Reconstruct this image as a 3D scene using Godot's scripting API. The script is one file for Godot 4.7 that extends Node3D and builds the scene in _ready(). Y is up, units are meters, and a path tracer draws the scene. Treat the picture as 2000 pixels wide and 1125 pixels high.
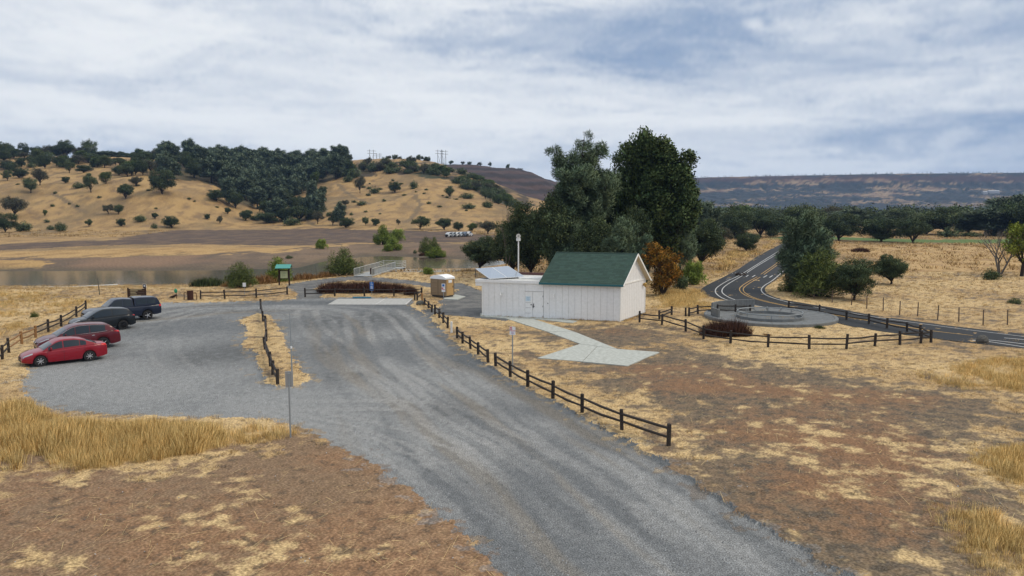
extends Node3D
# A gravel car park by a drawn-down lake among dry golden hills, seen from a drone. Units are metres, y up, north is -z.

# Lie of the land: bearings (x per metre of depth) and, line by line from near to far, how deep and how high each lies on them.
const FAN := [-0.9699, -0.7436, -0.5820, -0.4526, -0.3750, -0.3233, -0.2716, -0.2263, -0.1617, -0.0970, -0.0517, 0.0000, 0.0291, 0.0550, 0.1293, 0.2263, 0.3233, 0.4526, 0.5820, 0.7760, 1.0346]
const FAR := [[40, 40, 40, 40, 40, 40, 40, 40, 40, 40, 40, 40, 40, 40, 40, 40, 40, 40, 40, 40, 40],
	[82, 82, 82.89, 84.67, 85.73, 88.94, 93.65, 100.5, 108, 108, 108.2, 109, 109.45, 109.85, 110, 110, 110, 110, 110, 110, 110],
	[105.58, 105.58, 106.41, 108.06, 109.05, 112.81, 116.58, 125.57, 134.89, 137.48, 138.41, 140.27, 144.65, 148.54, 150, 150, 150, 150, 150, 150, 150],
	[118.51, 118.51, 119.16, 120.46, 121.24, 124.44, 128, 143.02, 153.45, 150.54, 149.53, 153.33, 159.7, 165.37, 167.5, 167.5, 167.5, 167.5, 167.5, 167.5, 167.5],
	[131.43, 131.43, 131.91, 132.86, 133.44, 136.06, 139.43, 160.47, 172.01, 163.61, 160.64, 166.39, 174.76, 182.21, 185, 185, 185, 185, 185, 185, 185],
	[140.43, 140.43, 140.91, 141.86, 142.44, 145.06, 148.43, 169.47, 181.01, 172.61, 169.64, 175.39, 183.76, 191.21, 194, 194, 194, 194, 194, 194, 194],
	[290, 290, 291.67, 295, 310, 320, 313.6, 308, 300, 300, 300, 300, 300, 300, 300, 300, 300, 300, 300, 300, 300],
	[385, 385, 385, 385, 385, 392.5, 400, 400, 400, 400, 400, 400, 400, 400, 400, 400, 400, 400, 400, 400, 400],
	[520, 520, 526.67, 540, 558, 570, 564.67, 560, 555, 550, 536, 520, 512.06, 505, 505, 505, 505, 505, 505, 505, 505],
	[700, 700, 700, 700, 700, 700, 700, 700, 700, 700, 672, 640, 653.5, 665.5, 700, 700, 700, 700, 700, 700, 700],
	[900, 900, 900, 900, 900, 900, 900, 900, 900, 900, 900, 900, 900, 900, 1100, 2000, 2000, 2000, 2000, 2000, 2000],
	[1150, 1150, 1150, 1150, 1150, 1150, 1150, 1150, 1150, 1150, 1150, 1150, 1150, 1150, 1500, 2300, 2300, 2300, 2300, 2300, 2300],
	[1500, 1500, 1500, 1500, 1500, 1500, 1500, 1500, 1500, 1500, 1500, 1500, 1500, 1500, 2000, 2480, 2480, 2480, 2480, 2480, 2480],
	[1700, 1700, 1700, 1700, 1700, 1700, 1700, 1700, 1700, 1700, 1700, 1700, 1700, 1700, 2200, 2560, 2560, 2560, 2560, 2560, 2560],
	[4200, 4200, 4200, 4200, 4200, 4200, 4200, 4200, 4200, 4200, 4200, 4200, 4200, 4200, 4200, 4200, 4200, 4200, 4200, 4200, 4200]]
const HIGH := [[0, 0, 0, 0, 0, 0, 0, 0, 0, 0, 0, 0, 0, 0, 0, 0, 0, 0, 0, 0, 0],
	[0, 0, 0, 0, 0, 0, 0, 0, 0, 0, 0, 0, 0, 0, 0, 0, 0, 0, 0, 0, 0],
	[-1.5, -1.5, -1.5, -1.5, -1.5, -1.5, -1.5, -1.5, -1.5, -1.5, -1.5, -1.04, -0.52, -0.06, 0, 0, 0, 0, 0, 0, 0],
	[-2.1, -2.1, -2.1, -2.1, -2.1, -2.1, -2.1, -2.1, -2.1, -2.1, -2.1, -1.45, -0.73, -0.08, 0, 0, 0, 0, 0, 0, 0],
	[-1.5, -1.5, -1.5, -1.5, -1.5, -1.5, -1.5, -1.5, -1.5, -1.5, -1.5, -1.04, -0.52, -0.06, 0, 0, 0, 0, 0, 0, 0],
	[-1.05, -1.05, -1.05, -1.05, -1.05, -1.05, -1.05, -1.05, -1.05, -1.05, -1.05, -0.73, -0.36, -0.04, 0, 0, 0, 0, 0, 0, 0],
	[0, 0, 0, 0, 0, 0, 0, 0, 0, 0, 0, 0, 0, 0, 0, 0, 0, 0, 0, 0, 0],
	[20.99, 20.84, 20.74, 22.95, 16.31, 8.9, 9.4, 11.97, 13.76, 14.53, 12.99, 9.4, 7.63, 6.06, 0, 0, 0, 0, 0, 0, 0],
	[43.24, 43.24, 41, 40.09, 36.86, 35.27, 35.03, 38.38, 40.94, 38.91, 31.34, 19.4, 14.04, 9.4, -2, -2, -2, -2, -2, -2, -2],
	[38, 36.96, 36.22, 35.63, 35.27, 35.04, 34.8, 34.59, 34.3, 34, 22, 14, 9.76, 6, -5, -5, -5, -5, -5, -5, -5],
	[37.4, 42.07, 45.4, 48.07, 49.67, 50.74, 51.8, 52.74, 54.07, 55.4, 54.26, 50.83, 44.52, 34.76, 17.87, -4.74, -4.74, -4.74, -4.74, -4.74, -4.74],
	[61.6, 61.6, 61.6, 61.6, 61.6, 61.6, 61.6, 61.6, 61.6, 61.6, 54.84, 47.1, 42.75, 38.87, 25.76, 30.07, 30.75, 31.65, 32.56, 33.01, 33.01],
	[72.72, 72.72, 72.72, 72.72, 72.72, 72.72, 72.72, 72.72, 72.72, 72.72, 64.18, 54.4, 48.9, 44, 44.03, 61.86, 62.95, 64.42, 65.88, 66.61, 66.61],
	[78.99, 78.99, 78.99, 78.99, 78.99, 78.99, 78.99, 78.99, 78.99, 78.99, 71.89, 63.77, 59.2, 55.14, 68.59, 98.7, 104.41, 110.94, 114.2, 117.46, 117.46],
	[135.81, 135.81, 135.81, 135.81, 135.81, 135.81, 135.81, 135.81, 135.81, 135.81, 117.43, 96.41, 84.57, 74.05, 82.11, 117.03, 120.35, 124.76, 129.18, 135.81, 135.81]]

const CONCRETE := Color(0.42, 0.44, 0.41)
var taken := {}
var rng := RandomNumberGenerator.new()
var wide := FastNoiseLite.new()
var fine := FastNoiseLite.new()
var tex := {}
var mats := {}
var shapes := {}


# ---------------------------------------------------------------- mesh helper
class MB:
	var v := PackedVector3Array()
	var n := PackedVector3Array()
	var c := PackedColorArray()
	var col := Color.WHITE

	func put3(a: Vector3, b: Vector3, d: Vector3, na: Vector3, nb: Vector3, nd: Vector3) -> void:   # counter-clockwise seen from outside
		v.push_back(a); v.push_back(d); v.push_back(b)
		n.push_back(na); n.push_back(nd); n.push_back(nb)
		c.push_back(col); c.push_back(col); c.push_back(col)

	func tri(a: Vector3, b: Vector3, d: Vector3) -> void:
		var m := (b - a).cross(d - a)
		if m.length_squared() < 1e-14:
			return
		m = m.normalized()
		put3(a, b, d, m, m, m)

	func quad(a: Vector3, b: Vector3, d: Vector3, e: Vector3) -> void:
		tri(a, b, d)
		tri(a, d, e)

	func out3(a: Vector3, b: Vector3, d: Vector3, mid: Vector3) -> void:
		if (b - a).cross(d - a).dot((a + b + d) / 3.0 - mid) < 0.0:
			tri(a, d, b)
		else:
			tri(a, b, d)

	func out4(a: Vector3, b: Vector3, d: Vector3, e: Vector3, mid: Vector3) -> void:
		out3(a, b, d, mid)
		out3(a, d, e, mid)

	func box(t: Transform3D, s: Vector3, bev := 0.0) -> void:
		var h := s / 2.0
		var mid := t.origin
		var q := func(x: float, y: float, z: float) -> Vector3: return t * Vector3(x, y, z)
		for ax in 3:
			var u := (ax + 1) % 3
			var w := (ax + 2) % 3
			for sg in [-1.0, 1.0]:
				var p := []
				for k in [[-1.0, -1.0], [1.0, -1.0], [1.0, 1.0], [-1.0, 1.0]]:
					var r := Vector3.ZERO
					r[ax] = h[ax] * sg
					r[u] = (h[u] - bev) * k[0]
					r[w] = (h[w] - bev) * k[1]
					p.append(t * r)
				out4(p[0], p[1], p[2], p[3], mid)
		if bev <= 0.0:
			return
		for ax in 3:
			var u := (ax + 1) % 3
			var w := (ax + 2) % 3
			for su in [-1.0, 1.0]:
				for sw in [-1.0, 1.0]:
					var p := []
					for k in [[-1.0, 0], [1.0, 0], [1.0, 1], [-1.0, 1]]:
						var r := Vector3.ZERO
						r[ax] = (h[ax] - bev) * k[0]
						r[u] = (h[u] - (bev if k[1] == 0 else 0.0)) * su
						r[w] = (h[w] - (0.0 if k[1] == 0 else bev)) * sw
						p.append(t * r)
					out4(p[0], p[1], p[2], p[3], mid)
		for sx in [-1.0, 1.0]:
			for sy in [-1.0, 1.0]:
				for sz in [-1.0, 1.0]:
					out3(q.call((h.x - bev) * sx, (h.y - bev) * sy, h.z * sz), q.call((h.x - bev) * sx, h.y * sy, (h.z - bev) * sz), q.call(h.x * sx, (h.y - bev) * sy, (h.z - bev) * sz), mid)

	func at(p: Vector3, s: Vector3, bev := 0.0, turn := 0.0) -> void:
		box(Transform3D(Basis(Vector3.UP, turn), p), s, bev)

	func bar(a: Vector3, b: Vector3, w: float, h: float, bev := 0.0) -> void:   # a box from a to b
		var d := b - a
		var z := d.normalized()
		var x := Vector3.UP.cross(z)
		if x.length() < 0.01:
			x = Vector3.RIGHT
		x = x.normalized()
		box(Transform3D(Basis(x, z.cross(x), z), (a + b) / 2.0), Vector3(w, h, d.length()), bev)

	func tube(a: Vector3, b: Vector3, ra: float, rb: float, k := 8, caps := true) -> void:
		var z := (b - a).normalized()
		var x := z.cross(Vector3.UP if absf(z.y) < 0.9 else Vector3.RIGHT).normalized()
		var y := z.cross(x)
		for i in k:
			var p := TAU * i / k
			var q := TAU * (i + 1) / k
			var u := x * cos(p) + y * sin(p)
			var w := x * cos(q) + y * sin(q)
			put3(a + u * ra, a + w * ra, b + w * rb, u, w, w)
			if rb > 0.0:
				put3(a + u * ra, b + w * rb, b + u * rb, u, w, u)
			if caps:
				tri(a, a + w * ra, a + u * ra)
				if rb > 0.0:
					tri(b, b + u * rb, b + w * rb)

	func pipe(pts: Array, r: float, k := 8) -> void:
		for i in pts.size() - 1:
			tube(pts[i], pts[i + 1], r, r, k)

	func lathe(t: Transform3D, prof: Array, k := 16) -> void:   # profile of Vector2(radius, height), bottom to top
		for j in prof.size() - 1:
			var a: Vector2 = prof[j]
			var b: Vector2 = prof[j + 1]
			var e := b - a
			for i in k:
				var p := TAU * i / k
				var q := TAU * (i + 1) / k
				var f := func(r: Vector2, an: float) -> Vector3: return t * Vector3(r.x * cos(an), r.y, r.x * sin(an))
				var g := func(an: float) -> Vector3: return (t.basis * Vector3(e.y * cos(an), -e.x, e.y * sin(an))).normalized()
				var np: Vector3 = g.call(p)
				var nq: Vector3 = g.call(q)
				if b.x > 0.0:
					put3(f.call(a, p), f.call(b, p), f.call(b, q), np, np, nq)
				if a.x > 0.0:
					put3(f.call(a, p), f.call(b, q), f.call(a, q), np, nq, nq)

	func disc(t: Transform3D, r: float, k := 16) -> void:   # in the xz plane, facing +y
		for i in k:
			var p := TAU * i / k
			var q := TAU * (i + 1) / k
			tri(t.origin, t * Vector3(r * cos(q), 0, r * sin(q)), t * Vector3(r * cos(p), 0, r * sin(p)))

	func prism(poly: Array, y0: float, y1: float) -> void:   # plan outline of Vector2(x, z), upright
		var f := PackedVector2Array(poly)
		var ids := Geometry2D.triangulate_polygon(f)
		var cw := Geometry2D.is_polygon_clockwise(f)
		for i in range(0, ids.size(), 3):
			var a := f[ids[i]]
			var b := f[ids[i + 1]]
			var d := f[ids[i + 2]]
			if (b - a).cross(d - a) > 0.0:
				var s := b
				b = d
				d = s
			tri(Vector3(a.x, y1, a.y), Vector3(b.x, y1, b.y), Vector3(d.x, y1, d.y))
		for i in f.size():
			var a := f[i]
			var b := f[(i + 1) % f.size()]
			if cw:
				var s := a
				a = b
				b = s
			quad(Vector3(a.x, y0, a.y), Vector3(a.x, y1, a.y), Vector3(b.x, y1, b.y), Vector3(b.x, y0, b.y))

	func done() -> ArrayMesh:
		var arr := []
		arr.resize(Mesh.ARRAY_MAX)
		arr[Mesh.ARRAY_VERTEX] = v
		arr[Mesh.ARRAY_NORMAL] = n
		arr[Mesh.ARRAY_COLOR] = c
		var m := ArrayMesh.new()
		if v.size():
			m.add_surface_from_arrays(Mesh.PRIMITIVE_TRIANGLES, arr)
		return m


# ---------------------------------------------------------------- objects
func numbered(called: String) -> String:
	taken[called] = taken.get(called, -1) + 1
	return called if taken[called] == 0 else "%s_%03d" % [called, taken[called]]


func tag(o: Node3D, label: String, category := "", group := "", kind := "") -> Node3D:
	o.set_meta("label", label)
	if category:
		o.set_meta("category", category)
	if group:
		o.set_meta("group", group)
	if kind:
		o.set_meta("kind", kind)
	return o


func thing(called: String, label: String, category: String, where := Vector3.ZERO, turn := 0.0, group := "") -> Node3D:
	var o := Node3D.new()
	o.name = numbered(called)
	add_child(o, true)
	o.position = where
	o.rotation.y = turn
	tag(o, label, category, group)
	return o


func part(parent: Node3D, called: String, shape, m: Material) -> MeshInstance3D:
	var o := MeshInstance3D.new()
	o.name = called
	o.mesh = shape.done() if shape is MB else shape
	o.material_override = m
	parent.add_child(o, true)
	return o


func struct(called: String, shape, m: Material, label := "", kind := "structure") -> MeshInstance3D:
	var o := part(self, numbered(called), shape, m)
	o.set_meta("kind", kind)
	if label:
		o.set_meta("label", label)
	return o


func single(called: String, shape, m: Material, label: String, category: String, where := Vector3.ZERO, turn := 0.0, group := "") -> MeshInstance3D:
	var o := part(self, numbered(called), shape, m)
	o.position = where
	o.rotation.y = turn
	tag(o, label, category, group)
	return o


func copy(src: Node3D, label: String, where: Vector3, turn := 0.0, size := 1.0, group := "") -> Node3D:
	var o := src.duplicate() as Node3D
	o.name = numbered(stem_of(src.name))
	add_child(o, true)
	o.position = where
	o.rotation.y = turn
	o.scale = Vector3.ONE * size
	o.set_meta("label", label)
	if group:
		o.set_meta("group", group)
	elif o.has_meta("group"):
		o.remove_meta("group")
	return o


func stem_of(s: String) -> String:
	var k := s.rfind("_")
	return s.left(k) if k > 0 and s.substr(k + 1).is_valid_int() else s


# ---------------------------------------------------------------- textures and materials
func noise_tex(key: String, size: int, freq: float, oct: int, lo: Color, hi: Color, mid := 0.5, normal := false, bump := 4.0, kind := FastNoiseLite.TYPE_SIMPLEX_SMOOTH) -> NoiseTexture2D:
	if tex.has(key):
		return tex[key]
	var f := FastNoiseLite.new()
	f.seed = hash(key) % 9999
	f.noise_type = kind
	f.frequency = freq
	f.fractal_octaves = oct
	f.fractal_gain = 0.6
	var t := NoiseTexture2D.new()
	t.width = size
	t.height = size
	t.seamless = true
	t.generate_mipmaps = false
	t.noise = f
	if normal:
		t.as_normal_map = true
		t.bump_strength = bump
	else:
		var g := Gradient.new()
		g.set_color(0, lo)
		g.set_color(1, hi)
		g.set_offset(0, maxf(mid - 0.35, 0.0))
		g.set_offset(1, minf(mid + 0.35, 1.0))
		t.color_ramp = g
	tex[key] = t
	return t


func lin(r: float, g: float, b: float) -> Color:
	return Color(r, g, b).linear_to_srgb()


func mat(key: String, colour: Color, rough := 0.8, metal := 0.0, grain := "", grain_scale := 1.0, relief := 0.0) -> StandardMaterial3D:
	if mats.has(key):
		return mats[key]
	var m := StandardMaterial3D.new()
	m.resource_name = key
	m.albedo_color = colour.linear_to_srgb()
	m.roughness = rough
	m.metallic = metal
	m.metallic_specular = 0.4
	m.vertex_color_use_as_albedo = true
	if grain:
		m.albedo_texture = tex[grain]
		m.uv1_triplanar = true
		m.uv1_world_triplanar = true
		m.uv1_scale = Vector3.ONE * grain_scale
		if relief > 0.0:
			m.heightmap_enabled = true
			m.heightmap_texture = tex[grain]
			m.heightmap_scale = relief
	mats[key] = m
	return m


# ---------------------------------------------------------------- lie of the land
func bend(row: Array, j: int, t: float) -> float:
	var a: float = row[maxi(j - 1, 0)]
	var b: float = row[j]
	var d: float = row[mini(j + 1, row.size() - 1)]
	var e: float = row[mini(j + 2, row.size() - 1)]
	var m := 0.5 * (2.0 * b + (d - a) * t + (2.0 * a - 5.0 * b + 4.0 * d - e) * t * t + (3.0 * b - a - 3.0 * d + e) * t * t * t)
	return 0.5 * m + 0.5 * (b + (d - b) * t)


func bearing(t: float) -> Array:
	t = clampf(t, FAN[0], FAN[-1] - 1e-5)
	var j := 0
	while j < FAN.size() - 2 and FAN[j + 1] <= t:
		j += 1
	var u: float = (t - FAN[j]) / (FAN[j + 1] - FAN[j])
	var d := PackedFloat32Array()
	var h := PackedFloat32Array()
	for k in FAR.size():
		d.append(bend(FAR[k], j, u))
		h.append(bend(HIGH[k], j, u))
	var m := PackedFloat32Array()
	m.resize(d.size())
	for k in range(1, d.size() - 1):
		var s0 := (h[k] - h[k - 1]) / (d[k] - d[k - 1])
		var s1 := (h[k + 1] - h[k]) / (d[k + 1] - d[k])
		m[k] = 0.0 if s0 * s1 <= 0.0 else 2.0 * s0 * s1 / (s0 + s1)
	return [d, h, m]


func height_on(b: Array, deep: float) -> float:
	var d: PackedFloat32Array = b[0]
	var h: PackedFloat32Array = b[1]
	if deep <= d[0]:
		return h[0]
	var last := d.size() - 1
	if deep >= d[last]:
		return h[last]
	var k := 0
	while d[k + 1] <= deep:
		k += 1
	var m: PackedFloat32Array = b[2]
	var w := d[k + 1] - d[k]
	var t := (deep - d[k]) / w
	var t2 := t * t
	var t3 := t2 * t
	return h[k] * (2.0 * t3 - 3.0 * t2 + 1.0) + m[k] * w * (t3 - 2.0 * t2 + t) + h[k + 1] * (3.0 * t2 - 2.0 * t3) + m[k + 1] * w * (t3 - t2)


func rough_at(x: float, z: float, h: float) -> float:   # gullies and lumps on the hills
	var up := clampf((h - 1.5) / 14.0, 0.0, 1.0) if z < -280.0 else 0.0
	if up <= 0.0:
		return 0.0
	var far := clampf((-z - 700.0) / 1500.0, 0.0, 1.0)
	var face := far * smoothstep(98.0, 72.0, h)
	return up * (wide.get_noise_2d(x * 1.6, z * 1.1) * (2.2 - 1.6 * far + 10.0 * face) + fine.get_noise_2d(x * 0.12, z * 0.12) * (0.5 - 0.1 * far + 1.5 * face))


func land(x: float, z: float) -> float:
	if z > -41.0:
		return 0.0
	var h := height_on(bearing(x / -z), -z)
	return h + rough_at(x, z, h)


func on_land(p: Vector2) -> Vector3:
	return Vector3(p.x, land(p.x, p.y), p.y)



func _ready() -> void:
	# ------------------------------------------------ camera
	var cam := Camera3D.new()
	cam.name = "camera"
	add_child(cam)
	cam.position = Vector3(0, 9.4, 0)
	cam.rotation_degrees = Vector3(-5.95, 0, 0)
	cam.fov = 40.13
	cam.far = 9000.0
	cam.current = true
	# ------------------------------------------------ sky, exposure, air
	wide.seed = 11
	wide.frequency = 0.012
	wide.fractal_octaves = 4
	fine.seed = 23
	fine.frequency = 0.5
	fine.fractal_octaves = 5
	fine.fractal_gain = 0.6
	rng.seed = 77
	grit.seed = 41
	grit.frequency = 2.6
	grit.fractal_octaves = 4
	grit.fractal_gain = 0.75
	var env := Environment.new()
	env.background_mode = Environment.BG_SKY
	var sky := Sky.new()
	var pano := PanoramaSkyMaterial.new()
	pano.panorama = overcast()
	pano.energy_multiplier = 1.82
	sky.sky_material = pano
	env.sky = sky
	env.ambient_light_source = Environment.AMBIENT_SOURCE_SKY
	env.tonemap_mode = Environment.TONE_MAPPER_LINEAR
	env.tonemap_exposure = 1.12
	env.sdfgi_enabled = true
	env.ssao_enabled = true
	env.ssil_enabled = true
	env.fog_enabled = true
	env.fog_density = 0.0001
	env.fog_light_color = Color(0.62, 0.78, 1.0)
	var around := WorldEnvironment.new()
	around.name = "world_environment"
	around.environment = env
	add_child(around)
	# ------------------------------------------------ sun behind thin cloud
	var sun := DirectionalLight3D.new()
	sun.name = "sun"
	sun.light_energy = 0.5
	sun.light_color = Color(1.0, 0.93, 0.82)
	sun.light_angular_distance = 18.0
	sun.shadow_enabled = true
	sun.rotation_degrees = Vector3(-46, 84, 0)
	add_child(sun)
	# ------------------------------------------------ the rest
	textures()
	wear()
	ground()
	hills()
	water()
	road()
	slabs()
	building()
	toilet()
	basin()
	fences()
	cars()
	props()
	plants()
	grass()
	far_woods()


const CLOUDS := [   # bearing, elevation, half width, half height, how bright or dark
	[-0.06, 0.17, 0.3, 0.04, -0.5], [-0.5, 0.135, 0.3, 0.025, -0.45], [-0.28, 0.17, 0.16, 0.03, -0.3], [0.3, 0.25, 0.25, 0.025, -0.45], [0.28, 0.085, 0.24, 0.035, -0.45], [0.52, 0.15, 0.14, 0.03, -0.3], [-0.33, 0.112, 0.15, 0.016, -0.35],
	[-0.5, 0.225, 0.3, 0.035, 0.45], [-0.1, 0.24, 0.3, 0.025, 0.4], [-0.16, 0.1, 0.28, 0.022, 0.45], [0.16, 0.135, 0.3, 0.018, 0.5], [0.42, 0.075, 0.12, 0.016, 0.4], [0.5, 0.205, 0.18, 0.035, 0.4], [-0.52, 0.085, 0.2, 0.018, 0.3]]


func overcast() -> ImageTexture:
	var a := FastNoiseLite.new()
	a.seed = 5
	a.frequency = 0.7
	a.fractal_octaves = 6
	a.fractal_gain = 0.5
	a.domain_warp_enabled = true
	a.domain_warp_amplitude = 0.5
	a.domain_warp_frequency = 1.5
	var b := FastNoiseLite.new()
	b.seed = 91
	b.frequency = 4.0
	b.fractal_octaves = 5
	b.fractal_gain = 0.6
	var w := 2048
	var h := 1024
	var data := PackedByteArray()
	data.resize(w * h * 3)
	var dark := Color(0.53, 0.62, 0.745).srgb_to_linear()
	var bright := Color(0.91, 0.925, 0.94).srgb_to_linear()
	var blue := Color(0.5, 0.645, 0.83).srgb_to_linear()
	var pale := Color(0.73, 0.80, 0.885).srgb_to_linear()
	for y in h:
		var el := (0.5 - (y + 0.5) / h) * PI
		var s := sin(el)
		var c := cos(el)
		var lift := log(maxf(s, 0.0) + 0.1) * 2.0
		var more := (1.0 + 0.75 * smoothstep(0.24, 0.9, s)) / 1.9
		var o := y * w * 3
		for x in w:
			var col := Color(0.12, 0.11, 0.09)
			if el > -0.03:
				var az := TAU * (x + 0.5) / w
				var dx := c * cos(az)
				var dz := c * sin(az)
				var tilt := dx * 0.5 + dz * 0.1
				var n := a.get_noise_3d(dx * 1.7, lift * 1.1 + tilt, dz * 1.7)
				var m := b.get_noise_3d(dx * 1.6, lift * 1.5 + tilt * 1.5, dz * 1.6)
				var v := n * 0.75 + m * 0.15 + 0.1
				if dz < 0.0 and s < 0.4:
					var u := atan2(dx, -dz) + m * 0.05
					var e := el + n * 0.02 + m * 0.012 - u * 0.012
					for k in CLOUDS:
						var r: float = pow((u - k[0]) / k[2], 2.0) + pow((e - k[1]) / k[3], 2.0)
						if r < 6.0:
							v += k[4] * 2.0 * exp(-r)
				var t := smoothstep(-0.42, 0.44, v)
				col = dark.lerp(bright, t)
				col = col.lerp(blue, smoothstep(0.45, 0.8, -v) * 0.55)
				col = col.lerp(pale, 0.55 * exp(-maxf(s, 0.0) * 18.0))
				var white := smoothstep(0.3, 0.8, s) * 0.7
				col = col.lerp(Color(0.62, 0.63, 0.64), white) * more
			col = col.linear_to_srgb()
			data[o] = int(clampf(col.r, 0, 1) * 255.0)
			data[o + 1] = int(clampf(col.g, 0, 1) * 255.0)
			data[o + 2] = int(clampf(col.b, 0, 1) * 255.0)
			o += 3
	return ImageTexture.create_from_image(Image.create_from_data(w, h, false, Image.FORMAT_RGB8, data))


func textures() -> void:
	var k := Color(1, 1, 1)
	noise_tex("soil_grain", 1024, 0.035, 6, Color(0.6, 0.58, 0.55), k)
	noise_tex("gravel_grain", 1024, 0.05, 6, Color(0.5, 0.5, 0.5), k)
	noise_tex("far_grain", 1024, 0.03, 5, Color(0.62, 0.58, 0.52), k)
	noise_tex("plaster", 512, 0.012, 4, Color(0.95, 0.95, 0.945), k)
	noise_tex("wood", 512, 0.03, 5, Color(0.55, 0.52, 0.5), k)
	noise_tex("concrete", 512, 0.012, 5, Color(0.86, 0.86, 0.85), k)


# ---------------------------------------------------------------- ground
const LOT := [Vector2(8.98, -18.33), Vector2(8.5, -19.26), Vector2(7.41, -21.96), Vector2(6.6, -24.56), Vector2(5.64, -28.11), Vector2(4.68, -30.56), Vector2(3.35, -33.61), Vector2(1.98, -37.43), Vector2(0, -41.68), Vector2(-1.85, -46.84), Vector2(-4.06, -53.62), Vector2(-5.76, -60.5), Vector2(-7.22, -66.77), Vector2(-9.55, -72.93), Vector2(-10.07, -78.98), Vector2(-15.75, -80.32), Vector2(-20.77, -79.42), Vector2(-22.48, -78.12), Vector2(-26.14, -76.86), Vector2(-29.84, -76.04), Vector2(-33.58, -76.04), Vector2(-35.77, -74.06), Vector2(-35.78, -68.7), Vector2(-33.75, -60.5), Vector2(-32.75, -55.74), Vector2(-30.39, -49.83), Vector2(-28.47, -45.62), Vector2(-25.21, -39.9), Vector2(-22.36, -36.26), Vector2(-19.88, -35.24), Vector2(-17.29, -34.71), Vector2(-13.7, -34.37), Vector2(-10.9, -34.2), Vector2(-9.23, -33.05), Vector2(-8.02, -31.68), Vector2(-7.04, -30.15), Vector2(-5.77, -28.82), Vector2(-4.31, -26.84), Vector2(-2.78, -24.34), Vector2(-1.66, -22.32), Vector2(-0.84, -20.6), Vector2(-0.26, -19.26), Vector2(0, -18.07), Vector2(0.66, -16.08), Vector2(9.91, -16.08)]
const ISLAND := [Vector2(-22.28, -68.7), Vector2(-20.56, -66.77), Vector2(-17.23, -58.03), Vector2(-15.14, -52.04), Vector2(-12.58, -45.62), Vector2(-11.06, -42.06), Vector2(-11.04, -40.71), Vector2(-11.79, -40.12), Vector2(-12.91, -40.83), Vector2(-14.65, -44.75), Vector2(-16.47, -49.83), Vector2(-18.28, -52.43), Vector2(-19.12, -55.74), Vector2(-20.65, -60.5), Vector2(-22.7, -64.35)]
const TRAIL := [Vector2(-21.83, -78.55), Vector2(-23.1, -84.59), Vector2(-25.55, -89.35), Vector2(-27, -94.04), Vector2(-25.72, -98.57), Vector2(-23.96, -102.07), Vector2(-21.23, -105.06), Vector2(-15.86, -101.35), Vector2(-12.13, -97.89), Vector2(-9.15, -93.43), Vector2(-8.14, -95.93), Vector2(-5.83, -94.04), Vector2(-3.06, -85.1), Vector2(-1.26, -76.86), Vector2(-1.08, -66.15), Vector2(0, -65.54), Vector2(-0.42, -63.77), Vector2(-2.58, -65.54), Vector2(-5.27, -67.08), Vector2(-6.72, -68.37), Vector2(-7.02, -66.15), Vector2(-8.25, -70.75), Vector2(-7.02, -71.46), Vector2(-6.43, -74.45), Vector2(-7.54, -76.86), Vector2(-6.27, -79.87), Vector2(-6.17, -88.25), Vector2(-8.07, -88.25), Vector2(-11.58, -93.43), Vector2(-15.75, -96.58), Vector2(-20.71, -99.25), Vector2(-22.71, -94.04), Vector2(-22.36, -88.25), Vector2(-20.46, -85.1), Vector2(-19.42, -78.55)]
const LOT_EDGE := [Vector2(9.24, -16.91), Vector2(8.5, -19.26), Vector2(7.41, -21.96), Vector2(6.6, -24.56), Vector2(5.64, -28.11), Vector2(4.68, -30.56), Vector2(3.35, -33.61), Vector2(1.98, -37.43), Vector2(0, -41.68), Vector2(-1.85, -46.84), Vector2(-4.06, -53.62), Vector2(-5.76, -60.5), Vector2(-7.22, -66.77), Vector2(-10.13, -73.68), Vector2(-15.08, -76.86), Vector2(-21.89, -76.04), Vector2(-29.08, -74.06), Vector2(-34.08, -69.37)]
var patches := [   # middle, half width, half depth, how bare, how red
	[Vector2(-10.37, -21.96), 9.0, 5.0, 0.75, 0.55], [Vector2(-3.5, -21.6), 5.0, 5.0, 0.8, 0.75], [Vector2(-13.71, -21.6), 5.0, 5.0, 0.3, 0.5], [Vector2(-6.8, -26.73), 4.0, 4.0, 0.6, 0.5], [Vector2(-1.32, -19.4), 3.0, 3.0, 0.8, 0.8],
	[Vector2(9.81, -45.04), 4.5, 5.0, 0.75, 0.35], [Vector2(12.12, -41.68), 5.0, 5.0, 0.85, 0.5], [Vector2(13.3, -35.79), 6.0, 6.0, 0.8, 0.5], [Vector2(12.01, -29.01), 4.5, 4.5, 0.72, 0.9], [Vector2(8.47, -25.24), 4.0, 4.0, 0.7, 0.1], [Vector2(9.18, -22.7), 4.0, 4.0, 0.6, 0.2],
	[Vector2(10.93, -23.91), 4.0, 4.0, 0.7, 0.4], [Vector2(8.67, -19.98), 4.0, 3.0, 0.75, 0.15], [Vector2(19, -36.73), 4.0, 3.5, 0.5, 0.5], [Vector2(0, -49.83), 3.0, 4.0, 0.3, 0.1], [Vector2(5.86, -55.74), 4.0, 3.5, 0.55, 0.2], [Vector2(9.33, -59.24), 4.0, 3.0, 0.5, 0.1],
	[Vector2(14.8, -28.4), 4.0, 4.0, 0.35, 0.3],
]


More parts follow.
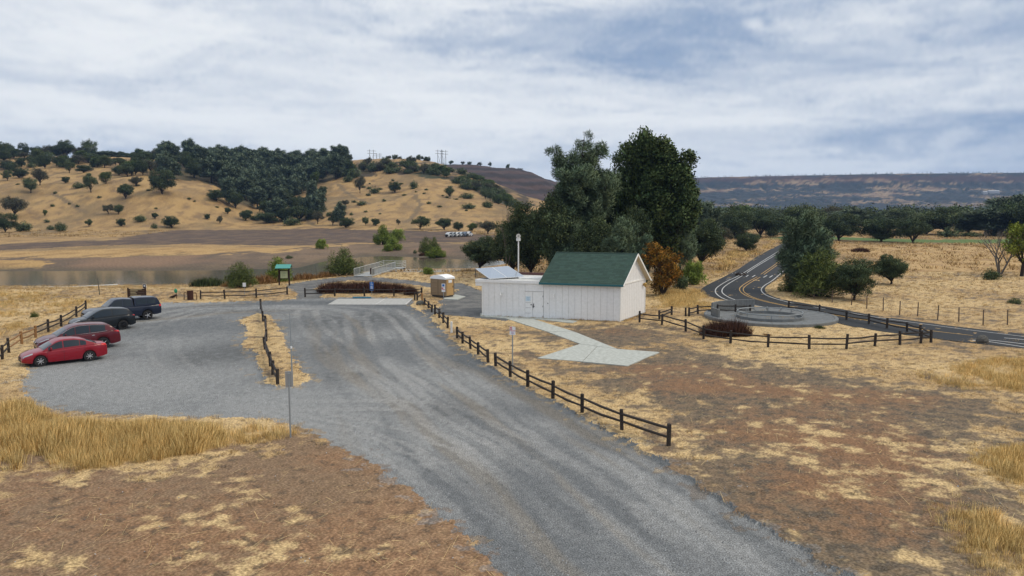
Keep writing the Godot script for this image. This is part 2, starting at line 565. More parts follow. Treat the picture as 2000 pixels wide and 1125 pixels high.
func near_bearings() -> PackedFloat32Array:
	var t := PackedFloat32Array([-4.0, -2.5, -1.8])
	for i in 60:
		t.append(-1.4 + 0.68 * i / 60.0)
	for i in 941:
		t.append(-0.72 + 1.44 * i / 940.0)
	for i in 60:
		t.append(0.72 + 0.68 * (i + 1) / 60.0)
	t.append_array(PackedFloat32Array([1.8, 2.5, 4.0]))
	return t


func inside(p: Vector2, poly: PackedVector2Array) -> bool:
	return Geometry2D.is_point_in_polygon(p, poly)


func along_edge(p: Vector2) -> Vector2:   # how far from the lot's edge and how far along it
	var best := 1e9
	var at := 0.0
	var run := 0.0
	for i in LOT_EDGE.size() - 1:
		var a: Vector2 = LOT_EDGE[i]
		var b: Vector2 = LOT_EDGE[i + 1]
		var ab := b - a
		var len := ab.length()
		var t := clampf((p - a).dot(ab) / (len * len), 0.0, 1.0)
		var d := p.distance_squared_to(a + ab * t)
		if d < best:
			best = d
			at = run + t * len
		run += len
	return Vector2(sqrt(best), at)


func mix3(a: Vector3, b: Vector3, t: float) -> Vector3:
	return a + (b - a) * t


func paint_gravel(x: float, z: float) -> Vector3:
	var e := along_edge(Vector2(x, z))
	var n := wide.get_noise_2d(x * 6.0 + 300.0, z * 6.0)
	var f := fine.get_noise_2d(x * 1.7, z * 1.7)
	var big := wide.get_noise_2d(x * 2.2 - 500.0, z * 2.2)
	var bend_ := n * 9.0 + big * 12.0
	var streak := wide.get_noise_2d(e.x * 42.0 + bend_, e.y * 4.0 + 900.0)
	var on_drive := smoothstep(13.0, 7.0, e.x)
	var v := n * 0.55 + f * 0.4 + big * 0.7 + streak * 0.85 * on_drive
	var c := mix3(Vector3(0.19, 0.205, 0.22), Vector3(0.335, 0.35, 0.36), smoothstep(-0.55, 0.5, v))
	c = mix3(c, Vector3(0.12, 0.135, 0.15), smoothstep(2.0, 0.2, e.x + n * 1.5) * 0.75)
	var tan_streak := smoothstep(0.14, 0.5, wide.get_noise_2d(e.x * 30.0 + 50.0 + bend_, e.y * 2.3))
	for k in OILY:
		var r: float = Vector2((x - k[0].x) / k[1], (z - k[0].y) / k[2]).length_squared()
		if r < 4.0:
			c = mix3(c, Vector3(0.11, 0.118, 0.125), clampf(exp(-r) * (0.6 + f * 1.2 + n), 0.0, 0.7))
	c = mix3(c, Vector3(0.33, 0.28, 0.21), tan_streak * 0.4 * on_drive)
	var tr := track_at(x, z) * (0.55 + n) * lerpf(0.35, 1.0, on_drive)
	c = mix3(c, Vector3(0.42, 0.425, 0.425), clampf(tr, 0.0, 0.75))
	c = mix3(c, Vector3(0.13, 0.138, 0.145), clampf(-tr, 0.0, 0.6))
	return c * (1.0 + 0.38 * grit.get_noise_2d(x, z))


const OILY := [[Vector2(-15.89, -63.77), 4.0, 4.0], [Vector2(-12.03, -65.54), 3.5, 5.0], [Vector2(-11.81, -49.83), 2.5, 4.0], [Vector2(-9.93, -42.96), 3.0, 1.8], [Vector2(-18.38, -49.83), 3.0, 4.0], [Vector2(-2.37, -35.79), 2.5, 2.0], [Vector2(-25.2, -68.7), 5.0, 3.0]]
var grit := FastNoiseLite.new()
var worn: Image
const TRACKS := [[Vector2(3.27, -19.26), Vector2(1.62, -24.12), Vector2(-0.79, -29.63), Vector2(-4.38, -36.73), Vector2(-7.73, -45.04), Vector2(-11.43, -58.03), Vector2(-13.63, -69.37)], [Vector2(5.88, -19.26), Vector2(4.33, -24.78), Vector2(1.69, -31.68), Vector2(-1.58, -39.9), Vector2(-4.92, -49.83), Vector2(-8.7, -63.2), Vector2(-11.17, -71.11)], [Vector2(1.96, -19.26), Vector2(0.16, -23.49), Vector2(-2.28, -28.4), Vector2(-5.06, -31.68), Vector2(-8.14, -34.03), Vector2(-12.67, -36.73), Vector2(-17.98, -38.78), Vector2(-23.77, -42.31)], [Vector2(4.58, -19.26), Vector2(2.92, -24.12), Vector2(0, -30.29), Vector2(-3.32, -35.79), Vector2(-6.82, -36.73), Vector2(-10.72, -36.73), Vector2(-15.31, -39.9), Vector2(-21.25, -48.13), Vector2(-26.61, -60.5), Vector2(-27, -71.11)], [Vector2(-17.01, -72.19), Vector2(-23.99, -73.3), Vector2(-29.15, -71.82), Vector2(-30.07, -65.54)], [Vector2(-2.26, -34.03), Vector2(-6.15, -42.31), Vector2(-10.5, -49.83), Vector2(-15.49, -60.5), Vector2(-18.62, -71.11)], [Vector2(7.32, -19.26), Vector2(5.91, -23.09), Vector2(3.87, -29.01), Vector2(1.42, -35.79), Vector2(-2.08, -45.04), Vector2(-4.76, -55.74)], [Vector2(0.65, -19.26), Vector2(-0.61, -22.7), Vector2(-2.51, -26.73), Vector2(-5.25, -30.29), Vector2(-8.94, -33.61), Vector2(-13.77, -35.79)]]


func wear() -> void:   # wheel tracks in plan, ten centimetres a pixel
	worn = Image.create(900, 800, false, Image.FORMAT_RF)
	for t in TRACKS:
		var line := curve_of(t, 60)
		for side in [-0.8, 0.8]:
			for i in line.size() - 1:
				var d: Vector2 = (line[i + 1] - line[i]).normalized()
				var p: Vector2 = line[i] + Vector2(-d.y, d.x) * (side + 0.25 * wide.get_noise_2d(i * 3.0, t[0].x * 9.0 + side))
				var steps := ceili(line[i].distance_to(line[i + 1]) / 0.12)
				for k in steps:
					var q: Vector2 = p + (line[i + 1] - line[i]) * k / steps
					var cx := (q.x + 45.0) * 10.0
					var cy := (-15.0 - q.y) * 10.0
					for ox in range(-7, 8):
						for oy in range(-1, 2):
							var off := Vector2(-d.y, d.x) * ox
							var ix := int(cx + off.x) + (oy if absf(d.x) > 0.5 else 0)
							var iy := int(cy + off.y) + (0 if absf(d.x) > 0.5 else oy)
							if ix < 0 or iy < 0 or ix >= 900 or iy >= 800:
								continue
							var v := 0.5 if absi(ox) < 3 else (0.2 if absi(ox) < 4 else -0.22)
							var was := worn.get_pixel(ix, iy).r
							worn.set_pixel(ix, iy, Color(clampf(maxf(was, v) if v > 0.0 else minf(was, v) if was <= 0.0 else was, -0.4, 0.8), 0, 0))


func track_at(x: float, z: float) -> float:
	var ix := int((x + 45.0) * 10.0)
	var iy := int((-15.0 - z) * 10.0)
	return worn.get_pixel(ix, iy).r if ix >= 0 and iy >= 0 and ix < 900 and iy < 800 else 0.0


func paint_soil(x: float, z: float) -> Vector3:
	var n := wide.get_noise_2d(x * 5.0, z * 5.0)
	var f := fine.get_noise_2d(x * 0.9, z * 0.9)
	var g := fine.get_noise_2d(x * 2.5 + 70.0, z * 2.5)
	var bare := 0.22
	var red := 0.15
	var w := 0.0
	for p in patches:
		var m: Vector2 = p[0]
		var dx: float = (x - m.x) / p[1]
		var dz: float = (z - m.y) / p[2]
		var r := dx * dx + dz * dz
		if r < 4.0:
			var k := exp(-r * 1.1)
			bare += k * p[3]
			red += k * p[4]
	bare = minf(bare, 0.8)
	var v := bare + f * 0.85 + n * 0.4 + g * 0.25
	var s := smoothstep(0.28, 0.68, v)
	var straw := mix3(Vector3(0.52, 0.385, 0.2), Vector3(0.38, 0.26, 0.125), smoothstep(-0.3, 0.4, n + g * 0.4))
	var rd := smoothstep(0.4, 1.15, minf(red, 0.75) + g * 0.5 + wide.get_noise_2d(x * 9.0 - 77.0, z * 9.0) * 0.7)
	var soil := mix3(mix3(Vector3(0.095, 0.078, 0.058), Vector3(0.2, 0.148, 0.095), smoothstep(-0.35, 0.35, g)), Vector3(0.24, 0.125, 0.06), rd * 0.7)
	var tan_dirt := smoothstep(-7.0, 3.0, x) * smoothstep(8.0, 3.0, x) * smoothstep(-34.0, -27.0, z) + smoothstep(-36.0, -30.0, z) * smoothstep(2.0, -4.0, x) * 0.6
	soil = mix3(soil, mix3(Vector3(0.34, 0.215, 0.12), Vector3(0.21, 0.125, 0.07), smoothstep(-0.3, 0.3, g)), clampf(tan_dirt, 0.0, 1.0) * 0.75)
	var c := mix3(straw, soil, s)
	c = mix3(c, Vector3(0.085, 0.07, 0.05), smoothstep(0.2, 0.45, g - f * 0.3) * 0.6)
	return c * (1.0 + 0.36 * grit.get_noise_2d(x * 1.0 + 30.0, z * 0.8))


func ground() -> void:
	var ts := near_bearings()
	var ds := PackedFloat32Array([8.0, 13.0, 16.0])
	var y := 1150.0
	while y > 536.0:
		var d := 9.4 / ((0.103659 + (y - 562.5) / 1540.0 * 0.994613) / (0.994613 - (y - 562.5) / 1540.0 * 0.103659))
		ds.append(d)
		y -= 1.7 if y > 700.0 else 1.4
	ds.append(112.0)
	var cols := ts.size()
	var rows := ds.size()
	var lot := PackedVector2Array(LOT)
	var isle := PackedVector2Array(ISLAND)
	var trail := PackedVector2Array(TRAIL)
	var pos := PackedVector3Array()
	var colr := PackedColorArray()
	var kind := PackedByteArray()
	pos.resize(cols * rows)
	colr.resize(cols * rows)
	kind.resize(cols * rows)
	for i in cols:
		var b := bearing(ts[i])
		for j in rows:
			var d := ds[j]
			var x := ts[i] * d
			var h := height_on(b, d)
			var wob := Vector2(fine.get_noise_2d(x * 1.3, d * 1.3), fine.get_noise_2d(x * 1.3 + 90.0, d * 1.3)) * 0.42
			var q := Vector2(x, -d) + wob + Vector2(grit.get_noise_2d(x, d), grit.get_noise_2d(x + 50.0, d)) * 0.22
			var k := 0
			var c: Vector3
			if d < 100.0 and inside(q, lot) and not inside(q, isle):
				k = 1
				c = paint_gravel(x, -d)
				var r := q + wob * 3.5
				if not inside(r, lot) or inside(r, isle):
					c = mix3(c, paint_soil(x, -d), 0.45)
			elif d > 60.0 and d < 110.0 and inside(q, trail):
				k = 2
				var n := fine.get_noise_2d(x, d)
				c = mix3(Vector3(0.14, 0.145, 0.15), Vector3(0.24, 0.24, 0.235), smoothstep(-0.4, 0.4, n))
			else:
				c = paint_soil(x, -d)
				if d < 90.0 and inside(q + wob * 4.0, lot) and not inside(q, isle):
					c = mix3(c, paint_gravel(x, -d) * 0.85, 0.4)
				h += 0.05 + 0.05 * fine.get_noise_2d(x * 0.8, d * 0.8) + (0.02 * wob.x)
			pos[i * rows + j] = Vector3(x, h, -d)
			colr[i * rows + j] = Color(c.x, c.y, c.z)
			kind[i * rows + j] = k
	var nor := grid_normals(pos, cols, rows)
	var soil_mat := mat("soil", Color(1.5, 1.5, 1.5), 0.95, 0.0, "soil_grain", 0.23, 2.2)
	var gravel_mat := mat("gravel", Color(1.25, 1.235, 1.2), 0.95, 0.0, "gravel_grain", 0.31, 3.0)
	struct("ground", grid_mesh(pos, nor, colr, kind, cols, rows, 0), soil_mat, "dry ground of straw and bare reddish soil")
	struct("gravel_road", grid_mesh(pos, nor, colr, kind, cols, rows, 1), gravel_mat, "grey gravel car park and the gravel drive into it")
	struct("footpath", grid_mesh(pos, nor, colr, kind, cols, rows, 2), gravel_mat, "dark grey footpath round the hedge to the white building")
	var back := MB.new()
	back.col = Color(0.3, 0.21, 0.11)
	back.quad(Vector3(-32, 0.0, -8), Vector3(-32, 0.0, 260), Vector3(32, 0.0, 260), Vector3(32, 0.0, -8))
	struct("field", back, soil_mat, "dry field behind the viewer")


func grid_normals(pos: PackedVector3Array, cols: int, rows: int) -> PackedVector3Array:
	var nor := PackedVector3Array()
	nor.resize(pos.size())
	for i in cols:
		var i0 := maxi(i - 1, 0) * rows
		var i1 := mini(i + 1, cols - 1) * rows
		for j in rows:
			var u := pos[i1 + j] - pos[i0 + j]
			var w := pos[i * rows + mini(j + 1, rows - 1)] - pos[i * rows + maxi(j - 1, 0)]
			nor[i * rows + j] = u.cross(w).normalized()
	return nor


func grid_mesh(pos: PackedVector3Array, nor: PackedVector3Array, colr: PackedColorArray, kind: PackedByteArray, cols: int, rows: int, want: int) -> ArrayMesh:
	var map := PackedInt32Array()
	map.resize(pos.size())
	map.fill(-1)
	var v := PackedVector3Array()
	var n := PackedVector3Array()
	var c := PackedColorArray()
	var ids := PackedInt32Array()
	for i in cols - 1:
		for j in rows - 1:
			var a := i * rows + j
			if kind[a] != want:
				continue
			for q in [a, a + 1, a + rows + 1, a + rows]:
				if map[q] < 0:
					map[q] = v.size()
					v.append(pos[q])
					n.append(nor[q])
					c.append(colr[q] if kind[q] == want else colr[a])
			var p0 := map[a]
			var p1 := map[a + 1]
			var p2 := map[a + rows + 1]
			var p3 := map[a + rows]
			ids.append(p0); ids.append(p1); ids.append(p2)
			ids.append(p0); ids.append(p2); ids.append(p3)
	var arr := []
	arr.resize(Mesh.ARRAY_MAX)
	arr[Mesh.ARRAY_VERTEX] = v
	arr[Mesh.ARRAY_NORMAL] = n
	arr[Mesh.ARRAY_COLOR] = c
	arr[Mesh.ARRAY_INDEX] = ids
	var m := ArrayMesh.new()
	m.add_surface_from_arrays(Mesh.PRIMITIVE_TRIANGLES, arr)
	return m


# ---------------------------------------------------------------- beyond the car park
const BURNT := [Vector2(-163.98, -194.26), Vector2(-132.26, -203.75), Vector2(-120.49, -232.17), Vector2(-127.41, -302.52), Vector2(-83.27, -321.38), Vector2(-18.8, -290.13), Vector2(-6.56, -253.04), Vector2(-14.21, -218.94), Vector2(-42.18, -216.65), Vector2(-57.07, -199.79), Vector2(-88.27, -209.22), Vector2(-100.98, -194.4), Vector2(-116.87, -179.89), Vector2(-150.33, -177.99)]
const LAKEBED := [Vector2(-130.67, -154.56), Vector2(-100.54, -154.6), Vector2(-81.88, -157.4), Vector2(-63.17, -161.94), Vector2(-51.68, -180.81), Vector2(-46.81, -206.01), Vector2(-33.79, -216.92), Vector2(-13.69, -210.97), Vector2(-5.07, -195.13), Vector2(-2.16, -165.92), Vector2(-3.98, -152.89), Vector2(-26.85, -137.39), Vector2(-57.62, -126.27), Vector2(-80.15, -122.91), Vector2(-102.59, -121)]
const SHORE_STRAW := [Vector2(-113.34, -174.43), Vector2(-90.56, -185.9), Vector2(-55.14, -192.98), Vector2(-49.87, -182.79), Vector2(-61.33, -171.59), Vector2(-73.61, -161.75), Vector2(-102.29, -157.3)]
const GREEN := [Vector2(78.24, -238.91), Vector2(94.51, -242.91), Vector2(105.01, -231.29), Vector2(114.56, -220.74), Vector2(134.49, -224.15), Vector2(155.05, -227.66), Vector2(134.1, -196.77), Vector2(116.52, -199.48), Vector2(95.84, -205.12), Vector2(85.92, -220.74), Vector2(73.03, -220.74)]
const WOODED := [Vector2(-174.79, -393.72), Vector2(-161.93, -419.28), Vector2(-132.9, -388.45), Vector2(-124.59, -385.66), Vector2(-115.91, -407.99), Vector2(-114.66, -444.71), Vector2(-104.05, -461.83), Vector2(-94.68, -474.85), Vector2(-96.74, -501.84), Vector2(-123.82, -535.41), Vector2(-151.9, -537.04), Vector2(-179.44, -536.88), Vector2(-194.01, -503.28), Vector2(-207.23, -460.94)]
const BURNT_BLUFF := [Vector2(-30.62, -501.32), Vector2(-20.38, -791.7), Vector2(0, -469.01), Vector2(18.31, -472.81), Vector2(57.48, -741.31), Vector2(67.21, -868.77), Vector2(43.15, -837.31), Vector2(21.59, -838.89), Vector2(0, -846.05), Vector2(-38.33, -852.14)]
const PALE_FIELD := [Vector2(79.97, -186.63), Vector2(133.28, -186.63), Vector2(43.68, -60.5), Vector2(36.85, -66.15), Vector2(33.41, -72.93), Vector2(38.28, -91.64)]
const BRUSHY := [Vector2(-114.43, -494.37), Vector2(-104.08, -522.74), Vector2(-78.99, -512.49), Vector2(-49.54, -514.13), Vector2(-54.17, -842.88), Vector2(-19.88, -772.16), Vector2(2.94, -455.72), Vector2(11.72, -403.2), Vector2(-3.96, -409.22), Vector2(-19.57, -433.83), Vector2(-35.04, -453.66), Vector2(-53.76, -464.35), Vector2(-78.75, -471.01), Vector2(-91.6, -459.09)]
const HILL_TRAILS := [[Vector2(-207.92, -360.28), Vector2(-190.02, -342.15), Vector2(-175.2, -328.46), Vector2(-162.1, -315)], [Vector2(-107.42, -377.68), Vector2(-90.12, -348.15), Vector2(-78.28, -322.28), Vector2(-66.11, -283.34), Vector2(-64.77, -226.88)], [Vector2(-48.87, -314.4), Vector2(-43.61, -336.98), Vector2(-42.99, -374), Vector2(-48.55, -396.13)], [Vector2(-98.17, -448.31), Vector2(-85.87, -416.11), Vector2(-68.62, -379.53)], [Vector2(-131.42, -307.37), Vector2(-101.54, -270.06), Vector2(-79.28, -254.72), Vector2(-70.15, -270.52)]]


func paint_far(x: float, z: float, h: float, slope: float) -> Vector3:
	var p := Vector2(x, z)
	var d := -z
	var n := wide.get_noise_2d(x * 1.5, z * 1.0)
	var f := fine.get_noise_2d(x * 0.25, z * 0.16)
	var q := p + Vector2(n * 16.0 + f * 4.0, f * 8.0)
	var gold := mix3(Vector3(0.43, 0.295, 0.132), Vector3(0.3, 0.2, 0.092), smoothstep(-0.25, 0.45, f + n * 0.5))
	var c := gold
	c = mix3(c, Vector3(0.2, 0.14, 0.085), smoothstep(0.12, 0.5, f * 0.9 - n * 0.35) * 0.8)
	c = mix3(c, Vector3(0.25, 0.18, 0.1), smoothstep(-0.05, 0.35, fine.get_noise_2d(x * 0.09 - 44.0, z * 0.05)) * 0.6)
	c = mix3(c, Vector3(0.15, 0.12, 0.07), smoothstep(0.1, 0.4, fine.get_noise_2d(x * 0.06, z * 0.025 + 60.0)) * 0.45)
	if d < 330.0:
		if inside(q, pale):
			c = mix3(Vector3(0.5, 0.35, 0.17), Vector3(0.36, 0.24, 0.115), smoothstep(-0.2, 0.4, f))
		if inside(q, lakebed):
			c = mix3(Vector3(0.2, 0.145, 0.095), Vector3(0.135, 0.1, 0.072), smoothstep(-0.3, 0.3, f + n))
			c = mix3(c, Vector3(0.3, 0.19, 0.12), smoothstep(0.2, 0.5, n) * 0.6)
		if inside(q, straw):
			c = mix3(Vector3(0.47, 0.32, 0.14), Vector3(0.34, 0.22, 0.09), smoothstep(-0.2, 0.4, f))
		if inside(q, shingle):
			c = mix3(Vector3(0.44, 0.44, 0.42), Vector3(0.25, 0.24, 0.22), smoothstep(-0.1, 0.35, fine.get_noise_2d(x * 0.6, z * 0.6)))
		if inside(q, near_straw):
			c = mix3(Vector3(0.45, 0.3, 0.12), Vector3(0.32, 0.21, 0.09), smoothstep(-0.2, 0.4, f))
		if inside(q, burnt):
			c = mix3(Vector3(0.095, 0.07, 0.055), Vector3(0.16, 0.11, 0.075), smoothstep(-0.2, 0.4, f))
		if h < -1.05 and inside(p, lakebed):
			c = mix3(c, Vector3(0.1, 0.085, 0.06), smoothstep(-1.0, -1.45, h) * 0.8)
		if inside(q, green):
			c = Vector3(0.1, 0.17, 0.045)
		return c
	if inside(q, wooded):
		return Vector3(0.1, 0.085, 0.045)
	if d < 640.0:
		for t in HILL_TRAILS:
			for i in t.size() - 1:
				if Geometry2D.get_closest_point_to_segment(p, t[i], t[i + 1]).distance_squared_to(p) < 1.4 + f:
					c = Vector3(0.2, 0.15, 0.09)
		if inside(q, brushy):
			c = mix3(c, mix3(Vector3(0.075, 0.06, 0.042), Vector3(0.05, 0.055, 0.03), smoothstep(-0.2, 0.3, n)), smoothstep(-0.35, 0.1, fine.get_noise_2d(x * 0.11, z * 0.07)))
		# rock ledges near the crest of the eastern hill
		var crag := smoothstep(0.12, 0.3, sin(h * 0.9 + n * 3.0) * 0.5 + f - 0.25) * smoothstep(30.0, 34.0, h + n * 3.0) * smoothstep(-150.0, -110.0, x)
		c = mix3(c, Vector3(0.075, 0.06, 0.05), crag * 0.85)
	if inside(q, bluff) or (d > 640.0 and d < 1300.0 and x > -80.0):
		var band := smoothstep(-0.2, 0.5, sin(h * 0.75 + n * 2.0) + f)
		return mix3(Vector3(0.035, 0.026, 0.025), Vector3(0.075, 0.05, 0.045), band)
	if d > 1300.0:
		var hh := h + n * 8.0
		var streaks := wide.get_noise_2d(x * 0.22, hh * 3.4 + 40.0) + fine.get_noise_2d(x * 0.03, h * 0.35) * 0.6
		var open_ := smoothstep(0.08, 0.42, streaks) * smoothstep(2.0, 14.0, h)
		var dry := mix3(Vector3(0.38, 0.29, 0.18), Vector3(0.17, 0.11, 0.08), smoothstep(-0.2, 0.4, fine.get_noise_2d(x * 0.04, h * 0.6)))
		c = mix3(mix3(Vector3(0.022, 0.034, 0.03), Vector3(0.045, 0.046, 0.04), smoothstep(-0.3, 0.3, f)), dry, open_ * 0.9)
		c = mix3(c, Vector3(0.12, 0.06, 0.045), smoothstep(82.0, 90.0, hh) * smoothstep(108.0, 102.0, hh) * 0.45)
	return c


var pale := PackedVector2Array(PALE_FIELD)
var lakebed := PackedVector2Array(LAKEBED)
var straw := PackedVector2Array(SHORE_STRAW)
var burnt := PackedVector2Array(BURNT)
var green := PackedVector2Array(GREEN)
var near_straw := PackedVector2Array([Vector2(-119.6, -153.25), Vector2(-98.87, -152), Vector2(-87.55, -149.54), Vector2(-79.5, -143.73), Vector2(-81.35, -137.31), Vector2(-87.3, -134.04), Vector2(-104.2, -133.32)])
var shingle := PackedVector2Array([Vector2(-16.85, -110.06), Vector2(-17.99, -131.5), Vector2(-12.85, -140.97), Vector2(-4.97, -127.31), Vector2(-4.8, -113.28), Vector2(-10.58, -108.23)])
var brushy := PackedVector2Array(BRUSHY)
var wooded := PackedVector2Array(WOODED)
var bluff := PackedVector2Array(BURNT_BLUFF)


func hills() -> void:
	var ts := PackedFloat32Array([-4.0, -2.5, -1.8])
	for i in 75:
		ts.append(-1.4 + 0.66 * i / 75.0)
	for i in 521:
		ts.append(-0.74 + 1.48 * i / 520.0)
	for i in 75:
		ts.append(0.74 + 0.66 * (i + 1) / 75.0)
	ts.append_array(PackedFloat32Array([1.8, 2.5, 4.0]))
	var ds := PackedFloat32Array()
	var d := 112.0
	while d < 4300.0:
		ds.append(d)
		if d < 300.0:
			d *= 1.006
		elif d < 600.0:
			d += 2.2
		elif d < 940.0:
			d += 6.0
		elif d < 2000.0:
			d += 60.0
		elif d < 2640.0:
			d += 7.0
		else:
			d += 250.0
	var cols := ts.size()
	var rows := ds.size()
	var pos := PackedVector3Array()
	var colr := PackedColorArray()
	var kind := PackedByteArray()
	pos.resize(cols * rows)
	colr.resize(cols * rows)
	kind.resize(cols * rows)
	for i in cols:
		var b := bearing(ts[i])
		for j in rows:
			var x := ts[i] * ds[j]
			var h := height_on(b, ds[j])
			var y := h + rough_at(x, -ds[j], h)
			pos[i * rows + j] = Vector3(x, y, -ds[j])
			var c := paint_far(x, -ds[j], y, 0.0)
			colr[i * rows + j] = Color(c.x, c.y, c.z)
	var nor := grid_normals(pos, cols, rows)
	struct("hills", grid_mesh(pos, nor, colr, kind, cols, rows, 0), mat("hill", Color(1.3, 1.3, 1.3), 0.95, 0.0, "far_grain", 0.06, 8.0), "dry golden hills, lake bed and the mesa beyond")


func water() -> void:
	var b := MB.new()
	b.col = Color.WHITE
	b.prism([Vector2(-107.69, -96.95), Vector2(-157.88, -142.66), Vector2(-92.87, -142.66), Vector2(-44.3, -179.38), Vector2(11.21, -191.69), Vector2(6.58, -111.99)], -1.9, -1.5)
	var m := StandardMaterial3D.new()
	m.resource_name = "pond_water"
	m.albedo_color = Color(0.14, 0.12, 0.085).linear_to_srgb()
	m.roughness = 0.07
	m.metallic_specular = 0.6
	var f := noise_tex("ripples", 512, 0.02, 4, Color.BLACK, Color.WHITE, 0.5, true, 1.2)
	m.normal_enabled = true
	m.normal_texture = f
	m.normal_scale = 0.12
	m.uv1_triplanar = true
	m.uv1_world_triplanar = true
	m.uv1_scale = Vector3(0.12, 0.12, 0.5)
	struct("water", b, m, "shallow brown pond")
	var pipe := MB.new()
	var run := curve_of([Vector2(-74.84, -102.34), Vector2(-67.45, -103.32), Vector2(-62.44, -103.98), Vector2(-58.24, -104.98), Vector2(-54.14, -107.75)], 5)
	for i in run.size() - 1:
		pipe.tube(Vector3(run[i].x, 0, run[i].y), Vector3(run[i + 1].x, 0, run[i + 1].y), 0.09, 0.09, 6)
	single("shore_pipe", pipe, mat("pale_pipe", Color(0.55, 0.56, 0.55), 0.6), "long pale pipe lying along the near shore of the pond", "pipe", Vector3(0, -1.36, 0))



# ---------------------------------------------------------------- road, slabs
func curve_of(pts: Array, per := 8) -> Array:   # a smooth line through plan points
	var out := []
	for i in pts.size() - 1:
		var a: Vector2 = pts[maxi(i - 1, 0)]
		var b: Vector2 = pts[i]
		var d: Vector2 = pts[i + 1]
		var e: Vector2 = pts[mini(i + 2, pts.size() - 1)]
		for k in per:
			out.append(b.cubic_interpolate(d, a, e, float(k) / per))
	out.append(pts[-1])
	return out


func ribbon(pts: Array, w: float, y: float, b: MB) -> void:
	var line := curve_of(pts, 6)
	var l := []
	var r := []
	for i in line.size():
		var t: Vector2 = (line[mini(i + 1, line.size() - 1)] - line[maxi(i - 1, 0)]).normalized()
		var s := Vector2(-t.y, t.x) * w / 2.0
		l.append(line[i] + s)
		r.append(line[i] - s)
	for i in line.size() - 1:
		var q := [l[i], r[i], r[i + 1], l[i + 1]]
		b.out4(Vector3(q[0].x, y, q[0].y), Vector3(q[1].x, y, q[1].y), Vector3(q[2].x, y, q[2].y), Vector3(q[3].x, y, q[3].y), Vector3(q[0].x, y - 1.0, q[0].y))


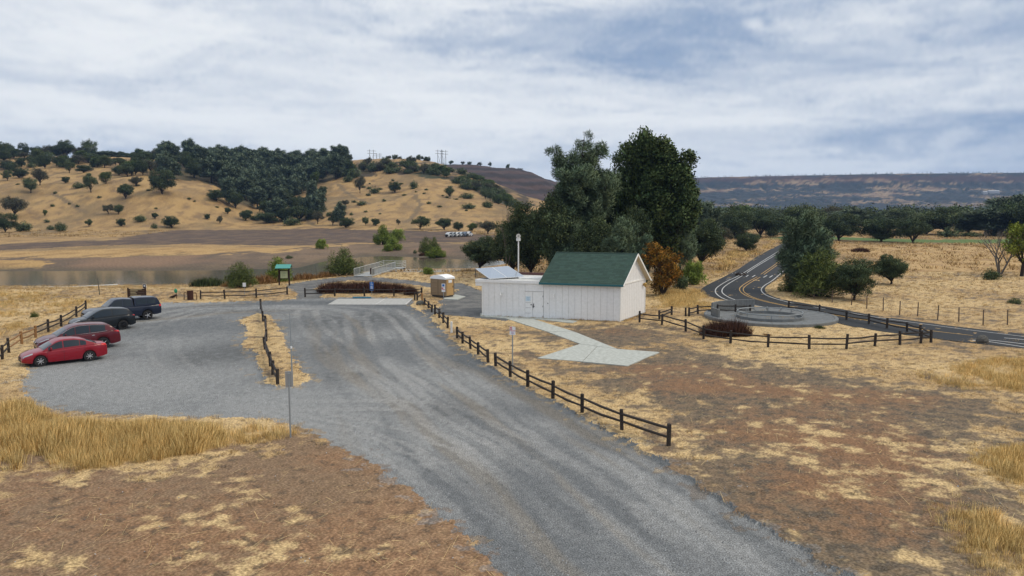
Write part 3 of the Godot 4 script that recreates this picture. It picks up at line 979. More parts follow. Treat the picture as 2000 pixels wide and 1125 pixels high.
func road() -> void:
	var outer := curve_of([Vector2(38.64, -45.04), Vector2(35.08, -49.31), Vector2(33.75, -51.28), Vector2(31.5, -53.22), Vector2(29.81, -55.3), Vector2(27.22, -59.24), Vector2(25.66, -65.23), Vector2(24.77, -70.06), Vector2(23.15, -73.68), Vector2(21.48, -77.27), Vector2(20.55, -81.23), Vector2(20.76, -86.12), Vector2(22.68, -91.93), Vector2(26.9, -101.35), Vector2(33.34, -116.09), Vector2(46.48, -148.34), Vector2(63.01, -186.63), Vector2(75.75, -214.21), Vector2(88.31, -238.91)])
	var inner := curve_of([Vector2(42.37, -49.48), Vector2(38.81, -54.66), Vector2(37.5, -57.09), Vector2(35.29, -59.74), Vector2(33.55, -62.37), Vector2(30.91, -67.4), Vector2(29.87, -71.28), Vector2(28.4, -74.84), Vector2(27.22, -78.55), Vector2(27.16, -82.64), Vector2(28.38, -87.98), Vector2(30.55, -93.43), Vector2(34, -100.64), Vector2(43.44, -121.99), Vector2(53.68, -145.35), Vector2(64.29, -169.17), Vector2(76.88, -196.77), Vector2(89.86, -224.15), Vector2(101.24, -247.04)])
	inner.reverse()
	var b := MB.new()
	b.prism(outer + inner, -0.2, 0.07)
	struct("road", b, mat("asphalt", Color(0.036, 0.041, 0.047), 0.85, 0.0, "gravel_grain", 0.5), "dark two-lane asphalt road bending round the trees")
	var lane := MB.new()
	lane.col = Color(1.4, 1.4, 1.4)
	ribbon([Vector2(27.8, -60.5), Vector2(26.37, -67.08), Vector2(25.26, -71.46), Vector2(23.75, -75.63), Vector2(23.5, -80.77), Vector2(24.57, -87.71), Vector2(27.06, -94.66), Vector2(33.4, -109.04), Vector2(39.98, -124.09), Vector2(53.29, -154.69)], 2.6, 0.074, lane)
	struct("road_surface", lane, mats["asphalt"], "paler worn lane of the asphalt road")
	var white := mat("road_paint", Color(0.5, 0.5, 0.49), 0.7, 0.0, "plaster", 0.8)
	var yellow := mat("road_yellow", Color(0.5, 0.3, 0.08), 0.7, 0.0, "plaster", 0.8)
	for l in [[Vector2(63.2, -181.94), Vector2(38.94, -125.17), Vector2(30.39, -105.37), Vector2(26.98, -98.23), Vector2(23.93, -91.05), Vector2(22.47, -86.64), Vector2(21.66, -82.64), Vector2(21.38, -78.98), Vector2(21.69, -76.04)], [Vector2(60.67, -174.27), Vector2(48.78, -146.83), Vector2(37.96, -121.99), Vector2(31.41, -106.62), Vector2(26.97, -96.58), Vector2(24.45, -90.48), Vector2(22.93, -85.61), Vector2(22.32, -81.69), Vector2(22.28, -78.33), Vector2(22.83, -74.06), Vector2(24.42, -69.04)], [Vector2(91.6, -224.15), Vector2(65.6, -171.18), Vector2(49.93, -137.07), Vector2(42.97, -121.99), Vector2(33.31, -99.94), Vector2(29.93, -92.82), Vector2(27.96, -87.92), Vector2(26.88, -83.61), Vector2(26.59, -80.32), Vector2(26.74, -77.44), Vector2(27.28, -74.45), Vector2(29.22, -69.71), Vector2(30.86, -65.38), Vector2(33.87, -59.99), Vector2(36.66, -55.96), Vector2(38.36, -53.02)]]:
		var m := MB.new()
		ribbon(l, 0.115, 0.079, m)
		struct("road_marking", m, white, "white edge line on the asphalt road")
	for l in [[Vector2(32.06, -54.24), Vector2(33.26, -54.45), Vector2(34.75, -52.82), Vector2(36.35, -50.19)], [Vector2(32.88, -53.83), Vector2(33.66, -52.43), Vector2(34.91, -50.01)], [Vector2(34.93, -55.3), Vector2(35.87, -54.55), Vector2(37.25, -52.43)], [Vector2(30.96, -103.92), Vector2(31.95, -106.22)], [Vector2(31.66, -103.54), Vector2(32.89, -106.22)], [Vector2(32.91, -102.8), Vector2(34.35, -105.83)], [Vector2(33.71, -102.8), Vector2(35.11, -105.83)], [Vector2(30.44, -108.63), Vector2(31.36, -109.88)], [Vector2(27.34, -100.29), Vector2(28.06, -100.99)]]:
		var m := MB.new()
		ribbon(l, 0.15, 0.079, m)
		struct("road_marking", m, white, "white painted mark on the asphalt road")
	for k in [-0.16, 0.16]:
		var m := MB.new()
		var line := []
		var pts := [Vector2(50.53, -143.9), Vector2(45.73, -133.89), Vector2(41.24, -123.35), Vector2(34.23, -107.41)]
		ribbon(pts.map(func(p): return p + Vector2(k, k)), 0.1, 0.079, m)
		ribbon([Vector2(32.54, -103.54), Vector2(29.23, -96.58), Vector2(26.81, -91.05), Vector2(25.66, -87.71), Vector2(24.91, -84.25), Vector2(24.57, -80.32), Vector2(24.95, -76.44), Vector2(25.72, -73.45), Vector2(26.93, -69.04), Vector2(29.86, -62.09), Vector2(31.18, -58.99), Vector2(33.15, -56.5)].map(func(p): return p + Vector2(k, k)), 0.1, 0.079, m)
		struct("road_marking", m, yellow, "yellow centre line on the asphalt road")


func slabs() -> void:
	var conc := mat("concrete", Color(0.43, 0.45, 0.42), 0.85, 0.0, "concrete", 0.4)
	var pale := mat("pale_concrete", Color(0.4, 0.4, 0.385), 0.85, 0.0, "concrete", 0.4)
	for s in [[Vector2(-2.76, -68.05), Vector2(-0.66, -67.08), Vector2(1.74, -66.45), Vector2(5.33, -63.48), Vector2(4.83, -62.37), Vector2(1.78, -64.79), Vector2(-0.64, -65.23), Vector2(-2.69, -66.3)], [Vector2(-0.6, -65.14), Vector2(1.74, -64.64), Vector2(4.64, -57.95), Vector2(2.63, -58.03)], [Vector2(2.66, -57.93), Vector2(4.67, -57.86), Vector2(6.87, -50.91), Vector2(4.62, -52.82)], [Vector2(4.6, -52.72), Vector2(5.66, -51.85), Vector2(4.22, -46.69), Vector2(1.58, -47.8)], [Vector2(5.69, -51.81), Vector2(6.89, -50.84), Vector2(9.43, -49.74), Vector2(6.77, -45.4), Vector2(4.25, -46.65)]]:
		var b := MB.new()
		b.prism(s, -0.1, 0.1)
		struct("concrete_path", b, conc, "slab of the pale concrete path from the white building")
	var b := MB.new()
	b.prism([Vector2(-17.54, -74.45), Vector2(-17.61, -78.98), Vector2(-12.9, -79.25), Vector2(-12.99, -74.33)], -0.1, 0.07)
	struct("concrete_pavement", b, pale, "pale concrete parking bay by the hedge")
	b = MB.new()
	b.prism([Vector2(-12.94, -74.33), Vector2(-12.85, -79.25), Vector2(-10.01, -79.33), Vector2(-10.03, -74.37)], -0.1, 0.07)
	struct("concrete_pavement", b, pale, "pale concrete parking bay by the boulder")
	var w := MB.new()
	ribbon([Vector2(-12.83, -79.11), Vector2(-12.96, -74.45)], 0.12, 0.078, w)
	ribbon([Vector2(-10.09, -79.11), Vector2(-10.13, -74.45)], 0.12, 0.078, w)
	struct("road_marking", w, mats["road_paint"], "white bay lines on the concrete parking bays")
	b = MB.new()
	b.prism([Vector2(-6.9, -78.77), Vector2(-5.48, -78.33), Vector2(-4.82, -81), Vector2(-6.19, -83.12), Vector2(-6.87, -82.16)], -0.1, 0.09)
	struct("concrete_pavement", b, conc, "concrete pad under the tan portable toilet")
	var stop := MB.new()
	stop.at(Vector3.ZERO, Vector3(1.9, 0.14, 0.2), 0.04)
	single("wheel_stop", stop, mat("blue_stop", Color(0.05, 0.2, 0.32), 0.7, 0.0, "concrete", 0.8), "blue painted wheel stop at the head of the concrete bay", "wheel stop", Vector3(-15.3, 0.1, -79.87))


# ---------------------------------------------------------------- white building
func building() -> void:
	var white := mat("white_siding", Color(0.78, 0.79, 0.8), 0.6, 0.0, "plaster", 0.5)
	var trim := mat("white_trim", Color(0.8, 0.8, 0.78), 0.55, 0.0, "plaster", 0.7)
	var cream := mat("cream_soffit", Color(0.62, 0.55, 0.4), 0.7, 0.0, "plaster", 0.5)
	var teal := mat("teal_fascia", Color(0.02, 0.11, 0.13), 0.5)
	var iron := mat("dark_iron", Color(0.02, 0.02, 0.022), 0.5, 0.4)
	var t := thing("storage_building", "long white panelled building with a green gabled roof at one end", "building", Vector3(8.75, 0, -63.4), deg_to_rad(-17.0))
	var side := Vector3(0.208, 0, -0.978)
	var deep := 5.9
	var P := func(x: float, s: float, y: float) -> Vector3: return Vector3(x, y, 0) + side * s
	# walls: one core behind the panels
	var core := MB.new()
	core.prism([Vector2(-11.72, -0.02), Vector2(-0.02, -0.02), Vector2(-0.02, -0.02) + Vector2(side.x, side.z) * (deep - 0.04), Vector2(-11.72, -0.02) + Vector2(side.x, side.z) * (deep - 0.04)], -0.3, 3.1)
	var wall := part(t, "wall", core, mat("wall_core", Color(0.22, 0.22, 0.22), 0.8))
	var edges := []
	var x := -11.74
	while x < -0.1:
		edges.append(x)
		x += 0.534
	edges.append(0.0)
	for i in edges.size() - 1:
		if edges[i] > -8.1 and edges[i + 1] < -6.3:
			continue
		var m := MB.new()
		m.col = Color.WHITE * rng.randf_range(0.955, 1.0)
		m.box(Transform3D(Basis(), Vector3((edges[i] + edges[i + 1]) / 2.0, 1.55, 0.0)), Vector3(edges[i + 1] - edges[i] - 0.012, 3.0, 0.03), 0.006)
		part(wall, "siding_panel", m, white)
	for i in 14:
		var m := MB.new()
		m.col = Color.WHITE * rng.randf_range(0.97, 1.0)
		var w := deep / 14.0
		m.bar(P.call(0.0, i * w + 0.012, 1.52), P.call(0.0, (i + 1) * w - 0.012, 1.52), 0.03, 3.06, 0.005)
		part(wall, "siding_panel", m, white)
	for i in 14:
		var m := MB.new()
		var w := deep / 14.0
		m.bar(P.call(-11.74, i * w + 0.005, 1.52), P.call(-11.74, (i + 1) * w - 0.005, 1.52), 0.03, 2.96, 0.005)
		part(wall, "siding_panel", m, white)
	for q in [P.call(0.03, -0.03, 1.5), P.call(0.03, deep, 1.5), P.call(-11.77, -0.03, 1.5)]:
		var m := MB.new()
		m.at(q, Vector3(0.09, 3.0, 0.09), 0.008)
		part(wall, "corner_board", m, trim)
	var base := MB.new()
	base.bar(Vector3(-11.78, 0.0, 0.012), Vector3(0.03, 0.0, 0.012), 0.05, 0.16)
	base.bar(P.call(0.02, 0.0, 0.0), P.call(0.02, deep, 0.0), 0.05, 0.22)
	part(t, "foundation", base, mat("foundation", Color(0.36, 0.37, 0.36), 0.9, 0.0, "concrete", 0.8))
	# flat roof of the long end, with its boxed eave
	var fascia := MB.new()
	fascia.bar(Vector3(-12.4, 3.05, 0.05), Vector3(-6.62, 3.05, 0.05), 0.1, 0.26, 0.01)
	fascia.bar(P.call(-12.35, 0.02, 2.9), P.call(-12.35, deep + 0.1, 2.9), 0.12, 0.56, 0.01)
	fascia.box(Transform3D(Basis(), Vector3(-12.09, 2.9, 0.0)), Vector3(0.62, 0.56, 0.06), 0.008)
	part(t, "eave", fascia, white)
	var deck := MB.new()
	deck.prism([Vector2(-12.3, -0.1), Vector2(-6.5, -0.1), Vector2(-6.5, -0.1) + Vector2(side.x, side.z) * deep, Vector2(-12.3, -0.1) + Vector2(side.x, side.z) * deep], 3.06, 3.14)
	part(t, "flat_roof", deck, mat("flat_roof", Color(0.55, 0.55, 0.53), 0.8, 0.0, "concrete", 0.3))
	var curb := MB.new()
	curb.bar(P.call(-12.3, deep - 0.1, 3.26), P.call(-6.6, deep - 0.1, 3.26), 0.14, 0.24, 0.01)
	part(t, "roof_kerb", curb, mat("red_trim", Color(0.2, 0.1, 0.09), 0.7, 0.0, "wood", 0.8))
	curb = MB.new()
	curb.bar(P.call(-9.6, 2.2, 3.2), P.call(-6.6, 2.2, 3.2), 0.5, 0.12, 0.01)
	curb.bar(P.call(-9.2, 3.1, 3.2), P.call(-6.6, 3.1, 3.2), 0.3, 0.12, 0.01)
	part(t, "roof_duct", curb, trim)
	# green gable roof
	var up := 5.33
	var low := 3.2
	var half := deep / 2.0
	var over := 0.32
	var rise: float = (up - low) / half
	var roof := MB.new()
	var green := Color(0.07, 0.13, 0.105)
	for far in 2:
		var S := func(r: float) -> float: return r if far == 0 else deep - r
		var courses := 22
		for k in courses:
			var r0 := lerpf(-over, half, float(k) / courses)
			var r1 := lerpf(-over, half, float(k + 1) / courses)
			var y0 := low + r0 * rise + 0.105
			var y1 := low + r1 * rise + 0.09
			var bits := 20
			for j in bits:
				var xa := lerpf(-6.66, 0.38, float(j) / bits)
				var xb := lerpf(-6.66, 0.38, float(j + 1) / bits)
				roof.col = green * rng.randf_range(0.85, 1.18)
				roof.out4(P.call(xa, S.call(r0), y0), P.call(xb, S.call(r0), y0), P.call(xb, S.call(r1), y1), P.call(xa, S.call(r1), y1), P.call(-3.0, half, 3.0))
				roof.out4(P.call(xa, S.call(r0), y0), P.call(xb, S.call(r0), y0), P.call(xb, S.call(r0), y0 - 0.016), P.call(xa, S.call(r0), y0 - 0.016), P.call(-3.0, half, 3.0))
	roof.col = green * 0.9
	roof.tube(P.call(-6.67, half, up + 0.07), P.call(0.39, half, up + 0.07), 0.07, 0.07, 8)
	part(t, "roof", roof, mat("green_shingles", Color(1, 1, 1), 0.95, 0.0, "gravel_grain", 1.2))
	for far in 2:
		var board := MB.new()
		var s0 := -over if far == 0 else deep + over
		board.bar(P.call(-6.66, s0, low - over * rise + 0.02), P.call(0.36, s0, low - over * rise + 0.02), 0.04, 0.16, 0.006)
		part(t, "fascia_board", board, teal)
	var under := MB.new()
	for far in 2:
		var s0 := -over + 0.03 if far == 0 else deep + over - 0.03
		for e in [[-6.62, 0.35]]:
			under.out4(P.call(e[0], s0, low - over * rise - 0.02), P.call(e[1], s0, low - over * rise - 0.02), P.call(e[1], half, up + 0.02), P.call(e[0], half, up + 0.02), P.call(-3.0, half, 9.0))
	part(t, "soffit", under, cream)
	for gx in [0.0, -6.5]:
		var g := MB.new()
		for i in 8:
			var a := 0.06 + (deep - 0.12) * i / 8.0
			var b := 0.06 + (deep - 0.12) * (i + 1) / 8.0 - 0.012
			var ya := low + minf(a, deep - a) * rise
			var yb := low + minf(b, deep - b) * rise
			var o: float = 0.015 if gx == 0.0 else -0.015
			g.out4(P.call(gx + o, a, 3.02), P.call(gx + o, b, 3.02), P.call(gx + o, b, yb), P.call(gx + o, a, ya), P.call(-3.0, half, 3.0))
		part(t, "gable", g, white)
		var back := MB.new()
		back.out3(P.call(gx - 0.01, 0.0, 3.0), P.call(gx - 0.01, deep, 3.0), P.call(gx - 0.01, half, up), P.call(-3.0, half, 2.0))
		back.out3(P.call(gx - 0.06, 0.0, 3.0), P.call(gx - 0.06, deep, 3.0), P.call(gx - 0.06, half, up), P.call(3.0, half, 2.0))
		part(t, "gable_backing", back, mats["wall_core"])
	var rake := MB.new()
	for far in 2:
		var s0 := -over - 0.02 if far == 0 else deep + over + 0.02
		rake.bar(P.call(0.4, s0, low - over * rise), P.call(0.4, half, up + 0.03), 0.04, 0.17, 0.006)
	rake.bar(P.call(0.42, deep + over, low - over * rise), P.call(0.42, deep + over + 0.25, low - over * rise - 0.1), 0.08, 0.1, 0.01)
	part(t, "rake_board", rake, trim)
	var band := MB.new()
	band.bar(P.call(0.035, 0.0, 3.06), P.call(0.035, deep, 3.06), 0.05, 0.13, 0.006)
	part(t, "gable_band", band, trim)
	var eaveband := MB.new()
	eaveband.bar(Vector3(-6.55, 3.04, 0.03), Vector3(0.02, 3.04, 0.03), 0.04, 0.2, 0.006)
	part(t, "eave_band", eaveband, mat("cream_band", Color(0.66, 0.63, 0.57), 0.6))
	# door with its side leaf, notice and ironwork
	var door := MB.new()
	door.at(Vector3(-6.87, 1.16, 0.012), Vector3(0.9, 2.2, 0.05), 0.008)
	var d := part(t, "door", door, white)
	var leaf := MB.new()
	leaf.at(Vector3(-7.665, 1.16, 0.008), Vector3(0.65, 2.2, 0.05), 0.008)
	var sl := part(t, "side_panel", leaf, white)
	for y in [0.45, 0.9, 1.34]:
		var m := MB.new()
		m.at(Vector3(-7.72, y, 0.04), Vector3(0.46, 0.025, 0.03), 0.004)
		part(sl, "slat", m, mat("grey_slat", Color(0.42, 0.43, 0.43), 0.6))
	var head := MB.new()
	head.bar(Vector3(-8.04, 2.29, 0.03), Vector3(-6.36, 2.29, 0.03), 0.06, 0.05, 0.006)
	part(t, "door_head", head, mat("grey_head", Color(0.5, 0.5, 0.5), 0.6))
	var above := MB.new()
	above.at(Vector3(-7.2, 2.67, 0.0), Vector3(1.58, 0.72, 0.03), 0.005)
	part(wall, "siding_panel", above, white)
	var handle := MB.new()
	handle.at(Vector3(-7.28, 1.06, 0.06), Vector3(0.06, 0.3, 0.05), 0.012)
	handle.tube(Vector3(-7.27, 1.03, 0.07), Vector3(-7.12, 1.03, 0.09), 0.016, 0.016)
	handle.tube(Vector3(-7.24, 1.24, 0.04), Vector3(-7.24, 1.24, 0.09), 0.03, 0.03, 10)
	part(d, "handle", handle, iron)
	var knob := MB.new()
	knob.tube(Vector3(-7.46, 1.16, 0.03), Vector3(-7.46, 1.16, 0.09), 0.045, 0.045, 12)
	part(sl, "knob", knob, iron)
	for y in [0.2, 1.05, 1.9]:
		var m := MB.new()
		m.at(Vector3(-6.45, y, 0.045), Vector3(0.035, 0.13, 0.03), 0.006)
		part(d, "hinge", m, iron)
	var bell := MB.new()
	bell.at(Vector3(-6.02, 1.32, 0.03), Vector3(0.05, 0.1, 0.04), 0.01)
	part(t, "bell_push", bell, iron)
	for lx in [-10.1, -5.52]:
		var lamp := MB.new()
		lamp.at(Vector3(lx, 2.08, 0.04), Vector3(0.14, 0.14, 0.05), 0.01)
		lamp.tube(Vector3(lx, 2.08, 0.05), Vector3(lx + 0.02, 2.0, 0.2), 0.03, 0.03)
		lamp.lathe(Transform3D(Basis(), Vector3(lx + 0.02, 1.9, 0.22)), [Vector2(0.1, 0.0), Vector2(0.08, 0.08), Vector2(0.03, 0.14), Vector2(0.0, 0.15)], 12)
		part(t, "wall_lamp", lamp, trim)
	var brass := MB.new()
	var lq: Vector3 = P.call(0.1, deep - 0.55, 2.62)
	brass.at(lq + Vector3(-0.04, 0, 0), Vector3(0.08, 0.2, 0.2), 0.01)
	brass.lathe(Transform3D(Basis(), lq + Vector3(0.12, -0.12, 0)), [Vector2(0.02, -0.12), Vector2(0.07, -0.06), Vector2(0.12, 0.04), Vector2(0.13, 0.2), Vector2(0.06, 0.28), Vector2(0.0, 0.3)], 12)
	part(t, "gable_lamp", brass, mat("brass", Color(0.45, 0.3, 0.1), 0.35, 0.5))
	# things fixed to it that are lifted off on their own
	var note := thing("notice", "pale blue paper notice fixed beside the white door", "notice", t.position, t.rotation.y)
	var sheet := MB.new()
	sheet.at(Vector3(-7.73, 1.66, 0.045), Vector3(0.42, 0.4, 0.012))
	part(note, "sheet", sheet, mat("paper_blue", Color(0.55, 0.66, 0.74), 0.7))
	var ink := MB.new()
	for i in 5:
		ink.at(Vector3(-7.74 + rng.randf_range(-0.02, 0.02), 1.78 - i * 0.06, 0.053), Vector3(rng.randf_range(0.2, 0.32), 0.018, 0.004))
	part(note, "print", ink, mat("ink_blue", Color(0.2, 0.35, 0.5), 0.7))
	# solar panels on the flat roof
	var c0 := Vector3(-1.93, 3.24, -66.6)
	var c1 := Vector3(1.09, 3.27, -68.3)
	var c2 := Vector3(-0.33, 3.93, -71.6)
	var c3 := Vector3(-3.21, 3.91, -68.9)
	for k in 2:
		var pv := thing("solar_panel", ["solar panel tilted over the eave end of the flat roof", "solar panel between the eave-end panel and the pole"][k], "solar panel", Vector3(c0.x, 3.14, c0.z).lerp(Vector3(c1.x, 3.14, c1.z), k * 0.5), 0.0, "solar panels on the flat roof")
		var a := c0.lerp(c1, k * 0.5 + 0.008) - pv.position
		var b := c0.lerp(c1, k * 0.5 + 0.492) - pv.position
		var e := c3.lerp(c2, k * 0.5 + 0.008) - pv.position
		var f := c3.lerp(c2, k * 0.5 + 0.492) - pv.position
		var nrm := (b - a).cross(e - a).normalized()
		if nrm.y < 0:
			nrm = -nrm
		var g := MB.new()
		var mid := (a + b + e + f) / 4.0
		for pair in [[a, b, f, e, nrm * 0.02]]:
			g.out4(a + nrm * 0.02, b + nrm * 0.02, f + nrm * 0.02, e + nrm * 0.02, mid - nrm)
			g.out4(a - nrm * 0.02, b - nrm * 0.02, f - nrm * 0.02, e - nrm * 0.02, mid + nrm)
		part(pv, "glass", g, mat("solar_glass", Color(0.3, 0.36, 0.44), 0.12, 0.6))
		var fr := MB.new()
		for ed in [[a, b], [b, f], [f, e], [e, a]]:
			fr.bar(ed[0], ed[1], 0.05, 0.06, 0.006)
		part(pv, "frame", fr, mat("alu", Color(0.6, 0.62, 0.64), 0.4, 0.7))
		for q in [e, f, a, b]:
			var legs := MB.new()
			legs.tube(Vector3(q.x, 0, q.z), q, 0.025, 0.025)
			part(pv, "strut", legs, iron)
	var sp := Vector3(0.6, 3.14, -73.74)
	var pole := thing("siren_pole", "white pole with a round siren above the flat roof", "siren", sp)
	var pm := MB.new()
	pm.tube(Vector3.ZERO, Vector3(0, 3.05, 0), 0.07, 0.06, 10)
	part(pole, "pole", pm, trim)
	var bx := MB.new()
	bx.at(Vector3(0, 3.13, 0), Vector3(0.4, 0.26, 0.3), 0.02)
	part(pole, "bracket", bx, trim)
	var horn := MB.new()
	var face := Transform3D(Basis(Vector3.RIGHT, PI / 2), Vector3(0, 3.45, 0))
	horn.lathe(face, [Vector2(0.0, -0.2), Vector2(0.17, -0.2), Vector2(0.21, 0.1), Vector2(0.2, 0.2), Vector2(0.17, 0.2), Vector2(0.1, 0.14), Vector2(0.0, 0.14)], 18)
	part(pole, "siren", horn, mat("siren", Color(0.62, 0.6, 0.55), 0.5))
	var hub := MB.new()
	hub.lathe(face, [Vector2(0.06, 0.1), Vector2(0.06, 0.24), Vector2(0.0, 0.26)], 12)
	part(pole, "hub", hub, mat("hub_grey", Color(0.3, 0.3, 0.28), 0.5))


# ---------------------------------------------------------------- portable toilet
func toilet() -> void:
	var t := thing("portable_toilet", "tan portable toilet with a white domed roof on a concrete pad", "portable toilet", Vector3(-6.79, 0.09, -79.87), deg_to_rad(-38.0))
	var tan_wall := mat("tan_plastic", Color(0.23, 0.165, 0.1), 0.55)
	var w := 2.0
	var dp := 1.3
	var body := MB.new()
	body.at(Vector3(-w / 2, 0.1, -dp / 2), Vector3(w - 0.1, 0.2, dp - 0.1), 0.02)
	part(t, "skid", body, mat("dark_plastic", Color(0.06, 0.055, 0.05), 0.7))
	for k in 2:
		var m := MB.new()
		var cx := -w * (0.25 + 0.5 * k)
		m.at(Vector3(cx, 1.05, 0.0), Vector3(w / 2 - 0.05, 1.75, 0.06), 0.02)
		for i in 3:
			m.at(Vector3(cx, 0.5 + 0.52 * i, 0.03), Vector3(w / 2 - 0.2, 0.05, 0.05), 0.015)
		part(t, "side_wall", m, tan_wall)
	for e in [[Vector3(-w, 1.05, -dp / 2), Vector3(0.06, 1.75, dp)], [Vector3(-w / 2, 1.05, -dp), Vector3(w, 1.75, 0.06)]]:
		var m := MB.new()
		m.at(e[0], e[1], 0.02)
		part(t, "side_wall", m, tan_wall)
	for q in [Vector3(0, 1.05, 0), Vector3(-w / 2, 1.05, 0.01), Vector3(-w, 1.05, 0), Vector3(0, 1.05, -dp), Vector3(-w, 1.05, -dp)]:
		var post := MB.new()
		post.at(q, Vector3(0.08, 1.85, 0.08), 0.02)
		part(t, "corner_post", post, mat("tan_dark", Color(0.14, 0.1, 0.06), 0.6))
	var frame := MB.new()
	frame.at(Vector3(0.0, 1.05, -dp / 2), Vector3(0.06, 1.8, dp - 0.02), 0.01)
	part(t, "door_frame", frame, tan_wall)
	var door := MB.new()
	door.at(Vector3(0.03, 1.02, -dp / 2), Vector3(0.05, 1.66, dp - 0.32), 0.015)
	for i in 3:
		door.at(Vector3(0.055, 0.55 + 0.5 * i, -dp / 2), Vector3(0.03, 0.4, dp - 0.5), 0.012)
	var d := part(t, "door", door, mat("tan_door", Color(0.44, 0.28, 0.12), 0.5))
	var lab := MB.new()
	lab.at(Vector3(0.085, 1.62, -dp / 2), Vector3(0.012, 0.28, 0.52), 0.004)
	part(d, "door_sign", lab, mat("sign_white", Color(0.7, 0.72, 0.74), 0.5))
	var hd := MB.new()
	hd.at(Vector3(0.08, 1.05, -dp + 0.24), Vector3(0.05, 0.2, 0.06), 0.01)
	part(d, "handle", hd, mats["dark_iron"])
	var roof := MB.new()
	var n := 14
	for i in n:
		var a := float(i) / n
		var b := float(i + 1) / n
		var f := func(u: float) -> Vector2: return Vector2(0.08 - u * (w + 0.16), 1.95 + 0.32 * pow(sin(PI * clampf(u * 0.92 + 0.04, 0, 1)), 0.8))
		var p: Vector2 = f.call(a)
		var q: Vector2 = f.call(b)
		var z0 := 0.07
		var z1 := -dp - 0.07
		var mid := Vector3(-w / 2, 1.6, -dp / 2)
		roof.out4(Vector3(p.x, p.y, z0), Vector3(q.x, q.y, z0), Vector3(q.x, q.y, z1), Vector3(p.x, p.y, z1), mid)
		for z in [z0, z1]:
			roof.out4(Vector3(p.x, p.y, z), Vector3(q.x, q.y, z), Vector3(q.x, q.y - 0.07, z), Vector3(p.x, p.y - 0.07, z), mid)
			roof.out4(Vector3(p.x, p.y - 0.07, z * 0.98), Vector3(q.x, q.y - 0.07, z * 0.98), Vector3(q.x, 1.85, z * 0.98), Vector3(p.x, 1.85, z * 0.98), mid)
	for x in [0.08, -w - 0.08]:
		roof.out4(Vector3(x, 1.85, 0.07), Vector3(x, 2.0, 0.07), Vector3(x, 2.0, -dp - 0.07), Vector3(x, 1.85, -dp - 0.07), Vector3(-w / 2, 1.9, -dp / 2))
	part(t, "roof", roof, mat("roof_white", Color(0.78, 0.8, 0.82), 0.45))


# ---------------------------------------------------------------- round basin
func basin() -> void:
	var cx := 21.61
	var cz := -65.54
	var t := thing("concrete_basin", "round concrete basin with a sloping floor and a pipe rail inside", "basin", Vector3(cx, 0, cz))
	var conc := mat("grey_concrete", Color(0.17, 0.18, 0.185), 0.85, 0.0, "concrete", 0.35)
	var R := 5.25
	var rim := MB.new()
	rim.lathe(Transform3D(Basis(), Vector3.ZERO), [Vector2(R + 0.12, -0.2), Vector2(R + 0.12, 0.26), Vector2(R + 0.08, 0.31), Vector2(R - 0.14, 0.31), Vector2(R - 0.18, 0.28)], 56)
	part(t, "rim", rim, conc)
	var bowl_parts := 24
	for i in bowl_parts:
		var a := TAU * i / bowl_parts + 0.006
		var b := TAU * (i + 1) / bowl_parts - 0.006
		var m := MB.new()
		var f := func(r: float, an: float, y: float) -> Vector3: return Vector3(r * cos(an), y, r * sin(an))
		m.col = Color.WHITE * rng.randf_range(0.92, 1.06)
		m.out4(f.call(R - 0.17, a, 0.28), f.call(R - 0.17, b, 0.28), f.call(2.6, b, 0.07), f.call(2.6, a, 0.07), Vector3(0, -5, 0))
		part(t, "floor_slab", m, conc)
	var floor_ := MB.new()
	floor_.disc(Transform3D(Basis(), Vector3(0, 0.09, 0)), 2.62, 40)
	part(t, "floor", floor_, mat("wet_concrete", Color(0.12, 0.13, 0.135), 0.7, 0.0, "concrete", 0.35))
	var seat := MB.new()
	seat.lathe(Transform3D(), [Vector2(2.55, 0.06), Vector2(2.55, 0.3), Vector2(2.68, 0.3), Vector2(2.68, 0.06)], 40)
	part(t, "inner_kerb", seat, conc)
	var rail := MB.new()
	var ring := []
	for i in 49:
		ring.append(Vector3(2.62 * cos(TAU * i / 48.0), 0.6, 2.62 * sin(TAU * i / 48.0)))
	rail.pipe(ring, 0.045, 6)
	for i in 8:
		var p: Vector3 = ring[i * 6 + 2]
		rail.tube(Vector3(p.x, 0.25, p.z), p, 0.035, 0.035, 6)
	part(t, "rail", rail, mat("galvanized", Color(0.25, 0.27, 0.28), 0.5, 0.4))
	# two stretches of tall ribbed wall inside the far side
	for seg in [[3.6, 4.75, 0.85], [2.85, 3.2, 0.75]]:
		var w := MB.new()
		var n := 22
		for i in n:
			var a := lerpf(seg[0], seg[1], (i + 0.0) / n)
			var b := lerpf(seg[0], seg[1], (i + 1.0) / n)
			var mid := (a + b) / 2.0
			var rr := R - 0.45
			w.box(Transform3D(Basis(Vector3.UP, -mid + PI / 2), Vector3(rr * cos(mid), 0.2 + seg[2] / 2.0, rr * sin(mid))), Vector3((b - a) * rr - 0.015, seg[2], 0.16), 0.015)
		part(t, "ribbed_wall", w, conc)
	var cap := MB.new()
	for i in 28:
		var an := TAU * i / 28.0 + 0.05
		cap.at(Vector3((R - 0.02) * cos(an), 0.325, (R - 0.02) * sin(an)), Vector3(0.1, 0.05, 0.1), 0.01, -an)
	part(t, "rim_bolt", cap, mats["galvanized"])


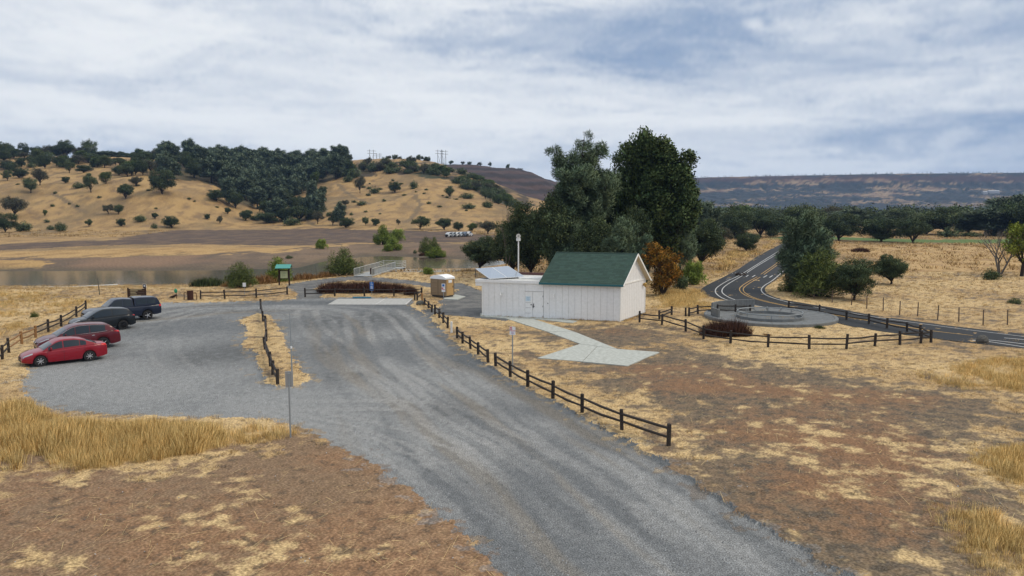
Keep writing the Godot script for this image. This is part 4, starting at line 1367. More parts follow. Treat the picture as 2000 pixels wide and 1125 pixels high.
# ---------------------------------------------------------------- fences
func fence(called: String, label: String, pts: Array, bays: Array, tall := 0.88, fresh := []) -> Node3D:
	var first: Vector2 = pts[0]
	var t := thing(called, label, "fence", Vector3(first.x, 0, first.y), 0.0, "")
	var dark := mat("tarred_wood", Color(0.06, 0.05, 0.043), 0.85, 0.0, "wood", 1.2)
	var newer := mat("fresh_wood", Color(0.42, 0.23, 0.09), 0.8, 0.0, "wood", 1.2)
	for i in pts.size():
		var p: Vector2 = pts[i] - first
		var m := MB.new()
		m.col = Color.WHITE * rng.randf_range(0.7, 1.35)
		var h := tall * rng.randf_range(0.94, 1.07)
		var b := Basis(Vector3.UP, rng.randf() * 3.0) * Basis(Vector3.RIGHT, rng.randf_range(-0.05, 0.05))
		b = Basis(Vector3.BACK, rng.randf_range(-0.04, 0.04)) * b
		m.box(Transform3D(b, Vector3(p.x, h / 2.0 - 0.1, p.y)), Vector3(0.15, h + 0.2, 0.15), 0.025)
		part(t, "post", m, newer if i in fresh else dark)
	for bay in bays:
		var p: Vector2 = pts[bay[0]] - first
		var q: Vector2 = pts[bay[1]] - first
		for y in [0.36, 0.7]:
			var m := MB.new()
			m.col = Color.WHITE * rng.randf_range(0.75, 1.5)
			var a := Vector3(p.x, y * tall / 0.88 + rng.randf_range(-0.04, 0.04), p.y)
			var e := Vector3(q.x, y * tall / 0.88 + rng.randf_range(-0.04, 0.04), q.y)
			var mid := (a + e) / 2.0 + Vector3(0, rng.randf_range(-0.05, 0.01), 0)
			var r0 := rng.randf_range(0.04, 0.055)
			m.tube(a, mid, r0, 0.058, 6)
			m.tube(mid, e, 0.058, r0, 6)
			part(t, "rail", m, newer if bay[0] in fresh and bay[1] in fresh or bay.size() > 2 else dark)
	return t


func chain(n: int, from := 0) -> Array:
	var out := []
	for i in range(from, from + n - 1):
		out.append([i, i + 1])
	return out


func fences() -> void:
	fence("rail_fence", "low dark split-rail fence along the drive nearest the bend, with its sagging last bay", [Vector2(-0.96, -45.39), Vector2(-0.1, -42.62), Vector2(0.82, -40.28), Vector2(2, -37.73), Vector2(3.19, -35.09), Vector2(4.61, -32.39), Vector2(6.15, -30.15)], chain(7))
	fence("rail_fence", "five-post dark split-rail fence between the white marker post and the no-parking sign", [Vector2(-3.89, -55.3), Vector2(-3.37, -53.12), Vector2(-2.75, -51.21), Vector2(-2.14, -49.2), Vector2(-1.45, -46.69)], chain(5))
	fence("rail_fence", "short dark split-rail fence in front of the small path to the white building", [Vector2(-6.67, -67.72), Vector2(-6.09, -65.41), Vector2(-5.51, -62.64), Vector2(-4.93, -59.89)], chain(4))
	fence("rail_fence", "low dark fence stub of short posts beside the boulder at the bay corner", [Vector2(-8.26, -74.06), Vector2(-7.66, -71.82), Vector2(-7.11, -69.37)], chain(3), 0.72)
	fence("rail_fence", "dark split-rail fence behind the concrete bays in front of the red-brown hedge", [Vector2(-21.45, -81.23), Vector2(-18.41, -81.41), Vector2(-15.34, -81.41), Vector2(-12.27, -81.41), Vector2(-9.47, -82.16)], chain(5), 0.95)
	fence("corner_fence", "short fence with pale rails and a rusty red post at the bay corner", [Vector2(-9.4, -77.69), Vector2(-9.4, -81.69), Vector2(-8.87, -77.27), Vector2(-9.73, -78.33)], [[0, 1]], 0.85, [2])
	fence("rail_fence", "dark split-rail fence between the rubbish drum and the map kiosk", [Vector2(-31.35, -78.85), Vector2(-29.01, -79.07), Vector2(-26.11, -80), Vector2(-23.84, -83.12)], chain(4), 0.95)
	fence("rail_fence", "crooked dark rail fence on the straw island in the gravel", [Vector2(-22.95, -71.46), Vector2(-20.25, -63.48), Vector2(-19.1, -60.5), Vector2(-17.04, -54.03), Vector2(-16.19, -50.91), Vector2(-14.16, -45.48), Vector2(-13.29, -43.1), Vector2(-12.32, -40.71)], chain(8), 0.9)
	fence("rail_fence", "rail fence with two fresh tan posts in front of the parked cars", [Vector2(-30.18, -44.75), Vector2(-31.24, -47.64), Vector2(-32.19, -49.74), Vector2(-33.39, -53.02), Vector2(-33.94, -55.52), Vector2(-34.54, -58.1), Vector2(-35.05, -60.69), Vector2(-36.87, -66.15), Vector2(-38.36, -70.4)], [[0, 1], [1, 2], [2, 3, 1], [3, 4], [4, 5], [5, 6], [6, 7], [7, 8]], 0.95, [3, 4])
	fence("rail_fence", "long dark split-rail fence round the front of the concrete basin", [Vector2(10.28, -62.92), Vector2(11.86, -61.69), Vector2(12.98, -58.31), Vector2(13.52, -55), Vector2(14.91, -53.12), Vector2(17, -51.66), Vector2(19.51, -51.1), Vector2(21.98, -51.1), Vector2(24.27, -52.04), Vector2(26.21, -52.62), Vector2(27.95, -53.22), Vector2(28.8, -53.54)], chain(12), 0.98)
	fence("rail_fence", "dark split-rail fence on the road side of the concrete basin", [Vector2(28.9, -53.72), Vector2(29.42, -56.18), Vector2(29.44, -58.14), Vector2(28.71, -59.74), Vector2(28.38, -62.09), Vector2(27.55, -64.35), Vector2(26.62, -67.72), Vector2(25.02, -70.75)], chain(8), 0.85)
	fence("rail_fence", "dark split-rail fence behind the basin near the white building", [Vector2(15.09, -66.61), Vector2(16.17, -68.05), Vector2(18, -68.54), Vector2(19.58, -68.54), Vector2(20.83, -68.37)], chain(5), 0.85)
	fence("rail_fence", "old brown rail fence beside the gable wall of the white building", [Vector2(12.19, -64.64), Vector2(13.7, -67.08), Vector2(14.8, -66.61)], [[0, 1]], 0.8)
	# wire fence beyond the road
	var pts := [Vector2(30.47, -78.98), Vector2(31.09, -76.04), Vector2(32.13, -74.06), Vector2(32.42, -71.46), Vector2(33.26, -70.06), Vector2(33.43, -67.4), Vector2(34.49, -66.45), Vector2(35.11, -64.43), Vector2(36.17, -63.2), Vector2(37.16, -61.56), Vector2(39.08, -61.56), Vector2(40.11, -60.5), Vector2(41.06, -58.99)]
	var first: Vector2 = pts[0]
	var t := thing("wire_fence", "thin wire fence on brown stakes beyond the asphalt road", "fence", Vector3(first.x, 0, first.y))
	var stake := mat("brown_stake", Color(0.1, 0.07, 0.05), 0.9)
	for p in pts:
		var m := MB.new()
		m.tube(Vector3(p.x - first.x, -0.1, p.y - first.y), Vector3(p.x - first.x + rng.randf_range(-0.05, 0.05), 1.25, p.y - first.y), 0.05, 0.04, 6)
		part(t, "stake", m, stake)
	for y in [0.4, 0.75, 1.1]:
		var m := MB.new()
		for i in pts.size() - 1:
			var a: Vector2 = pts[i] - first
			var b: Vector2 = pts[i + 1] - first
			m.tube(Vector3(a.x, y, a.y), Vector3(b.x, y, b.y), 0.008, 0.008, 3, false)
		part(t, "wire", m, mat("wire", Color(0.2, 0.18, 0.16), 0.6, 0.5))



# ---------------------------------------------------------------- vehicles
func pl(pts: Array, x: float) -> float:   # a smooth-cornered profile through Vector2(x, value)
	if x <= pts[0].x:
		return pts[0].y
	for i in pts.size() - 1:
		if x <= pts[i + 1].x:
			var t: float = (x - pts[i].x) / (pts[i + 1].x - pts[i].x)
			return lerpf(pts[i].y, pts[i + 1].y, t)
	return pts[-1].y


class Car:
	var long := 4.6
	var half := 0.88
	var sill := 0.22
	var arch := 0.37
	var radius := 0.32
	var front := 1.35     # axle positions, nose towards +x
	var rear := -1.25
	var deck := []        # top of the lower body along x
	var roof := []        # top of the cabin along x
	var taper := 0.26
	var roof_half := 0.63
	var belt := 0.9
	var host: Node3D

	func wide(x: float) -> float:
		var u := absf(x) / (long / 2.0)
		return half * (1.0 - taper * pow(clampf((u - 0.62) / 0.38, 0.0, 1.0), 2.6))

	func under(x: float) -> float:
		var b := sill + 0.1 * pow(absf(x) / (long / 2.0), 8.0)
		for ax in [front, rear]:
			var dx: float = x - ax
			if absf(dx) < arch:
				b = maxf(b, radius + sqrt(arch * arch - dx * dx))
		return b

	func low(x: float, v: float) -> Vector3:   # the side of the body, v from the sill to the middle of the bonnet
		var b := under(x)
		var t: float = maxf(host.pl(deck, x), b + 0.06)
		var w := wide(x)
		var z := [0.965, 0.995, 1.0, 0.985, 0.955, 0.86, 0.5, 0.0]
		var y := [b, lerpf(b, t, 0.25), lerpf(b, t, 0.5), lerpf(b, t, 0.74), t - 0.06, t, t + 0.03, t + 0.04]
		var s := clampf(v, 0.0, 0.9999) * 7.0
		var k := int(s)
		var f := s - k
		return Vector3(x, lerpf(y[k], y[k + 1], f), w * lerpf(z[k], z[k + 1], f))

	func cab(x: float, v: float) -> Vector3:   # the side of the cabin, v from the belt line to the middle of the roof
		var b: float = host.pl(deck, x) - 0.02
		var r: float = maxf(host.pl(roof, x), b + 0.005)
		var top: float = 0.0
		for p in roof:
			top = maxf(top, p.y)
		var up := clampf((r - b) / (top - b), 0.0, 1.0)
		var w0 := wide(x) * 0.93
		var w1 := lerpf(w0, roof_half, up)
		var z := [w0, w1, w1 * 0.9, w1 * 0.5, 0.0]
		var y := [b, r - 0.05 * up, r, r + 0.02, r + 0.03]
		var s := clampf(v, 0.0, 0.9999) * 4.0
		var k := int(s)
		var f := s - k
		return Vector3(x, lerpf(y[k], y[k + 1], f), lerpf(z[k], z[k + 1], f))

	func skin(b: MB, f: Callable, xs: Array, v0: float, v1: float, nv: int, lift := 0.0, both := true) -> void:
		var g := []
		for x in xs:
			var col := []
			for j in nv + 1:
				col.append(f.call(x, lerpf(v0, v1, float(j) / nv)))
			g.append(col)
		var nn := []
		for i in xs.size():
			var col := []
			for j in nv + 1:
				var du: Vector3 = g[mini(i + 1, xs.size() - 1)][j] - g[maxi(i - 1, 0)][j]
				var dv: Vector3 = g[i][mini(j + 1, nv)] - g[i][maxi(j - 1, 0)]
				var m := du.cross(dv)
				m = m.normalized() if m.length() > 1e-9 else Vector3.UP
				if m.dot(Vector3(0, 0.2, 1)) < 0.0:
					m = -m
				col.append(m)
			g[i] = range(nv + 1).map(func(j): return g[i][j] + col[j] * lift)
			nn.append(col)
		for s in ([1.0, -1.0] if both else [1.0]):
			var k := Vector3(1, 1, s)
			for i in xs.size() - 1:
				for j in nv:
					var p := [[i, j], [i + 1, j], [i + 1, j + 1], [i, j + 1]]
					for t in [[0, 1, 2], [0, 2, 3]]:
						var a: Array = t.map(func(q): return g[p[q][0]][p[q][1]] * k)
						var m: Array = t.map(func(q): return nn[p[q][0]][p[q][1]] * k)
						var face: Vector3 = (a[1] - a[0]).cross(a[2] - a[0])
						if face.length_squared() < 1e-14:
							continue
						if face.dot(m[0] + m[1] + m[2]) < 0.0:
							b.put3(a[0], a[2], a[1], m[0], m[2], m[1])
						else:
							b.put3(a[0], a[1], a[2], m[0], m[1], m[2])


func span(a: float, b: float, n: int) -> Array:
	return range(n + 1).map(func(i): return lerpf(a, b, float(i) / n))


func vehicle(o: Node3D, c: Car, paint: Material, look: Dictionary) -> void:
	c.host = self
	var glass := mat("car_glass", Color(0.015, 0.022, 0.028), 0.06)
	glass.metallic_specular = 0.5
	var black := mat("car_black", Color(0.012, 0.012, 0.013), 0.6)
	var chrome := mat("chrome", Color(0.7, 0.7, 0.72), 0.2, 0.9)
	var h := c.long / 2.0
	var body := MB.new()
	c.skin(body, c.low, span(-h, h, 72), 0.0, 1.0, 14)
	for e in [-h, h]:
		for s in [1.0, -1.0]:
			for j in 14:
				var a := c.low(e, j / 14.0) * Vector3(1, 1, s)
				var b := c.low(e, (j + 1) / 14.0) * Vector3(1, 1, s)
				var m := Vector3(e * 1.004, (c.under(e) + pl(c.deck, e)) / 2.0, 0)
				body.out3(a, b, m, Vector3(0, 0.5, 0))
				body.out3(a, b, Vector3(a.x, a.y, 0), Vector3(0, 0.5, 0))
	part(o, "body", body, paint)
	var r0: float = c.roof[0].x
	var r1: float = c.roof[-1].x
	var cabin := MB.new()
	c.skin(cabin, c.cab, span(r0, r1, 34), 0.0, 1.0, 12)
	part(o, "cabin", cabin, paint)
	for w in look.windows:
		var m := MB.new()
		c.skin(m, c.cab, span(w[0], w[1], 12), 0.035, 0.235, 4, 0.012, false)
		part(o, "side_window", m, glass)
		m = MB.new()
		c.skin(m, func(x, v): return c.cab(x, v) * Vector3(1, 1, -1), span(w[0], w[1], 12), 0.035, 0.235, 4, -0.012, false)
		part(o, "side_window", m, glass)
	for w in look.screens:
		var m := MB.new()
		var xs := span(w[0], w[1], 6)
		for i in 6:
			var p := c.cab(xs[i], 0.3)
			var q := c.cab(xs[i + 1], 0.3)
			var t := (q - p)
			var up := Vector3(-t.y, t.x, 0).normalized() * 0.016
			if up.y < 0:
				up = -up
			for k in 6:
				var u0 := lerpf(-0.97, 0.97, k / 6.0)
				var u1 := lerpf(-0.97, 0.97, (k + 1) / 6.0)
				var bow := func(u: float) -> float: return 0.035 * (1.0 - u * u)
				m.out4(Vector3(p.x, p.y + bow.call(u0), p.z * u0) + up, Vector3(p.x, p.y + bow.call(u1), p.z * u1) + up, Vector3(q.x, q.y + bow.call(u1), q.z * u1) + up, Vector3(q.x, q.y + bow.call(u0), q.z * u0) + up, Vector3((p.x + q.x) / 2, 0.3, 0) - up)
		part(o, "windscreen" if w[0] > 0.0 else "rear_window", m, glass)
	var floor_ := MB.new()
	floor_.at(Vector3(0, c.sill + 0.16, 0), Vector3(c.long - 0.5, 0.28, c.half * 2.0 - 0.5))
	part(o, "underbody", floor_, black)
	# wheels
	var tyre := MB.new()
	var R := c.radius
	var wd: float = look.get("tyre", 0.2)
	var on := Transform3D(Basis(Vector3.RIGHT, PI / 2), Vector3.ZERO)
	tyre.lathe(on, [Vector2(R * 0.64, -wd / 2), Vector2(R * 0.94, -wd / 2), Vector2(R, -wd / 2 + 0.03), Vector2(R, wd / 2 - 0.03), Vector2(R * 0.94, wd / 2), Vector2(R * 0.64, wd / 2), Vector2(R * 0.64, -wd / 2)], 28)
	var rim := MB.new()
	rim.lathe(on, [Vector2(R * 0.6, -wd / 2 + 0.02), Vector2(R * 0.66, wd / 2 + 0.005), Vector2(R * 0.6, wd / 2 + 0.01), Vector2(R * 0.57, wd / 2 - 0.03)], 24)
	for i in look.spokes:
		var an: float = TAU * i / look.spokes
		var u := Vector3(cos(an), sin(an), 0)
		rim.bar(u * R * 0.12 + Vector3(0, 0, -wd / 2 + 0.012), u * R * 0.6 + Vector3(0, 0, -wd / 2 + 0.012), look.get("spoke", 0.06), 0.035, 0.008)
		rim.bar(u * R * 0.12 + Vector3(0, 0, wd / 2 - 0.012), u * R * 0.6 + Vector3(0, 0, wd / 2 - 0.012), look.get("spoke", 0.06), 0.035, 0.008)
	rim.lathe(on, [Vector2(0, -wd / 2 - 0.005), Vector2(R * 0.18, -wd / 2), Vector2(R * 0.18, wd / 2), Vector2(0, wd / 2 + 0.005)], 14)
	var plate := MB.new()
	plate.lathe(on, [Vector2(0.0, -wd / 2 + 0.05), Vector2(R * 0.62, -wd / 2 + 0.05), Vector2(R * 0.62, wd / 2 - 0.05), Vector2(0.0, wd / 2 - 0.05)], 18)
	var tm := tyre.done()
	var rm := rim.done()
	var pm := plate.done()
	for ax in [c.front, c.rear]:
		for s in [1.0, -1.0]:
			var w := part(o, "wheel", tm, mat("tyre", Color(0.02, 0.02, 0.021), 0.85))
			w.position = Vector3(ax, R, s * (c.half - wd / 2 - 0.01))
			part(w, "rim", rm, look.get("rim", chrome))
			part(w, "brake_disc", pm, black)
	# lamps
	var clear := mat("lamp_clear", Color(0.33, 0.35, 0.37), 0.12, 0.2)
	var red := mat("lamp_red", Color(0.5, 0.012, 0.012), 0.15)
	for s in [1.0, -1.0]:
		for l in [["headlight", look.head, clear], ["tail_light", look.tail, red]]:
			var m := MB.new()
			c.skin(m, func(x, v): return c.low(x, v) * Vector3(1, 1, s), span(l[1][0], l[1][1], 6), l[1][2], l[1][3], 4, 0.012 * s, false)
			part(o, l[0], m, l[2])
	var grille := MB.new()
	var nose: float = c.wide(h) * 1.5
	grille.at(Vector3(h + 0.004, look.get("grille", 0.55), 0), Vector3(0.03, 0.14, nose * 0.6), 0.008)
	grille.at(Vector3(h + 0.002, 0.36, 0), Vector3(0.03, 0.12, nose * 0.8), 0.008)
	part(o, "grille", grille, black)
	if look.has("chrome"):
		var m := MB.new()
		m.bar(Vector3(h + 0.02, look.grille - 0.06, 0.0), Vector3(h + 0.02, look.grille + 0.08, 0.32), 0.03, 0.04)
		m.bar(Vector3(h + 0.02, look.grille - 0.06, 0.0), Vector3(h + 0.02, look.grille + 0.08, -0.32), 0.03, 0.04)
		part(o, "grille_bar", m, chrome)
		for s in [1.0, -1.0]:
			var t := MB.new()
			var xs := span(look.chrome[0], look.chrome[1], 16)
			for i in 16:
				t.bar((c.cab(xs[i], 0.245) + Vector3(0, 0, 0.012)) * Vector3(1, 1, s), (c.cab(xs[i + 1], 0.245) + Vector3(0, 0, 0.012)) * Vector3(1, 1, s), 0.02, 0.025)
				t.bar((c.cab(xs[i], 0.02) + Vector3(0, 0, 0.012)) * Vector3(1, 1, s), (c.cab(xs[i + 1], 0.02) + Vector3(0, 0, 0.012)) * Vector3(1, 1, s), 0.02, 0.025)
			part(o, "window_trim", t, chrome)
	for s in [1.0, -1.0]:
		var mr := MB.new()
		var q: Vector3 = c.cab(look.mirror, 0.06) * Vector3(1, 1, s)
		mr.box(Transform3D(Basis(Vector3.UP, 0.2 * s), q + Vector3(0, 0.06, 0.1 * s)), Vector3(0.1, 0.14, 0.2), 0.03)
		part(o, "mirror", mr, look.get("mirror_mat", paint))
		for x in look.handles:
			var hd := MB.new()
			var g := c.low(x, 0.5) * Vector3(1, 1, s)
			hd.at(g + Vector3(0, 0, 0.02 * s), Vector3(0.18, 0.03, 0.03), 0.008)
			part(o, "door_handle", hd, look.get("handle_mat", paint))
		for x in look.seams:
			var sm := MB.new()
			for k in 8:
				sm.bar((c.low(x, 0.02 + k * 0.085) + Vector3(0, 0, 0.002)) * Vector3(1, 1, s), (c.low(x, 0.02 + (k + 1) * 0.085) + Vector3(0, 0, 0.002)) * Vector3(1, 1, s), 0.012, 0.01)
			part(o, "door_seam", sm, black)
	var bump := MB.new()
	bump.at(Vector3(-h - 0.005, c.sill + 0.16, 0), Vector3(0.06, 0.12, nose * 0.95), 0.02)
	part(o, "bumper", bump, look.get("bumper_mat", black))


func car_paint(key: String, c: Color, rough := 0.3) -> StandardMaterial3D:
	var m := mat(key, c, rough, 0.0)
	m.metallic_specular = 0.3
	m.clearcoat_enabled = true
	m.clearcoat = 0.5
	m.clearcoat_roughness = 0.06
	return m


func parked(called: String, label: String, cat: String, wheel: Vector2, ahead: Vector2, c: Car) -> Node3D:   # wheel: where its rear wheel on the viewer's side stands
	var d := ahead.normalized()
	var away := Vector2(d.y, -d.x)
	if away.y > 0.0:
		away = -away
	var mid := wheel - d * c.rear + away * (c.half - 0.12)
	return thing(called, label, cat, Vector3(mid.x, 0.0, mid.y), atan2(-d.y, d.x), "")


func v2s(a: Array) -> Array:
	var out := []
	for i in range(0, a.size(), 2):
		out.append(Vector2(a[i], a[i + 1]))
	return out


func cars() -> void:
	var ahead := Vector2(-0.767, 0.642)
	# red saloon
	var c := Car.new()
	c.long = 4.56
	c.half = 0.88
	c.front = 1.36
	c.rear = -1.24
	c.deck = v2s([-2.28, 0.78, -2.2, 0.98, -1.5, 1.03, 0.75, 0.9, 1.1, 0.92, 1.75, 0.8, 2.15, 0.66, 2.28, 0.5])
	c.roof = v2s([-1.72, 1.03, -0.95, 1.36, -0.5, 1.45, 0.0, 1.465, 0.25, 1.44, 0.5, 1.36, 1.2, 0.92])
	var o := parked("parked_car", "bright red four-door saloon with silver wheel covers", "car", Vector2(-25.73, -47.31), ahead, c)
	vehicle(o, c, car_paint("red_paint", Color(0.22, 0.006, 0.016)), {"windows": [[-1.1, -0.78], [-0.74, 0.1], [0.16, 0.92]], "screens": [[0.42, 1.17], [-1.68, -0.85]], "spokes": 7, "spoke": 0.075, "head": [1.72, 2.2, 0.58, 0.72], "tail": [-2.25, -1.95, 0.52, 0.74], "mirror": 0.78, "handles": [-0.72, 0.14], "seams": [-1.0, 0.12, 0.98], "rim": mat("wheel_cover", Color(0.5, 0.5, 0.52), 0.35, 0.6), "grille": 0.52, "bumper_mat": mats["red_paint"]})
	# dark red sport-utility
	c = Car.new()
	c.long = 4.88
	c.half = 0.95
	c.front = 1.5
	c.rear = -1.32
	c.radius = 0.37
	c.arch = 0.43
	c.sill = 0.28
	c.roof_half = 0.68
	c.deck = v2s([-2.44, 0.8, -2.36, 1.08, -1.9, 1.2, -1.3, 1.12, 0.8, 1.02, 1.25, 1.06, 1.9, 0.96, 2.3, 0.8, 2.44, 0.6])
	c.roof = v2s([-2.2, 1.15, -1.9, 1.45, -1.6, 1.6, -0.8, 1.68, 0.0, 1.69, 0.35, 1.63, 0.6, 1.54, 1.35, 1.05])
	o = parked("parked_car", "dark maroon crossover with chrome window trim beside the red saloon", "car", Vector2(-27.08, -51.56), ahead, c)
	vehicle(o, c, car_paint("maroon_paint", Color(0.085, 0.006, 0.012)), {"windows": [[-1.5, -0.6], [-0.55, 0.25], [0.3, 1.0]], "screens": [[0.5, 1.32], [-2.16, -1.75]], "spokes": 5, "head": [1.78, 2.3, 0.62, 0.74], "tail": [-2.4, -2.05, 0.56, 0.74], "mirror": 0.85, "handles": [-0.75, 0.3], "seams": [-1.2, 0.25, 1.05], "grille": 0.68, "chrome": [-1.6, 1.05], "handle_mat": mats["chrome"], "tyre": 0.23})
	# black crossover
	c = Car.new()
	c.long = 4.45
	c.half = 0.92
	c.front = 1.42
	c.rear = -1.26
	c.radius = 0.36
	c.arch = 0.42
	c.sill = 0.28
	c.roof_half = 0.68
	c.deck = v2s([-2.22, 0.8, -2.16, 1.05, -1.7, 1.16, 0.7, 1.02, 1.1, 1.05, 1.8, 0.95, 2.1, 0.82, 2.22, 0.6])
	c.roof = v2s([-2.05, 1.12, -1.75, 1.52, -1.4, 1.6, -0.6, 1.66, 0.0, 1.65, 0.25, 1.58, 0.5, 1.48, 1.2, 1.04])
	o = parked("parked_car", "black crossover with black wheels between the maroon crossover and the pickup", "car", Vector2(-29.73, -59.64), ahead, c)
	vehicle(o, c, car_paint("black_paint", Color(0.008, 0.011, 0.014)), {"windows": [[-1.6, -0.6], [-0.5, 0.9]], "screens": [[0.42, 1.17], [-2.02, -1.72]], "spokes": 5, "head": [1.65, 2.1, 0.62, 0.72], "tail": [-2.19, -1.95, 0.6, 0.74], "mirror": 0.78, "handles": [-0.7, 0.25], "seams": [-1.1, 0.2, 0.95], "rim": mat("black_rim", Color(0.02, 0.02, 0.022), 0.4, 0.4), "grille": 0.68, "tyre": 0.23})
	# dark blue pickup with a camper shell
	c = Car.new()
	c.long = 5.75
	c.half = 0.98
	c.front = 1.85
	c.rear = -1.75
	c.radius = 0.39
	c.arch = 0.47
	c.sill = 0.4
	c.taper = 0.14
	c.roof_half = 0.76
	c.deck = v2s([-2.87, 1.24, 0.9, 1.16, 1.25, 1.16, 2.2, 1.12, 2.7, 1.0, 2.87, 0.75])
	c.roof = v2s([-0.72, 1.2, -0.66, 1.8, 0.0, 1.87, 0.45, 1.86, 0.7, 1.78, 1.35, 1.18])
	o = parked("parked_pickup", "dark blue pickup truck with a camper shell over its bed", "pickup truck", Vector2(-30.24, -64.82), ahead, c)
	var navy := car_paint("navy_paint", Color(0.008, 0.013, 0.03))
	vehicle(o, c, navy, {"windows": [[-0.55, 0.05], [0.12, 0.95]], "screens": [[0.62, 1.3]], "spokes": 5, "spoke": 0.09, "head": [2.45, 2.84, 0.62, 0.74], "tail": [-2.865, -2.72, 0.45, 0.72], "mirror": 0.95, "handles": [-0.35, 0.2], "seams": [-0.68, 0.08, 1.05], "grille": 0.82, "tyre": 0.26, "bumper_mat": mats["chrome"]})
	var sh := Car.new()
	sh.host = self
	sh.long = 5.75
	sh.half = 0.98
	sh.taper = 0.1
	sh.roof_half = 0.8
	sh.deck = v2s([-2.9, 1.26, -0.7, 1.22])
	sh.roof = v2s([-2.82, 1.26, -2.6, 1.78, -2.3, 1.86, -1.2, 1.9, -0.78, 1.86])
	var m := MB.new()
	sh.skin(m, sh.cab, span(-2.82, -0.78, 24), 0.0, 1.0, 12)
	for k in 10:
		for s in [1.0, -1.0]:
			m.out3(sh.cab(-0.78, k / 10.0) * Vector3(1, 1, s), sh.cab(-0.78, (k + 1) / 10.0) * Vector3(1, 1, s), Vector3(-0.78, 1.4, 0), Vector3(-1.5, 1.4, 0))
	var shell := part(o, "camper_shell", m, navy)
	for s in [1.0, -1.0]:
		for w in [[-2.45, -1.75], [-1.68, -0.92]]:
			m = MB.new()
			sh.skin(m, func(x, v): return sh.cab(x, v) * Vector3(1, 1, s), span(w[0], w[1], 8), 0.05, 0.21, 4, 0.012 * s, false)
			part(shell, "side_window", m, mats["car_glass"])
	# a row of cars parked across the lake, far off
	c = Car.new()
	c.deck = v2s([-2.28, 0.85, -1.5, 1.0, 0.9, 0.95, 2.1, 0.75, 2.28, 0.5])
	c.roof = v2s([-2.0, 1.0, -1.2, 1.5, 0.2, 1.55, 1.2, 0.95])
	c.host = self
	var tints := [Color(0.45, 0.47, 0.49), Color(0.25, 0.28, 0.3), Color(0.5, 0.51, 0.51), Color(0.35, 0.4, 0.44), Color(0.1, 0.13, 0.18), Color(0.45, 0.46, 0.47)]
	var names := ["palest", "silver", "white", "light grey", "blue-grey", "off-white"]
	for i in 6:
		var p := Vector2(-19.53, -250.9).lerp(Vector2(-13.96, -256.29), i / 5.0)
		var v := thing("distant_car", "%s car in the row parked across the lake, number %s from the shore trees" % [names[i], ["six", "five", "four", "three", "two", "one"][i]], "car", on_land(p), deg_to_rad(60 + i * 3), "cars parked across the lake")
		var b := MB.new()
		c.skin(b, c.low, span(-2.28, 2.28, 20), 0.0, 1.0, 7)
		c.skin(b, c.cab, span(-2.0, 1.2, 10), 0.25, 1.0, 5)
		part(v, "body", b, mat("far_paint_%d" % i, tints[i], 0.4))
		b = MB.new()
		c.skin(b, c.cab, span(-2.0, 1.2, 10), 0.0, 0.25, 3)
		part(v, "window", b, mats["car_glass"])
		for ax in [c.front, c.rear]:
			for s in [1.0, -1.0]:
				b = MB.new()
				b.tube(Vector3(ax, 0.32, s * 0.7), Vector3(ax, 0.32, s * 0.87), 0.32, 0.32, 10)
				part(v, "wheel", b, mats["tyre"])


# ---------------------------------------------------------------- signs and small things
func lettering(parent: Node3D, called: String, what: String, size: float, colour: Material, where: Vector3, fat := 0.006) -> void:
	var f := SystemFont.new()
	f.font_names = PackedStringArray(["Droid Sans"])
	f.font_weight = 700
	var t := TextMesh.new()
	t.text = what
	t.font = f
	t.font_size = 32
	t.pixel_size = size / 32.0
	t.depth = fat
	var o := part(parent, called, t, colour)
	o.position = where


func signpost(label: String, at: Vector2, tall: float, plates: Array, post_mat: Material, turn := 0.0, post_r := 0.035) -> Node3D:
	var t := thing("sign_post", label, "sign", Vector3(at.x, 0, at.y), turn)
	var m := MB.new()
	m.tube(Vector3(0, -0.2, 0), Vector3(0, tall, 0), post_r, post_r, 8)
	part(t, "post", m, post_mat)
	for p in plates:   # [bottom, height, width, material]
		var q := MB.new()
		q.at(Vector3(0, p[0] + p[1] / 2.0, post_r + 0.012), Vector3(p[2], p[1], 0.014), 0.004)
		part(t, "plate", q, p[3])
	return t


